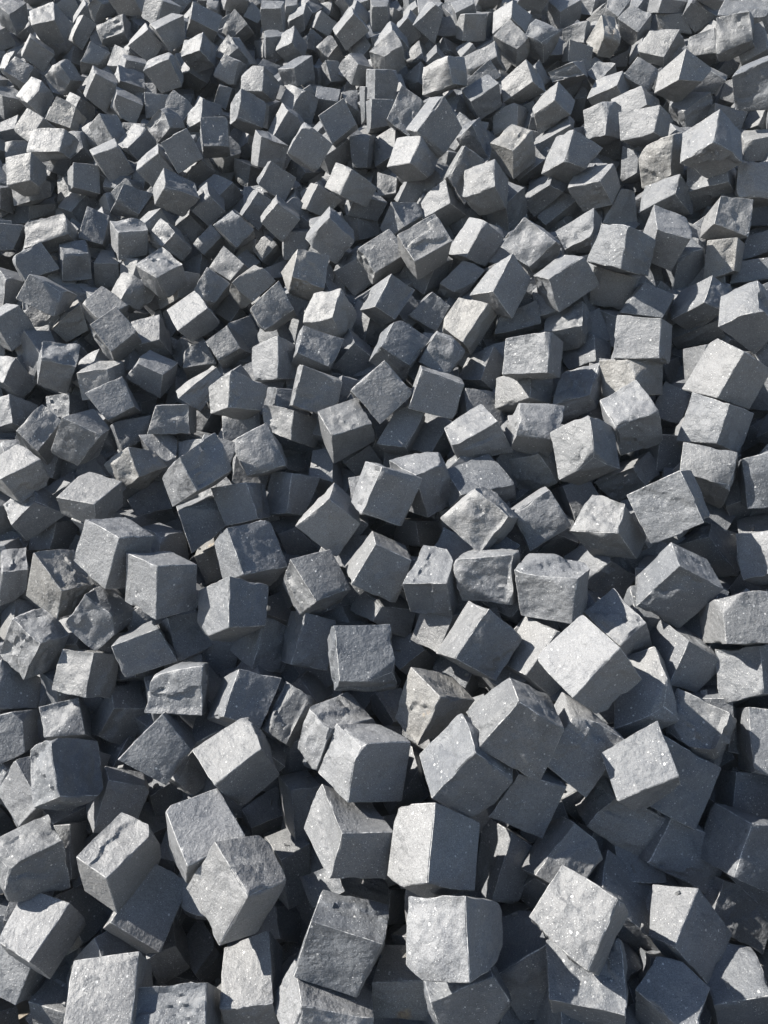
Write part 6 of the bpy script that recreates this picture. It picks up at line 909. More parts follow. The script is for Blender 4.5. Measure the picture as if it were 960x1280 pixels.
# centre (mm), seed of its random turn, grid
FILL = '''
-2198 4952 2953 547 3
-2155 4835 2874 70 3
-2118 4742 2790 726 3
-2058 4611 2692 468 3
-2066 4829 2868 223 3
-2052 4901 2918 315 3
-2078 4968 2971 573 3
-2026 4532 2641 285 3
-2016 4693 2783 953 3
-2009 4444 2574 565 3
-1977 4768 2848 581 3
-1959 4320 2491 399 3
-1975 4573 2701 545 3
-1954 4845 2905 882 3
-1964 4941 2967 645 3
-1890 4257 2461 164 3
-1865 4757 2849 77 3
-1839 3975 2257 746 3
-1853 4869 2922 323 3
-1788 4214 2446 803 10
-1821 4648 2755 746 7
-1777 3787 2102 200 3
-1781 4730 2830 589 3
-1758 4826 2898 51 3
-1740 3679 2028 63 3
-1723 4275 2491 708 7
-1723 4548 2716 509 3
-1697 3557 1956 538 3
-1709 4124 2393 837 7
-1673 4336 2559 926 7
-1669 4462 2634 155 3
-1685 4703 2840 929 3
-1669 4826 2920 119 3
-1642 4195 2455 849 7
-1595 3474 1887 176 7
-1600 4733 2855 910 3
-1592 4380 2592 934 10
-1580 4808 2934 708 3
-1547 3140 1640 960 3
-1510 3201 1698 105 7
-1509 3488 1921 201 7
-1515 4641 2815 929 7
-1477 3692 2089 854 3
-1441 3769 2142 332 7
-1463 4711 2854 827 3
-1471 4804 2934 682 3
-1436 4599 2776 962 3
-1365 2749 1376 129 3
-1377 3589 2029 218 3
-1393 4761 2900 362 3
-1347 2653 1307 195 7
-1359 4288 2561 70 7
-1346 4566 2784 290 7
-1341 4651 2843 881 3
-1288 3051 1625 28 3
-1305 3131 1693 23 3
-1298 4342 2616 122 3
-1257 2702 1355 755 3
-1258 2926 1528 964 3
-1258 3909 2308 568 3
-1254 4584 2790 961 7
-1268 4705 2886 939 3
-1234 2299 1056 749 3
-1217 2822 1472 105 7
-1219 3092 1676 932 3
-1187 2197 984 923 7
-1190 3001 1605 159 7
-1200 3363 1877 387 7
-1168 2751 1422 704 10
-1164 2897 1528 789 10
-1143 3753 2193 607 7
-1146 3874 2271 131 3
-1157 3965 2339 105 3
-1173 4130 2482 634 7
-1160 4532 2785 203 3
-1137 4646 2846 482 3
-1156 4709 2912 604 3
-1112 2256 1046 414 10
-1114 3345 1904 737 7
-1109 3424 1962 787 3
-1077 2334 1105 32 3
-1073 3504 2005 908 7
-1065 4008 2386 766 3
-1085 4382 2665 387 3
-1098 4479 2731 54 3
-1061 2521 1277 619 7
-1036 3302 1868 826 10
-1024 3553 2065 631 7
-1034 3816 2251 510 10
-1043 4213 2549 356 3
-1044 4302 2617 427 3
-1043 4608 2831 318 3
-1043 4677 2894 213 3
-987 3940 2369 349 3
-956 2296 1101 258 3
-982 3238 1827 493 10
-970 4115 2479 520 7
-950 4640 2860 336 3
-946 3317 1894 554 10
-923 4003 2405 537 7
-936 4207 2555 540 7
-947 4301 2619 645 7
-874 2581 1355 386 7
-870 3375 1944 267 3
-888 4072 2479 115 3
-872 4543 2814 22 7
-877 4662 2908 850 3
-851 3033 1717 161 10
-838 3211 1835 742 7
-799 3424 2010 650 7
-798 4038 2459 36 7
-830 4145 2542 998 3
-816 4608 2862 848 3
-753 3632 2165 452 7
-724 4390 2721 625 7
-742 4494 2782 315 3
-727 4601 2867 556 3
-661 4503 2814 762 3
-644 4431 2761 562 7
-640 4605 2891 465 3
-568 4496 2808 440 3
-555 3708 2250 339 3
-534 4403 2760 828 3
-497 4544 2855 53 3
-464 2347 1252 106 7
-454 4447 2792 805 3
-389 4528 2860 666 3
-303 4481 2833 335 7
-286 2245 1219 906 10
-289 2595 1485 979 10
-235 2679 1556 269 7
-234 3361 2045 166 7
-232 4430 2814 800 7
-190 2482 1411 130 3
-187 2571 1492 206 7
-189 2744 1626 856 7
-182 2221 1247 38 7
-157 4308 2745 323 7
-152 4389 2798 457 3
-128 3046 1846 512 7
-109 3974 2497 786 7
-76 4246 2697 224 7
-98 4472 2858 434 3
-39 4318 2744 186 3
3 2671 1590 395 7
-5 3912 2475 546 7
-12 4397 2816 921 3
29 2329 1359 936 3
20 3588 2251 667 3
74 3292 2049 980 3
79 3410 2133 870 3
68 3502 2194 753 7
75 4417 2832 673 3
99 2659 1626 865 3
103 3087 1927 420 3
117 4350 2777 898 3
128 3175 1971 709 3
154 3314 2090 322 3
153 4209 2696 308 7
188 2661 1618 191 7
191 3026 1875 273 10
158 3238 2032 653 3
188 3392 2145 819 7
189 4397 2817 319 3
218 3098 1935 124 10
231 3579 2271 258 3
225 4160 2673 817 7
225 4278 2741 706 3
253 2953 1834 754 7
265 3161 2008 657 7
240 3274 2071 630 7
265 3341 2129 644 10
249 3447 2182 923 7
268 4352 2795 610 3
330 2424 1491 68 7
331 2681 1662 645 7
308 3040 1910 157 3
312 3225 2055 999 10
330 3408 2165 941 7
321 3620 2305 70 3
335 4203 2702 441 3
323 4268 2761 202 3
379 2522 1564 82 7
379 2616 1626 764 10
362 2955 1856 309 3
365 4349 2811 373 3
418 3427 2188 227 3
407 4107 2660 165 7
422 2204 1363 623 3
444 2431 1503 887 10
452 4192 2699 421 3
450 4269 2764 694 3
473 2493 1563 990 7
474 2584 1640 532 3
464 3110 1984 423 3
509 2373 1492 632 10
508 3408 2190 682 3
517 3854 2498 377 3
534 4147 2689 414 3
515 4336 2807 853 3
559 2440 1543 606 3
559 4033 2625 368 7
548 4226 2748 264 3
600 3220 2088 521 7
604 3784 2455 260 3
606 3891 2534 187 3
631 2890 1869 397 7
639 2970 1907 286 3
644 3318 2145 23 3
644 4060 2642 925 7
646 4145 2701 994 3
628 4278 2778 386 3
680 2499 1593 142 7
722 2846 1846 518 7
717 4197 2733 982 3
764 2516 1623 390 3
734 4119 2679 870 10
724 4283 2787 112 3
811 4137 2722 789 7
802 4235 2762 442 3
866 2530 1674 400 3
896 4161 2743 752 7
946 2815 1851 228 3
948 3052 2011 313 7
936 4249 2781 33 3
974 2930 1930 1 3
1027 2830 1887 550 7
1021 4101 2712 727 7
1043 2232 1481 702 3
1037 3001 1987 193 7
1067 3781 2511 960 7
1036 4192 2761 597 3
1083 2761 1852 827 3
1096 3941 2608 337 7
1074 4035 2659 286 3
1138 2677 1791 881 7
1138 2842 1922 867 3
1131 2926 1961 608 3
1126 3301 2203 321 3
1139 4097 2709 72 3
1151 3006 2007 827 3
1142 3367 2260 420 3
1168 3504 2328 937 7
1169 3988 2636 939 7
1174 4204 2775 956 3
1219 2743 1847 121 3
1212 4045 2689 924 3
1251 3910 2613 507 3
1249 4116 2729 608 3
1290 2689 1827 977 3
1295 3579 2396 680 3
1278 3981 2660 2 3
1311 4175 2764 895 3
1366 3654 2444 590 7
1360 3832 2573 631 3
1353 3940 2624 785 3
1357 4054 2707 944 3
1402 3268 2224 395 3
1403 3745 2514 337 7
1438 3182 2160 206 3
1434 3388 2288 38 3
1435 3882 2609 889 3
1425 3987 2664 370 3
1432 4140 2746 829 3
1482 3307 2253 397 3
1474 3463 2338 89 3
1453 3579 2413 72 7
1466 3666 2459 888 3
1446 3815 2550 851 3
1484 4066 2703 820 3
1499 3744 2529 265 3
1516 3966 2654 561 3
1555 3399 2317 442 3
1560 3520 2402 869 3
1541 3838 2574 650 3
1588 3742 2537 28 3
1598 3914 2633 258 3
1590 4043 2711 224 3
1664 3809 2586 81 3
1649 3978 2672 676 3
1641 4108 2743 276 3
1682 3888 2628 949 3
1749 4041 2731 458 3
-1827 4084 2293 813 3
-1805 3892 2158 625 3
-1814 4308 2468 352 3
-1578 3950 2253 181 3
-1592 4148 2399 743 7
-1508 3034 1557 729 3
-1436 2854 1410 183 3
-1325 3653 2066 86 7
-1351 3724 2117 969 3
-1365 4181 2467 548 7
-1336 4421 2632 600 3
-1324 2517 1186 865 7
-1318 3989 2308 799 7
-1267 4280 2531 372 7
-1192 3691 2104 288 3
-1169 4227 2506 206 3
-1098 2020 821 778 10
-1107 2834 1471 964 10
-1096 3655 2091 446 3
-1070 3133 1713 639 7
-1080 3926 2300 342 7
-1027 3391 1925 808 3
-1020 1726 632 379 3
-944 3060 1668 485 3
-912 1520 474 298 10
-910 1783 680 611 3
-935 2505 1264 55 10
-938 2981 1610 409 7
-940 3490 2001 77 7
-923 3580 2070 264 3
-939 4422 2682 923 7
-873 1913 810 162 3
-854 1257 286 27 7
-861 1349 365 955 7
-829 1848 764 573 3
-794 1667 629 597 10
-797 1759 699 825 10
-804 2816 1513 196 10
-805 3293 1872 734 7
-762 1272 326 619 10
-769 1931 848 427 3
-720 1802 771 598 10
-751 4127 2507 387 7
-748 4305 2633 373 7
-712 1474 508 905 10
-695 1724 699 555 10
-682 1884 846 188 7
-711 3462 2029 241 7
-606 1765 758 702 10
-595 1841 811 833 3
-569 3807 2299 264 3
-541 1087 246 223 3
-535 2073 1014 896 7
-519 1593 634 327 10
-487 2137 1082 495 10
-450 2010 998 240 10
-435 1570 654 611 10
-412 1746 781 71 7
-427 3303 1961 966 7
-392 1054 268 384 3
-378 1485 604 129 10
-374 2072 1052 836 10
-380 3587 2160 686 3
-350 1228 422 292 10
-350 1840 898 148 3
-339 2984 1752 749 10
-359 3863 2358 418 7
-297 1517 644 562 7
-328 3655 2218 127 7
-267 1062 290 994 7
-285 1438 599 735 10
-293 2408 1322 898 3
-232 2334 1274 949 7
-238 3071 1817 110 7
-190 3441 2091 672 3
-149 1065 345 15 10
-155 1727 846 970 10
-166 2174 1169 208 10
-130 1438 623 241 7
-106 1802 907 280 10
-109 1883 959 649 10
-148 3337 2035 771 7
-87 984 306 599 3
-70 1270 530 870 7
-75 1614 775 49 7
-62 1115 397 527 7
-40 1380 618 650 3
-66 2181 1200 988 3
4 1759 914 776 3
-31 1945 1034 658 10
3 2555 1498 983 3
36 2194 1234 229 10
14 3729 2321 925 3
68 1230 516 681 7
95 1710 904 794 7
106 1948 1060 896 3
143 969 335 81 3
141 1092 427 851 3
158 1280 601 989 10
145 1418 686 301 7
155 2208 1263 253 3
149 2761 1657 938 3
118 4048 2552 95 3
185 1674 885 839 7
178 1753 939 392 10
229 1579 822 70 7
225 1957 1102 616 7
221 2361 1385 936 7
241 1345 654 851 3
264 1715 942 651 10
257 1812 994 776 7
248 2043 1167 613 3
306 1386 712 665 3
284 1490 767 199 10
308 1626 892 589 10
342 3554 2243 461 7
380 1342 692 325 7
388 1462 767 502 10
355 1550 834 726 10
388 3102 1935 934 7
386 3685 2344 196 3
449 1567 869 223 10
454 2678 1652 664 7
466 1313 681 733 10
469 1409 760 956 10
472 3512 2234 168 7
533 1938 1154 677 3
598 1544 887 81 10
598 1726 1023 219 10
640 1604 948 93 10
638 1979 1204 154 7
632 3982 2560 28 7
686 3035 1951 274 3
685 3823 2480 965 3
718 1490 868 640 10
695 1738 1065 175 7
694 2154 1350 672 3
709 3122 1999 821 7
792 1849 1137 842 7
766 2455 1559 355 7
841 1449 871 720 7
818 1921 1211 383 7
877 1977 1268 333 7
897 3725 2430 775 7
927 2044 1321 651 3
968 1810 1164 94 7
956 3791 2477 122 7
1144 2255 1492 355 3
1205 3595 2365 461 7
1313 2799 1877 332 3
1445 3097 2089 745 3
1628 3592 2425 736 3
1669 3716 2510 664 3
1750 3956 2632 420 3
-2125 4929 2893 146 3
-2044 4798 2793 609 3
-1944 4421 2510 910 3
-1941 4530 2614 682 7
-1906 4730 2757 640 3
-1918 4825 2825 352 3
-1821 4382 2506 362 7
-1776 4027 2243 449 3
-1743 4681 2769 543 7
-1640 3557 1893 416 3
-1645 4277 2445 373 3
-1597 4521 2646 637 7
-1572 3278 1711 522 3
-1574 3594 1935 668 3
-1550 3832 2129 964 3
-1514 3896 2189 1 7
-1531 4792 2870 342 3
-1488 3646 1990 944 3
-1455 2953 1467 829 3
-1455 4084 2339 146 3
-1439 4383 2569 61 3
-1438 3845 2176 226 3
-1381 3200 1666 382 7
-1291 2617 1219 912 3
-1281 2791 1371 231 3
-1305 2994 1524 213 7
-1302 3218 1692 710 3
-1286 4064 2356 861 7
-1284 4164 2429 227 3
-1244 3620 2024 842 3
-1221 4016 2318 236 3
-1236 4671 2801 486 3
-1217 4769 2876 851 3
-1172 2716 1341 399 10
-1130 2341 1039 39 3
-1169 3845 2198 878 3
-1132 4110 2399 58 3
-1139 4324 2563 205 3
-1107 2955 1538 113 7
-1112 3042 1618 975 7
-1106 4609 2776 824 3
-1056 2150 906 388 3
-1059 3270 1788 190 10
-1092 3586 2012 993 3
-1034 2291 1034 528 10
-1025 2835 1457 615 7
-1032 4081 2402 811 3
-1014 3665 2089 504 7
-997 3902 2284 349 7
-969 1623 518 816 3
-973 2750 1396 954 7
-938 3421 1924 342 3
-884 2359 1113 752 10
-875 4384 2635 759 3
-843 2553 1282 588 10
-829 2995 1614 461 7
-848 3125 1713 835 7
-842 3549 2032 128 3
-868 4265 2559 33 3
-805 2903 1556 772 3
-750 1437 426 359 10
-770 3575 2068 663 7
-767 4246 2565 231 3
-677 3926 2348 221 3
-614 1692 680 87 10
-630 2680 1422 282 7
-617 3881 2312 974 7
-562 1180 287 307 10
-563 1296 370 194 3
-589 3663 2156 866 3
-573 4585 2840 465 3
-505 1797 779 378 7
-449 3376 1995 518 3
-458 3704 2223 852 7
-454 3799 2274 444 7
-410 3115 1797 48 7
-422 3448 2030 100 3
-400 1958 938 578 7
-392 3515 2080 81 3
-377 4440 2747 862 7
-351 2156 1083 579 7
-364 2308 1195 383 7
-348 2367 1255 208 7
-365 2620 1440 385 3
-332 3081 1783 338 7
-302 1599 673 893 10
-328 3381 2014 908 7
-247 2790 1577 564 3
-194 2428 1324 354 3
-194 4510 2822 349 3
-162 3122 1842 925 3
-127 4152 2569 765 3
-138 4274 2650 85 3
-96 2258 1235 864 10
-74 2768 1595 161 7
-94 4060 2513 613 7
-93 4456 2775 679 3
-38 1057 323 692 10
-36 3580 2178 353 7
-51 4203 2616 816 7
-2 2132 1152 610 10
3 2277 1264 64 7
-1 3449 2098 927 3
14 2753 1603 107 3
41 3993 2483 338 3
62 2502 1451 962 10
74 2628 1529 601 7
103 1167 462 758 10
110 2292 1300 490 10
150 4297 2700 890 3
182 3998 2508 81 7
233 4126 2598 141 3
272 2419 1430 776 7
263 2635 1575 470 7
259 2711 1633 489 3
272 3690 2301 331 3
334 1000 387 296 10
340 1074 465 262 3
347 3209 1978 691 3
349 3326 2060 596 7
344 3490 2191 624 3
389 1623 877 818 3
398 2057 1178 156 7
423 3014 1867 421 7
453 3370 2108 876 7
425 3589 2258 134 3
451 3745 2374 343 3
459 3852 2429 231 7
471 1996 1167 596 7
498 4102 2604 660 7
529 1364 705 553 7
521 1479 807 173 3
539 3077 1918 435 3
566 1411 764 158 7
580 2538 1554 236 3
572 3368 2126 118 7
600 2335 1414 278 10
598 2411 1470 553 7
608 3436 2182 112 7
587 4122 2624 776 3
640 2462 1522 112 3
687 2332 1432 96 10
672 3205 2035 317 3
716 1572 915 920 7
738 2267 1413 351 3
734 2616 1653 810 3
737 2952 1864 8 7
757 3876 2483 98 7
774 2385 1498 942 7
884 1510 912 148 3
866 3235 2069 687 3
846 3878 2491 816 7
903 2611 1685 972 3
918 2763 1764 853 7
951 2557 1633 721 7
948 3152 2027 3 3
924 3279 2130 363 3
973 3875 2498 630 3
1015 2046 1299 994 10
1006 2767 1800 404 7
1007 3201 2082 318 3
1053 2612 1711 599 7
1061 2912 1908 981 3
1089 3479 2260 889 7
1092 3897 2526 128 3
1110 3729 2440 404 7
1181 2834 1850 232 3
1180 3262 2148 437 3
1203 3434 2259 312 3
1209 3676 2402 317 3
1357 2889 1914 79 7
1367 2994 1992 48 3
1483 3260 2183 36 3
1506 3918 2581 810 3
1524 4155 2734 792 3
1531 3605 2403 506 3
1576 3686 2438 700 3
-2112 4855 2798 879 3
-2062 4701 2701 965 3
-1975 4689 2705 58 3
-1882 4494 2552 947 7
-1781 3975 2179 239 7
-1785 4483 2558 872 3
-1748 3875 2100 254 3
-1759 4155 2312 156 3
-1755 4219 2365 891 7
-1745 4361 2482 260 3
-1717 3789 2031 36 7
-1715 4543 2613 543 3
-1719 4648 2694 227 3
-1727 4791 2815 969 3
-1692 3637 1928 827 3
-1638 4447 2558 629 7
-1651 4599 2677 529 3
-1625 4813 2836 610 3
-1619 3963 2183 824 3
-1560 4467 2597 120 7
-1517 4736 2795 488 3
-1510 4529 2633 26 3
-1490 4613 2706 649 3
-1411 3674 2013 555 3
-1415 4697 2782 260 3
-1355 2849 1371 52 3
-1369 4112 2351 81 7
-1392 4289 2474 678 3
-1384 4505 2653 933 3
-1340 3093 1565 709 3
-1322 3536 1911 98 7
-1354 4638 2742 138 3
-1327 4782 2854 127 3
-1317 3616 1976 198 3
-1269 2905 1440 710 7
-1261 3777 2111 511 3
-1222 2651 1264 118 7
-1228 3066 1568 250 3
-1229 3177 1676 119 3
-1208 3950 2255 230 3
-1162 2274 957 90 3
-1183 3449 1887 429 3
-1155 3116 1626 642 3
-1140 3534 1965 283 3
-1158 3634 2014 419 3
-1145 4056 2334 493 3
-1091 3213 1720 959 3
-1114 4474 2646 868 3
-1086 1968 741 480 7
-1071 3373 1835 315 3
-1052 3765 2131 489 7
-1032 3041 1596 227 7
-1034 4449 2660 919 3
-1000 2375 1071 834 3
-979 2575 1249 56 7
-981 3158 1686 714 7
-1011 3491 1934 613 3
-995 4008 2323 682 3
-987 4368 2591 923 3
-988 4586 2751 61 7
-967 3735 2122 595 3
-900 3217 1755 474 7
-917 4085 2396 651 3
-870 1700 573 292 10
-871 2127 936 738 3
-873 2662 1336 662 3
-896 3285 1806 304 3
-873 4170 2476 294 3
-876 4665 2822 953 3
-833 1487 410 534 7
-860 3456 1936 640 3
-796 1535 466 547 3
-750 3358 1883 405 7
-765 3736 2157 690 3
-791 4576 2768 868 7
-744 3434 1948 555 3
-704 1982 843 259 3
-680 2312 1108 277 7
-676 3266 1824 944 3
-701 3613 2092 233 7
-684 4581 2788 547 3
-610 3742 2197 63 3
-560 2209 1061 745 10
-591 2811 1503 863 7
-559 3057 1701 805 10
-523 1545 553 216 7
-519 2422 1225 190 7
-492 1673 675 481 10
-491 3881 2308 280 7
-505 4513 2750 671 3
-454 1073 217 276 3
-476 3170 1796 237 7
-407 1710 706 564 10
-376 1348 439 25 7
-398 2434 1257 675 7
-375 3198 1830 627 7
-388 3746 2244 885 3
-400 3958 2377 997 7
-349 2023 973 125 7
-298 3480 2064 388 3
-260 2980 1700 254 10
-222 2652 1463 724 3
-182 1044 262 633 3
-197 1479 581 225 10
-180 1812 863 40 7
-196 3532 2102 65 3
-170 2307 1227 820 3
-164 2712 1519 758 7
-102 1709 780 753 10
-111 1964 977 195 7
-131 2542 1413 839 3
-138 2631 1459 866 7
-128 3869 2354 920 7
-132 4377 2703 293 3
-75 3402 2031 397 7
-59 1773 841 197 10
-39 3330 1989 452 3
-51 3672 2228 624 3
-38 4146 2550 468 7
-8 4064 2495 292 3
-29 4414 2733 266 3
45 2011 1044 226 3
42 3677 2241 134 3
69 2410 1355 582 7
81 2798 1619 129 3
85 3374 2028 589 3
77 3917 2428 106 7
69 4403 2736 481 7
118 1045 356 761 10
98 2929 1722 112 3
109 3257 1957 859 3
99 3592 2183 153 3
88 4131 2549 68 3
149 1270 519 10 7
155 2648 1535 546 7
150 2859 1678 373 3
160 2965 1773 462 7
148 3421 2077 106 3
128 3495 2129 511 3
203 1893 995 509 7
164 3140 1881 122 3
189 4215 2619 858 3
240 1298 568 387 7
243 1443 676 651 7
204 3222 1959 577 3
205 3522 2148 670 3
262 3054 1832 809 3
239 3424 2087 801 3
271 3539 2196 20 3
238 3853 2379 645 3
271 4228 2648 789 3
283 1902 1036 658 7
315 1991 1093 142 10
291 2509 1462 563 7
308 2786 1664 462 3
330 1179 493 350 10
337 1817 970 463 10
369 1702 900 911 7
388 2479 1457 442 3
420 954 346 206 10
425 2258 1301 452 3
421 2932 1773 909 7
414 3940 2470 212 7
405 4091 2574 689 3
391 4317 2709 602 3
435 3192 1966 403 3
473 2337 1367 821 3
469 2570 1532 379 3
528 1564 838 277 3
518 2457 1460 55 3
533 2617 1588 3 3
520 3178 1972 60 3
532 3590 2240 891 3
514 4224 2657 403 3
568 2706 1643 538 7
574 3239 2012 453 7
549 3835 2417 508 3
551 3983 2516 210 3
570 4335 2739 730 3
602 3160 1959 846 7
582 3302 2078 828 7
653 1806 1027 394 7
634 3591 2264 800 7
646 4231 2693 316 3
683 1390 745 758 10
662 2065 1232 234 3
666 3290 2069 645 3
734 1959 1152 264 10
706 3974 2516 743 3
743 1823 1077 595 7
758 3620 2285 386 10
753 3807 2428 300 7
805 1527 885 9 7
785 3236 2036 577 3
802 3696 2351 974 3
776 4204 2676 213 3
831 1401 800 268 10
817 2598 1634 568 3
879 1796 1094 287 10
926 3454 2200 252 3
935 4232 2700 472 3
983 2632 1672 579 7
986 2890 1847 828 3
985 3353 2155 774 3
983 3510 2250 447 3
1005 2320 1473 110 3
1003 2491 1573 981 10
1026 3962 2533 250 3
1002 4184 2670 891 3
1074 3082 1987 732 3
1048 3849 2466 835 7
1102 2681 1716 711 3
1086 2860 1831 63 3
1100 3567 2301 228 7
1094 4169 2693 180 3
1141 2352 1507 733 3
1149 2774 1802 437 3
1151 4086 2625 86 3
1193 2959 1916 77 3
1197 3089 2002 950 3
1216 3366 2193 294 3
1202 3783 2451 549 3
1184 4196 2694 830 3
1237 2900 1878 846 3
1233 3997 2583 824 3
1291 3734 2417 546 3
1298 3878 2508 598 7
1310 4071 2628 781 3
1347 4149 2678 67 3
1392 3264 2135 167 7
1380 3823 2482 332 7
1413 3887 2523 883 3
1388 4043 2612 161 3
1468 3776 2458 79 3
1510 3446 2265 497 3
1511 3555 2324 414 3
1582 3818 2492 984 3
1632 3868 2537 786 3
1662 3795 2487 218 3
1700 4040 2637 9 3
-2162 5051 2936 860 3
-2056 5007 2895 235 3
-2015 4609 2600 357 3
-1982 4922 2855 82 3
-1939 4363 2414 240 3
-1926 4629 2628 965 3
-1910 4233 2324 677 3
-1901 4952 2885 783 3
-1872 4170 2281 307 3
-1858 4804 2770 199 3
-1846 4865 2826 464 3
-1799 4659 2665 368 3
-1795 4922 2877 644 3
-1729 4287 2404 78 3
-1706 4905 2872 987 3
-1689 3947 2133 391 3
-1666 4035 2207 893 7
-1675 4167 2317 547 3
-1617 3501 1804 185 7
-1619 3675 1940 872 3
-1629 4680 2715 640 3
-1606 4241 2381 506 3
-1543 3546 1847 763 3
-1577 4030 2238 746 3
-1563 4166 2324 215 3
-1518 3979 2195 940 3
-1503 3756 2023 213 3
-1435 3067 1494 79 3
-1456 3530 1875 269 7
-1443 4790 2820 909 3
-1398 2932 1394 579 3
-1399 4228 2405 637 3
-1414 4577 2684 83 3
-1378 3841 2112 581 3
-1364 4370 2515 401 3
-1329 2706 1245 562 7
-1350 2794 1308 763 3
-1349 2984 1446 956 7
-1316 4262 2436 234 3
-1297 3727 2032 840 3
-1267 3149 1603 749 3
-1264 4424 2566 818 3
-1233 2417 1024 625 7
-1209 2864 1397 455 3
-1210 3007 1498 738 3
-1226 3568 1937 598 7
-1215 4114 2358 775 3
-1204 4218 2425 146 3
-1162 2922 1448 987 3
-1179 4438 2586 368 3
-1127 2175 860 474 3
-1141 2652 1241 986 7
-1138 3772 2095 978 3
-1128 3943 2225 915 3
-1132 4723 2804 727 3
-1093 2237 932 256 3
-1085 2441 1080 102 3
-1119 2803 1366 67 7
-1098 3451 1873 307 3
-1105 4565 2691 465 3
-1065 2590 1209 881 7
-1067 4360 2547 117 3
-1028 1808 616 703 3
-1047 4742 2834 43 3
-978 1733 558 567 3
-1006 3239 1729 798 3
-985 3347 1818 238 3
-997 3562 1978 210 3
-1015 4181 2439 57 3
-1001 4299 2527 869 3
-979 4521 2677 458 3
-966 4681 2791 566 3
-915 1992 783 364 3
-910 3663 2074 678 3
-916 3943 2260 466 10
-909 4349 2557 391 3
-914 4551 2718 410 3
-856 1634 520 22 7
-879 1884 703 670 3
-859 2453 1148 564 3
-870 3068 1628 680 3
-817 2015 817 681 3
-855 3392 1861 832 3
-788 1284 241 597 3
-790 1347 305 620 3
-794 1921 742 968 3
-820 3244 1755 895 3
-797 3664 2089 582 3
-804 4111 2404 857 3
-738 1745 620 588 3
-763 1852 701 801 3
-768 2202 969 720 10
-755 4207 2483 993 3
-755 4387 2603 501 3
-757 4692 2824 934 3
-715 1679 571 995 10
-716 2275 1038 56 3
-729 3546 2003 580 3
-731 4031 2359 746 7
-667 1869 743 490 3
-677 3191 1754 106 7
-687 3693 2132 496 7
-682 3898 2261 195 3
-707 4509 2698 822 3
-651 1370 342 0 10
-602 1118 165 603 3
-609 1197 220 718 7
-601 3967 2325 902 3
-622 4030 2374 613 3
-629 4527 2717 464 3
-537 1745 689 558 3
-557 4461 2691 377 3
-455 2088 964 931 3
-452 2233 1084 120 7
-450 2776 1484 630 7
-474 3106 1719 827 7
-413 1832 776 256 3
-432 2352 1161 291 3
-434 3274 1848 162 3
-428 3683 2143 678 3
-379 1589 594 104 3
-365 1886 829 426 7
-362 2509 1297 390 3
-377 2711 1464 773 7
-386 3051 1711 50 7
-324 1091 218 472 3
-346 2575 1362 50 10
-345 4538 2763 749 3
-318 1260 353 516 3
-287 2265 1136 813 10
-298 3760 2229 628 7
-294 3958 2360 303 7
-258 2745 1500 213 3
-286 3154 1804 233 3
-273 4281 2592 727 7
-237 2507 1320 870 3
-252 3701 2189 748 3
-187 2916 1639 87 3
-212 3052 1737 416 3
-178 3207 1844 3 7
-189 3396 1978 621 3
-145 1654 708 382 10
-151 2383 1263 145 7
-150 2839 1591 420 3
-100 1385 519 706 7
-103 2460 1315 586 3
-58 1463 585 608 3
-65 3997 2432 882 3
-34 1859 899 802 7
-31 2367 1287 170 7
-42 2623 1474 680 7
-60 4357 2668 225 3
-4 1275 471 841 10
-20 2251 1187 700 3
-23 4293 2624 890 3
27 3531 2122 460 3
9 4482 2762 933 3
84 1128 374 548 10
73 2192 1158 69 3
55 3829 2320 692 7
124 1687 795 455 7
124 2561 1440 721 7
91 2718 1562 726 3
94 3183 1887 725 7
105 4223 2592 642 3
166 1386 596 382 3
150 2388 1341 535 7
155 4432 2744 182 3
206 1657 795 472 3
200 1836 923 930 3
185 2291 1252 825 7
188 2454 1381 612 7
200 2735 1575 435 3
181 3331 1994 736 3
194 4090 2525 979 3
225 1011 311 325 7
220 2563 1457 723 7
211 3948 2424 553 7
234 4358 2700 864 3
273 1576 746 490 3
279 1790 907 38 3
275 3277 1985 629 3
319 1366 629 936 3
313 2601 1500 409 7
316 3125 1888 734 3
284 3640 2225 773 3
312 3795 2347 148 3
327 1292 549 459 10
340 1466 687 411 3
350 2326 1332 613 10
330 2719 1588 588 3
327 4161 2577 776 3
350 4241 2626 355 3
316 4379 2718 187 3
357 3060 1831 184 3
383 3281 2000 844 7
390 3427 2101 724 3
384 3677 2256 520 3
406 1061 405 306 10
427 1544 775 252 3
404 2742 1640 225 3
418 3520 2151 755 3
418 4178 2598 147 3
467 3127 1895 782 3
468 3309 2019 92 3
463 4360 2715 423 3
475 1679 873 296 7
507 2189 1254 114 7
506 3457 2122 505 3
500 3675 2271 176 7
548 1765 965 654 7
532 3781 2346 961 7
586 2024 1157 189 7
583 3022 1842 905 3
580 3516 2179 164 3
548 3917 2440 316 3
621 1515 796 781 3
621 1710 942 799 10
585 3658 2286 318 3
587 4056 2547 409 3
649 2213 1297 500 7
639 2598 1571 990 3
629 3858 2408 197 3
672 2735 1661 923 3
663 2985 1826 408 3
687 3506 2178 699 3
671 4068 2564 393 3
661 4170 2624 550 3
673 4327 2716 818 3
738 1455 775 693 10
729 2228 1331 685 3
736 2462 1480 275 7
739 2863 1753 27 7
740 3034 1883 517 3
778 2340 1411 862 3
791 3962 2490 458 3
852 1904 1124 61 7
826 2482 1508 1 7
824 2684 1657 597 3
829 4321 2724 847 3
886 1617 931 746 10
882 2394 1460 149 7
849 3318 2082 985 3
873 3615 2299 861 7
879 3804 2397 64 3
895 1996 1190 292 3
921 2702 1695 381 3
950 3113 1953 657 3
982 2188 1344 974 7
998 2417 1496 127 7
1023 3004 1891 123 3
1018 4090 2592 389 3
1033 4287 2730 484 3
1068 2541 1601 553 7
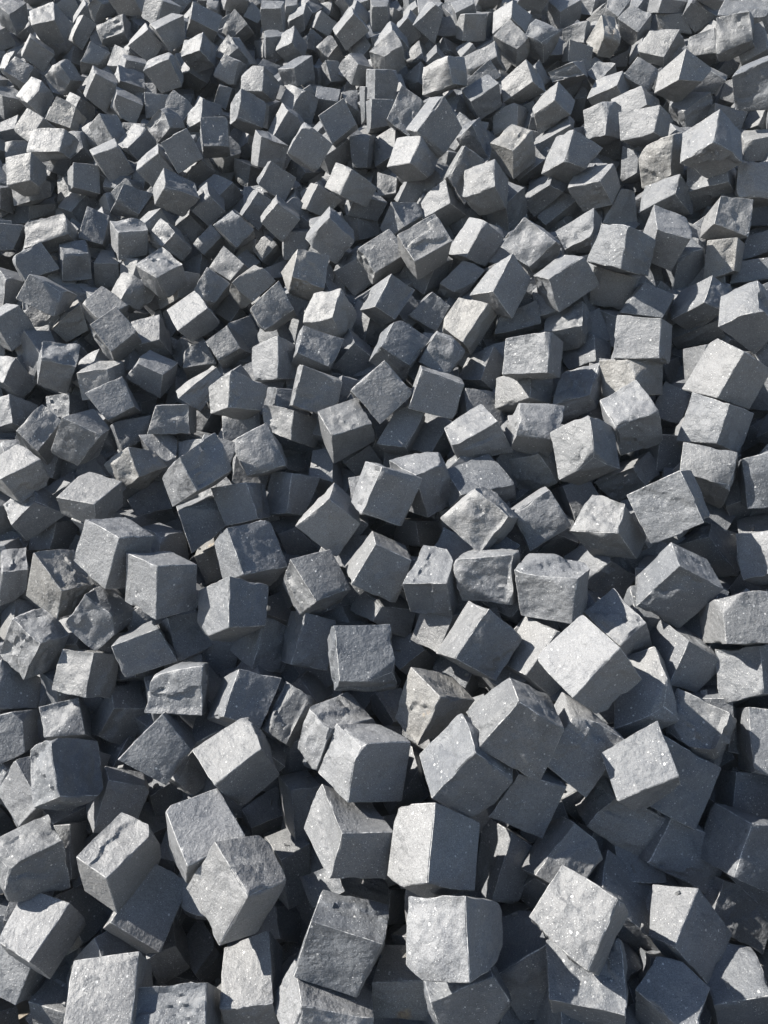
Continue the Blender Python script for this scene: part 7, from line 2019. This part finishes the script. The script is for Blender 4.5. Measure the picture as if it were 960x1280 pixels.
1037 3166 2010 829 3
1095 2309 1444 807 3
1141 3056 1940 234 3
1127 3156 2008 925 3
1130 3707 2362 525 3
1140 3972 2529 694 3
1123 4247 2723 247 3
1200 3242 2070 958 3
1246 2815 1799 195 3
1257 3019 1951 314 3
1226 3525 2253 936 3
1292 3110 2001 570 3
1298 3231 2083 708 3
1267 3583 2298 621 3
1295 3665 2354 3 3
1414 3359 2176 883 7
1387 3723 2400 362 3
1436 3964 2550 564 3
1486 4145 2660 745 3
1499 3368 2183 477 3
1505 3716 2400 731 3
1493 3873 2500 771 3
1560 4004 2588 289 3
1551 4084 2643 798 3
1600 3538 2324 753 3
1601 3635 2359 318 3
1597 4148 2675 505 3
1643 3739 2428 310 3
1656 3983 2582 138 3
1699 4130 2676 481 3
1784 4084 2664 619 3
-2150 4999 2847 218 3
-2103 4806 2704 38 3
-2085 4953 2825 999 3
-2015 4885 2769 399 3
-1965 4504 2507 463 3
-1976 4775 2706 213 3
-1886 4444 2453 195 3
-1859 4345 2394 309 3
-1853 4584 2588 140 3
-1820 4059 2166 277 3
-1806 4747 2715 283 3
-1779 4824 2758 560 3
-1704 3736 1928 972 3
-1704 4443 2493 4 3
-1721 4760 2718 69 3
-1618 3827 2013 327 3
-1636 4378 2440 206 3
-1624 4789 2758 888 3
-1596 3908 2082 781 3
-1612 4550 2570 306 3
-1595 4905 2847 606 3
-1570 4320 2406 683 3
-1568 4636 2645 407 3
-1550 4712 2703 876 3
-1516 3649 1899 158 3
-1507 3887 2082 9 3
-1508 4869 2845 675 3
-1486 4083 2235 444 3
-1467 4163 2301 867 3
-1479 4224 2370 452 3
-1484 4457 2523 451 3
-1426 3651 1919 821 3
-1433 3808 2046 281 3
-1429 3984 2179 389 7
-1418 4498 2569 621 3
-1394 4857 2836 94 3
-1379 3302 1656 238 3
-1338 3194 1581 487 3
-1311 3492 1816 629 7
-1346 3694 1966 560 3
-1342 4200 2351 830 3
-1328 4753 2768 277 3
-1279 2594 1125 449 3
-1282 2890 1352 867 3
-1296 3316 1687 750 3
-1280 3402 1750 919 3
-1286 3870 2127 668 3
-1277 4068 2270 194 3
-1317 4602 2665 720 3
-1284 4675 2720 961 3
-1265 2508 1060 339 7
-1260 2751 1254 543 7
-1257 4369 2492 169 3
-1263 4792 2801 479 3
-1195 2820 1327 22 3
-1210 3334 1712 532 7
-1211 3843 2097 805 3
-1206 3915 2171 364 3
-1170 2489 1066 88 3
-1171 3251 1663 903 3
-1185 3731 2022 313 3
-1164 4306 2475 300 3
-1202 4645 2702 560 3
-1139 3055 1509 850 3
-1129 3305 1708 701 3
-1153 3381 1779 635 7
-1108 2120 801 521 10
-1111 2535 1109 894 3
-1094 3169 1606 174 3
-1106 3850 2120 363 3
-1047 2042 748 864 7
-1065 2879 1401 3 3
-1080 2953 1450 872 3
-1051 3023 1503 539 3
-1051 3661 1996 106 3
-1061 3900 2182 362 3
-1075 4044 2290 784 3
-1068 4118 2335 489 3
-1058 4674 2741 187 3
-1033 2814 1352 592 7
-1031 3968 2230 449 3
-972 1989 717 629 7
-992 2555 1169 274 7
-968 2889 1426 512 3
-1003 3437 1827 243 3
-990 3847 2167 714 3
-985 4143 2365 377 3
-958 1852 608 901 3
-962 2308 985 817 7
-924 2447 1086 734 3
-957 2660 1264 873 3
-955 3000 1515 739 3
-957 3123 1605 780 3
-947 3316 1747 710 3
-961 4250 2453 352 3
-888 1554 395 135 7
-916 1618 447 223 3
-910 2530 1175 707 3
-896 2607 1235 536 7
-911 2751 1343 686 3
-911 3521 1914 190 3
-908 4047 2318 513 7
-895 4171 2392 681 3
-916 4643 2733 357 3
-887 2359 1022 188 7
-872 3198 1677 787 3
-874 4474 2617 322 3
-846 1418 309 507 3
-833 1784 597 137 3
-828 2878 1437 805 7
-797 2294 1001 84 7
-792 2406 1082 392 7
-814 2637 1283 807 3
-795 3113 1638 672 7
-796 3336 1795 256 3
-808 3528 1937 756 3
-804 3621 2006 426 3
-822 4262 2480 822 3
-819 4343 2535 684 3
-792 4493 2640 500 3
-752 1443 344 90 3
-757 1637 500 224 7
-747 2058 822 694 3
-757 2958 1513 212 3
-703 1533 447 26 3
-705 2893 1479 30 3
-722 3806 2167 315 7
-736 4335 2538 547 3
-723 4649 2762 172 3
-656 1462 374 217 7
-676 3410 1893 159 7
-670 4199 2455 502 7
-631 1710 577 403 7
-629 1800 657 993 3
-657 2761 1385 255 7
-662 3514 1966 759 3
-603 1920 776 201 3
-591 2919 1522 806 3
-607 3119 1665 205 3
-588 3194 1722 932 7
-593 3286 1791 616 3
-625 3674 2078 980 7
-630 3828 2185 656 3
-607 4604 2764 782 3
-572 1331 294 173 7
-583 1635 550 427 10
-567 1824 711 723 3
-550 2167 964 330 3
-584 2316 1066 596 10
-567 3890 2238 793 3
-506 1671 586 19 3
-509 1876 742 966 7
-523 2519 1232 206 7
-550 2599 1309 29 7
-516 2860 1497 112 3
-529 3234 1786 392 7
-530 3688 2094 79 3
-530 3754 2171 150 3
-526 4014 2340 248 3
-485 1299 301 249 7
-481 2196 1010 546 7
-478 3439 1930 777 3
-485 3568 2031 707 3
-505 4620 2775 189 3
-468 2577 1295 439 7
-453 4040 2384 115 7
-475 4149 2433 867 7
-400 1678 624 373 7
-403 1982 855 306 3
-402 2152 986 207 3
-418 3376 1887 603 7
-423 3608 2082 936 3
-404 3886 2267 164 3
-410 4588 2776 856 3
-389 1309 336 136 7
-366 1461 478 788 10
-361 2247 1067 93 3
-391 3521 1996 902 3
-391 4109 2429 70 7
-406 4509 2695 603 3
-323 1729 701 485 3
-319 2115 991 908 3
-324 2688 1404 261 3
-334 3568 2044 305 3
-331 3678 2117 112 7
-359 3747 2166 253 3
-327 3844 2247 25 7
-279 1511 520 617 7
-292 1933 839 496 10
-293 2378 1181 358 3
-296 2462 1238 201 3
-312 3058 1678 184 3
-303 3438 1957 883 3
-296 4410 2641 202 3
-240 1133 255 691 3
-242 1681 674 598 10
-277 2862 1543 111 3
-253 4065 2414 298 7
-209 2048 945 480 7
-223 3480 2015 584 3
-213 3622 2096 83 3
-217 4544 2738 689 3
-197 1743 720 381 3
-164 1806 779 296 3
-204 2249 1097 608 7
-182 3286 1873 554 7
-182 3747 2190 996 3
-210 3953 2341 119 3
-182 4308 2583 639 3
-141 1145 281 850 7
-137 1955 894 96 7
-151 2547 1333 354 3
-156 3118 1757 588 7
-136 3498 2021 237 3
-159 3824 2247 269 7
-152 4003 2385 562 3
-146 4083 2430 114 3
-155 4478 2720 915 3
-95 1073 251 730 3
-100 1203 349 377 3
-100 1304 418 851 10
-127 2187 1081 741 7
-119 2270 1152 684 3
-103 3314 1913 764 7
-101 4151 2483 290 3
-110 4263 2558 495 3
-59 1680 710 929 3
-86 2337 1195 842 3
-70 2713 1485 119 7
-66 3525 2065 895 7
-79 3847 2283 26 3
-65 3947 2346 531 3
-15 2468 1302 682 3
-52 2859 1576 683 3
-55 3773 2243 266 3
11 2692 1484 410 3
13 2935 1646 839 3
9 3290 1899 134 7
54 1090 291 139 7
58 1780 820 972 3
34 2139 1069 264 10
59 2502 1352 17 3
54 2608 1426 597 3
21 4234 2568 98 3
87 1293 464 576 3
72 2353 1234 202 3
80 3046 1756 709 3
90 3345 1952 732 3
85 4008 2414 93 3
103 1503 626 500 10
122 1821 854 894 3
124 2028 1025 690 3
116 2263 1193 388 3
104 3901 2343 711 3
89 4076 2466 611 3
159 1205 410 748 7
161 3848 2314 9 3
155 4297 2611 862 3
156 4377 2678 130 3
213 1758 849 193 3
206 2037 1058 56 3
204 2815 1599 202 3
191 3047 1763 349 3
251 1402 581 75 3
248 2140 1118 57 7
233 2686 1512 209 3
243 3188 1878 187 3
212 3606 2174 458 3
230 3765 2260 54 3
290 1654 780 516 7
261 2392 1317 119 7
246 4440 2712 948 3
318 1078 355 120 3
288 1721 838 457 3
291 1901 952 352 3
314 2079 1112 259 7
315 2448 1365 791 7
291 3381 2019 354 3
292 3509 2091 489 3
312 4324 2657 282 3
356 1135 408 537 3
350 2240 1228 686 7
352 2863 1653 924 3
349 3871 2353 698 3
355 3976 2423 414 3
408 1243 496 431 10
396 1627 780 536 3
378 2647 1533 234 3
379 3178 1901 198 3
386 3614 2189 846 3
386 3758 2291 802 3
412 1428 639 642 3
443 1498 707 297 3
434 2176 1185 382 3
427 2419 1372 283 7
412 3021 1774 323 3
430 4262 2614 762 3
472 2081 1133 146 3
451 2702 1572 499 3
475 2807 1637 901 3
450 2885 1709 833 7
466 3776 2296 815 3
464 4011 2466 971 3
515 978 334 229 3
521 1061 391 677 10
512 1129 438 902 10
493 1226 515 368 10
515 1339 611 502 3
514 1538 748 140 3
491 4110 2522 844 3
489 4311 2652 755 3
513 2419 1380 650 3
526 2542 1470 36 3
516 3375 2031 97 3
575 1475 712 483 3
605 1336 622 273 3
628 1622 852 845 3
603 2494 1451 856 3
619 3735 2308 368 3
662 3074 1866 825 3
644 3385 2083 157 3
637 4002 2463 768 3
699 1665 897 529 3
691 1763 959 637 7
706 1884 1034 746 7
680 2033 1131 855 7
696 2143 1234 45 7
670 2408 1401 930 3
686 2533 1482 754 3
677 3666 2267 365 3
683 3918 2424 869 3
713 1561 810 32 3
723 2651 1574 927 3
720 2802 1690 235 7
711 2941 1766 220 3
722 3159 1921 700 3
733 3227 1972 407 3
708 3601 2214 666 3
721 3797 2351 674 7
719 4265 2661 897 3
775 1385 694 734 10
776 1608 854 517 3
744 2565 1540 255 3
744 4149 2589 761 7
813 1502 794 630 3
817 1807 1018 383 10
797 1894 1059 365 3
819 2005 1141 846 3
808 2790 1686 984 7
799 2922 1769 297 3
799 2992 1815 553 3
877 2161 1260 609 7
858 2551 1545 19 7
892 2634 1601 340 3
884 2827 1719 645 7
876 3396 2096 749 3
887 3730 2325 515 3
871 3994 2501 927 3
857 4187 2627 83 7
933 1810 1026 109 7
929 1874 1090 271 3
913 2094 1230 308 3
912 2471 1499 309 7
912 2893 1775 591 7
915 3211 1980 143 7
934 3276 2043 629 3
952 3594 2252 692 3
924 3875 2412 441 3
959 4011 2524 768 7
1009 1897 1122 356 3
1009 2287 1376 496 10
999 2781 1717 714 7
997 2859 1772 808 3
1038 2632 1609 338 3
1023 3288 2046 963 3
1023 3438 2159 766 3
1081 2947 1828 945 3
1043 3564 2226 780 3
1051 3642 2272 635 3
1090 2782 1738 653 7
1106 3014 1876 24 3
1103 4055 2565 489 3
1143 3868 2428 610 3
1195 2420 1508 991 3
1188 3673 2307 46 3
1228 3352 2109 634 3
1251 4132 2606 562 3
1301 2881 1819 25 3
1303 2992 1885 266 3
1285 3994 2517 372 3
1291 4224 2674 321 3
1315 3825 2418 373 3
1383 3127 1983 380 3
1405 3672 2333 676 7
1458 3273 2087 404 3
1446 3455 2206 193 3
1480 4063 2585 372 3
1565 3924 2508 239 3
1714 3934 2524 629 3
-1413 3537 1798 672 7
-1075 2707 1229 709 7
-845 2128 827 62 7
-737 1243 162 396 7
-759 2723 1309 241 7
-651 1276 195 838 10
-653 1597 463 235 10
-667 2715 1310 150 7
-690 3135 1624 54 7
-618 2230 972 121 7
-620 2599 1231 292 7
-591 3371 1829 813 7
-572 4195 2432 882 7
-568 4339 2530 387 7
-529 4419 2594 83 7
-472 2075 865 932 7
-498 3074 1623 57 10
-462 4224 2467 625 7
-424 2738 1400 704 7
-345 1397 377 211 7
-394 4431 2612 789 7
-280 1212 246 555 7
-238 2122 981 386 7
-265 3392 1891 656 7
-216 3909 2261 455 7
-175 1379 433 432 7
-144 1610 594 583 7
-90 2038 947 513 7
-119 2129 988 120 10
133 1362 479 922 7
148 1458 552 158 7
214 1505 620 786 7
205 1988 976 602 7
247 2284 1190 907 7
219 2967 1680 16 7
284 2350 1250 123 7
366 1997 1028 425 7
358 2157 1132 725 7
463 1049 332 457 10
547 2041 1081 522 7
525 2322 1268 512 7
600 1720 854 416 7
580 2998 1762 90 7
635 1420 643 750 7
607 4138 2537 919 3
637 1901 993 122 7
649 2887 1695 305 10
731 1215 523 704 7
785 1692 875 359 7
810 3157 1903 967 7
1048 2071 1209 757 7
1063 2466 1478 483 7
1133 2853 1762 176 3
1190 3763 2353 549 3
1256 2713 1674 785 7
1293 3497 2197 381 7
-1571 3509 1708 347 7
-1310 2732 1157 986 7
-935 2169 786 13 7
-840 2619 1159 159 7
-818 4065 2252 675 7
-779 2871 1365 359 7
-755 2654 1227 662 7
-754 3122 1563 928 7
-702 1204 97 356 7
-617 3080 1565 762 7
-580 2793 1354 830 7
-564 1480 348 202 10
-535 1972 747 382 7
-466 1224 164 241 10
-476 4379 2525 112 7
-417 1535 426 117 7
-419 1929 737 267 7
-415 3078 1593 954 7
-351 3372 1826 642 7
-274 2041 848 406 7
-248 1917 767 520 10
-198 2008 853 112 7
-161 1307 326 245 10
-188 2203 1008 155 7
-106 3058 1639 310 7
-105 3797 2169 517 7
-11 3085 1676 270 7
33 1174 283 762 7
6 3170 1739 906 7
135 1720 714 751 7
263 1661 697 604 7
329 1340 476 359 7
408 1831 863 541 7
449 1321 506 202 7
519 2229 1171 20 7
566 1040 318 563 10
551 1202 430 401 10
720 1407 618 923 10
780 2160 1177 518 7
854 2111 1164 306 7
863 2410 1374 89 7
881 1772 943 146 7
937 2351 1340 433 7
912 3169 1888 603 7
1118 2332 1355 866 7
1160 3382 2057 298 7
-1227 2753 1141 151 7
-1167 2657 1088 429 7
-781 2559 1096 585 7
-773 2815 1299 999 7
-677 4492 2539 44 7
-511 2071 773 360 7
-476 1533 364 309 7
-435 1351 260 418 10
-338 1522 407 609 7
-329 1177 126 738 7
-234 1420 345 677 7
-196 1205 205 221 7
-169 1276 250 194 10
-35 1694 611 306 10
28 1553 514 973 7
20 1960 823 455 7
73 2111 970 12 7
161 2014 906 458 7
513 2046 1004 117 7
604 2018 997 821 7
576 2961 1670 850 7
622 1263 461 389 7
714 1347 538 350 10
782 1463 644 114 7
806 1390 591 852 7
884 3122 1805 481 7
915 2312 1262 230 7
1060 2047 1116 12 10
-2284 5069 3014 876 3
-2103 5036 3022 828 3
-1696 4879 2987 714 3
-1544 4895 2978 621 3
-1231 4803 2961 203 3
-975 4746 2953 660 3
-896 4739 2936 132 3
-665 4704 2937 367 3
-521 4615 2902 517 3
260 4421 2852 933 3
460 4418 2872 789 3
617 4343 2851 249 3
703 4381 2859 788 3
828 4296 2828 821 3
1079 4296 2840 995 3
1407 4222 2792 368 3
1593 4200 2802 239 3
1760 4136 2795 18 3
1878 4242 2816 516 3
-2365 5273 3071 585 3
-2267 5035 2915 589 3
-2165 5195 3044 222 3
-1976 5143 3062 90 3
-2017 5266 3096 221 3
-1868 3891 2072 239 3
-1896 5189 3065 700 3
-1813 5120 3029 60 3
-1764 5187 3067 760 3
-1719 5057 3025 697 3
-1682 5201 3079 636 3
-1614 3239 1613 515 3
-1607 5117 3039 803 3
-1464 2789 1286 255 3
-1374 2603 1190 105 3
-1296 2354 996 477 3
-1176 2000 688 53 3
-1173 2047 776 499 3
-1096 5004 3027 555 3
-1017 4948 3014 539 3
-672 4897 3001 121 3
-293 4681 2925 202 3
-317 4777 2939 827 3
-277 4836 2978 286 3
-201 4756 2930 336 3
-121 4756 2932 174 3
-8 4752 2962 22 3
11 4865 2980 954 3
182 4678 2921 455 3
400 4684 2921 107 3
696 4610 2909 540 3
787 4494 2867 121 3
989 4626 2928 859 3
1106 2084 1285 342 3
1113 4515 2868 724 3
1288 2592 1666 78 3
1299 4544 2905 464 3
1392 4432 2860 424 3
1394 4531 2890 358 3
1487 4432 2854 160 3
1584 3358 2185 731 3
1821 4436 2851 204 3
1805 4593 2916 8 3
1881 4177 2725 58 3
1928 4269 2755 828 3
1891 4330 2835 635 3
1914 4450 2859 915 3
'''
VV, QQ, EE, TT, WW = [], [], [], [], []
nv = 0
def push(V, Q, e, tint, warm):
    global nv
    VV.append(V); QQ.append(Q + nv); EE.append(e); TT.append(np.full(len(V), tint)); WW.append(np.full(len(V), warm)); nv += len(V)
for line in FAR.strip().split('\n'):
    v = list(map(int, line.split()))
    c = np.array(v[:3]) / 1000.0
    cor = np.array(v[3:27]).reshape(8, 3) / 1000.0
    seed, rough, warm, n = v[27:31]
    V, Q, e = stone(cor, n, seed, rough)
    push(V + c, Q, e, (seed * 7919 % 1000) / 1000.0, warm / 10.0)
for i, line in enumerate(FILL.strip().split('\n')):
    v = list(map(int, line.split()))
    c = np.array(v[:3]) / 1000.0
    qv = np.random.default_rng(v[3]).normal(size=4); qv /= np.linalg.norm(qv)
    w_, x, y, z = qv
    R = np.array([[1-2*(y*y+z*z),2*(x*y-z*w_),2*(x*z+y*w_)],[2*(x*y+z*w_),1-2*(x*x+z*z),2*(y*z-x*w_)],[2*(x*z-y*w_),2*(y*z+x*w_),1-2*(x*x+y*y)]])
    r = np.random.default_rng(90000 + i)
    cor = (CORNER - .5) * .098 * r.uniform(.9, 1.08, 3) + r.normal(0, .0022, (8, 3))
    V, Q, e = stone(cor @ R.T, v[4], 90000 + i, r.random() < .15)
    push(V + c, Q, e, r.random(), 0.2 if r.random() < .04 else 0.0)
# the heap goes on where nothing lies yet: to both sides, up to the crest and down to the toe
taken = {}
for c, rad in [(np.array(list(map(int, l.split('|')[0].split()[:3]))) / 1000.0, .14) for l in STONES.strip().split('\n') + FAR.strip().split('\n')] + \
        [(np.array(list(map(int, l.split()[:3]))) / 1000.0, .10) for l in FILL.strip().split('\n')]:
    taken.setdefault(tuple(np.floor(c / .2).astype(int)), []).append((c, rad))
def is_free(p):
    b = np.floor(p / .2).astype(int)
    for dx in (-1, 0, 1):
        for dy in (-1, 0, 1):
            for dz in (-1, 0, 1):
                for c, rad in taken.get((b[0] + dx, b[1] + dy, b[2] + dz), ()):
                    if np.sum((c - p) ** 2) < rad * rad: return False
    return True
r = np.random.default_rng(404)
i = 0
for gx in np.arange(-3.6, 3.0, .094):
    for gy in np.arange(-1.0, 6.6, .076):
        x, y = gx + r.uniform(-.025, .025), gy + r.uniform(-.022, .022)
        p = np.array([x, y, heap_z(x, y, 0.0) + r.normal(0, .016)])
        if p[2] < .05 or abs(x) > 1.7 + .45 * max(y, 0) or not is_free(p): continue
        qv = r.normal(size=4); qv /= np.linalg.norm(qv)
        w_, a_, b_, c_ = qv
        R = np.array([[1-2*(b_*b_+c_*c_),2*(a_*b_-c_*w_),2*(a_*c_+b_*w_)],[2*(a_*b_+c_*w_),1-2*(a_*a_+c_*c_),2*(b_*c_-a_*w_)],[2*(a_*c_-b_*w_),2*(b_*c_+a_*w_),1-2*(a_*a_+b_*b_)]])
        cor = (CORNER - .5) * .1 * r.uniform(.9, 1.08, 3) + r.normal(0, .0025, (8, 3))
        V, Q, e = stone(cor @ R.T, 6, 200000 + i, r.random() < .15)
        push(V + p, Q, e, r.random(), 0.2 if r.random() < .04 else 0.0)
        taken.setdefault(tuple(np.floor(p / .2).astype(int)), []).append((p, .078))
        i += 1
V = np.concatenate(VV)
me = mesh_from('loose_stone_cubes', V, np.concatenate(QQ), {'edge_wear': np.concatenate(EE), 'tint': np.concatenate(TT), 'warm': np.concatenate(WW), 'rust': rust_of(V)})
o = link(me, 'loose_stone_cubes', [MAT])
o['kind'] = 'stuff'
o['label'] = 'smaller and half buried grey stone cubes filling the rest of the heap'
o['category'] = 'stone cubes'

# ------------------------------------------------------------------ splinters and chips lodged between the stones
CHIPS = '''
36 1633 745 0
486 1169 533 1
-542 1491 466 2
-456 1213 318 3
-8 1088 401 4
602 978 463 5
-700 2134 952 6
-649 1125 224 7
456 1031 400 8
-949 2152 901 9
-757 2264 1098 10
-639 2207 895 11
-515 1974 872 12
233 1472 742 13
-691 1306 361 14
797 1757 1039 15
542 1087 559 16
14 1595 653 17
-631 1648 633 18
-109 2113 1047 19
195 1578 713 20
-644 1559 519 21
-681 1238 223 22
-174 1416 564 23
539 1213 631 24
-258 1423 477 25
-357 1219 173 26
-283 2000 953 27
-207 1223 260 28
168 1183 457 29
-205 1285 480 30
371 1295 616 31
871 1691 1044 32
89 2098 1119 33
667 1378 797 34
107 1962 962 35
-411 1273 262 36
-194 2054 1093 37
-178 2156 1122 38
666 1221 640 39
-273 2143 1048 40
473 1825 983 41
2 2012 919 42
248 1099 493 43
-730 1630 574 44
-526 1464 381 45
-850 1245 77 46
-980 2236 994 47
851 1692 911 48
-265 1903 873 49
743 1115 367 50
578 1918 1099 51
-484 1844 821 52
-451 1462 565 53
339 2098 1169 54
-586 2293 1120 55
592 1009 371 56
977 1975 1231 57
479 1078 486 58
-408 1652 671 59
-42 1192 478 60
-649 1996 926 61
722 1306 656 62
-862 2315 1058 63
361 1988 1149 64
-611 1473 531 65
2 1225 309 66
19 1318 526 67
-675 1408 408 68
-746 1181 181 69
'''
VV, QQ, EE, TT = [], [], [], []
nv = 0
for i, line in enumerate(CHIPS.strip().split('\n')):
    x, y, z, sd = map(int, line.split())
    r = np.random.default_rng(sd + 50000)
    qv = r.normal(size=4); qv /= np.linalg.norm(qv)
    w_, a_, b_, c_ = qv
    R = np.array([[1-2*(b_*b_+c_*c_),2*(a_*b_-c_*w_),2*(a_*c_+b_*w_)],[2*(a_*b_+c_*w_),1-2*(a_*a_+c_*c_),2*(b_*c_-a_*w_)],[2*(a_*c_-b_*w_),2*(b_*c_+a_*w_),1-2*(a_*a_+b_*b_)]])
    dim = np.array([r.uniform(.007, .018), r.uniform(.005, .012), r.uniform(.002, .005)])
    cor = ((CORNER - .5) * dim * (1 + r.normal(0, .25, (8, 3)))) @ R.T
    V, Q, e = stone(cor, 3, sd, 0)
    VV.append(V + np.array([x, y, z]) / 1000.0); QQ.append(Q + nv); EE.append(e * 0); TT.append(np.full(len(V), r.random())); nv += len(V)
V = np.concatenate(VV)
me = mesh_from('stone_chips', V, np.concatenate(QQ), {'edge_wear': np.concatenate(EE), 'tint': np.concatenate(TT), 'warm': np.full(len(V), .15), 'rust': np.zeros(len(V))})
o = link(me, 'stone_chips', [MAT])
o['kind'] = 'stuff'

# ------------------------------------------------------------------ thin bluish volume added over the heap to imitate veiling lens glare
vs = [(x, y, z) for z in (-1.2, 5.6) for (x, y) in ((-9, -4), (9, -4), (9, 12), (-9, 12))]
me = bpy.data.meshes.new('glare_haze')
me.from_pydata(vs, [], [(3, 2, 1, 0), (4, 5, 6, 7), (0, 1, 5, 4), (1, 2, 6, 5), (2, 3, 7, 6), (3, 0, 4, 7)])
m = bpy.data.materials.new('glare_veil'); m.use_nodes = True
for n_ in list(m.node_tree.nodes):
    if n_.type != 'OUTPUT_MATERIAL': m.node_tree.nodes.remove(n_)
pv = m.node_tree.nodes.new('ShaderNodeVolumePrincipled')
pv.inputs['Color'].default_value = (0.80, 0.90, 1.0, 1)
pv.inputs['Density'].default_value = 0.0025
m.node_tree.links.new(pv.outputs[0], m.node_tree.nodes['Material Output'].inputs['Volume'])
o = link(me, 'glare_haze', [m])
o['kind'] = 'stuff'
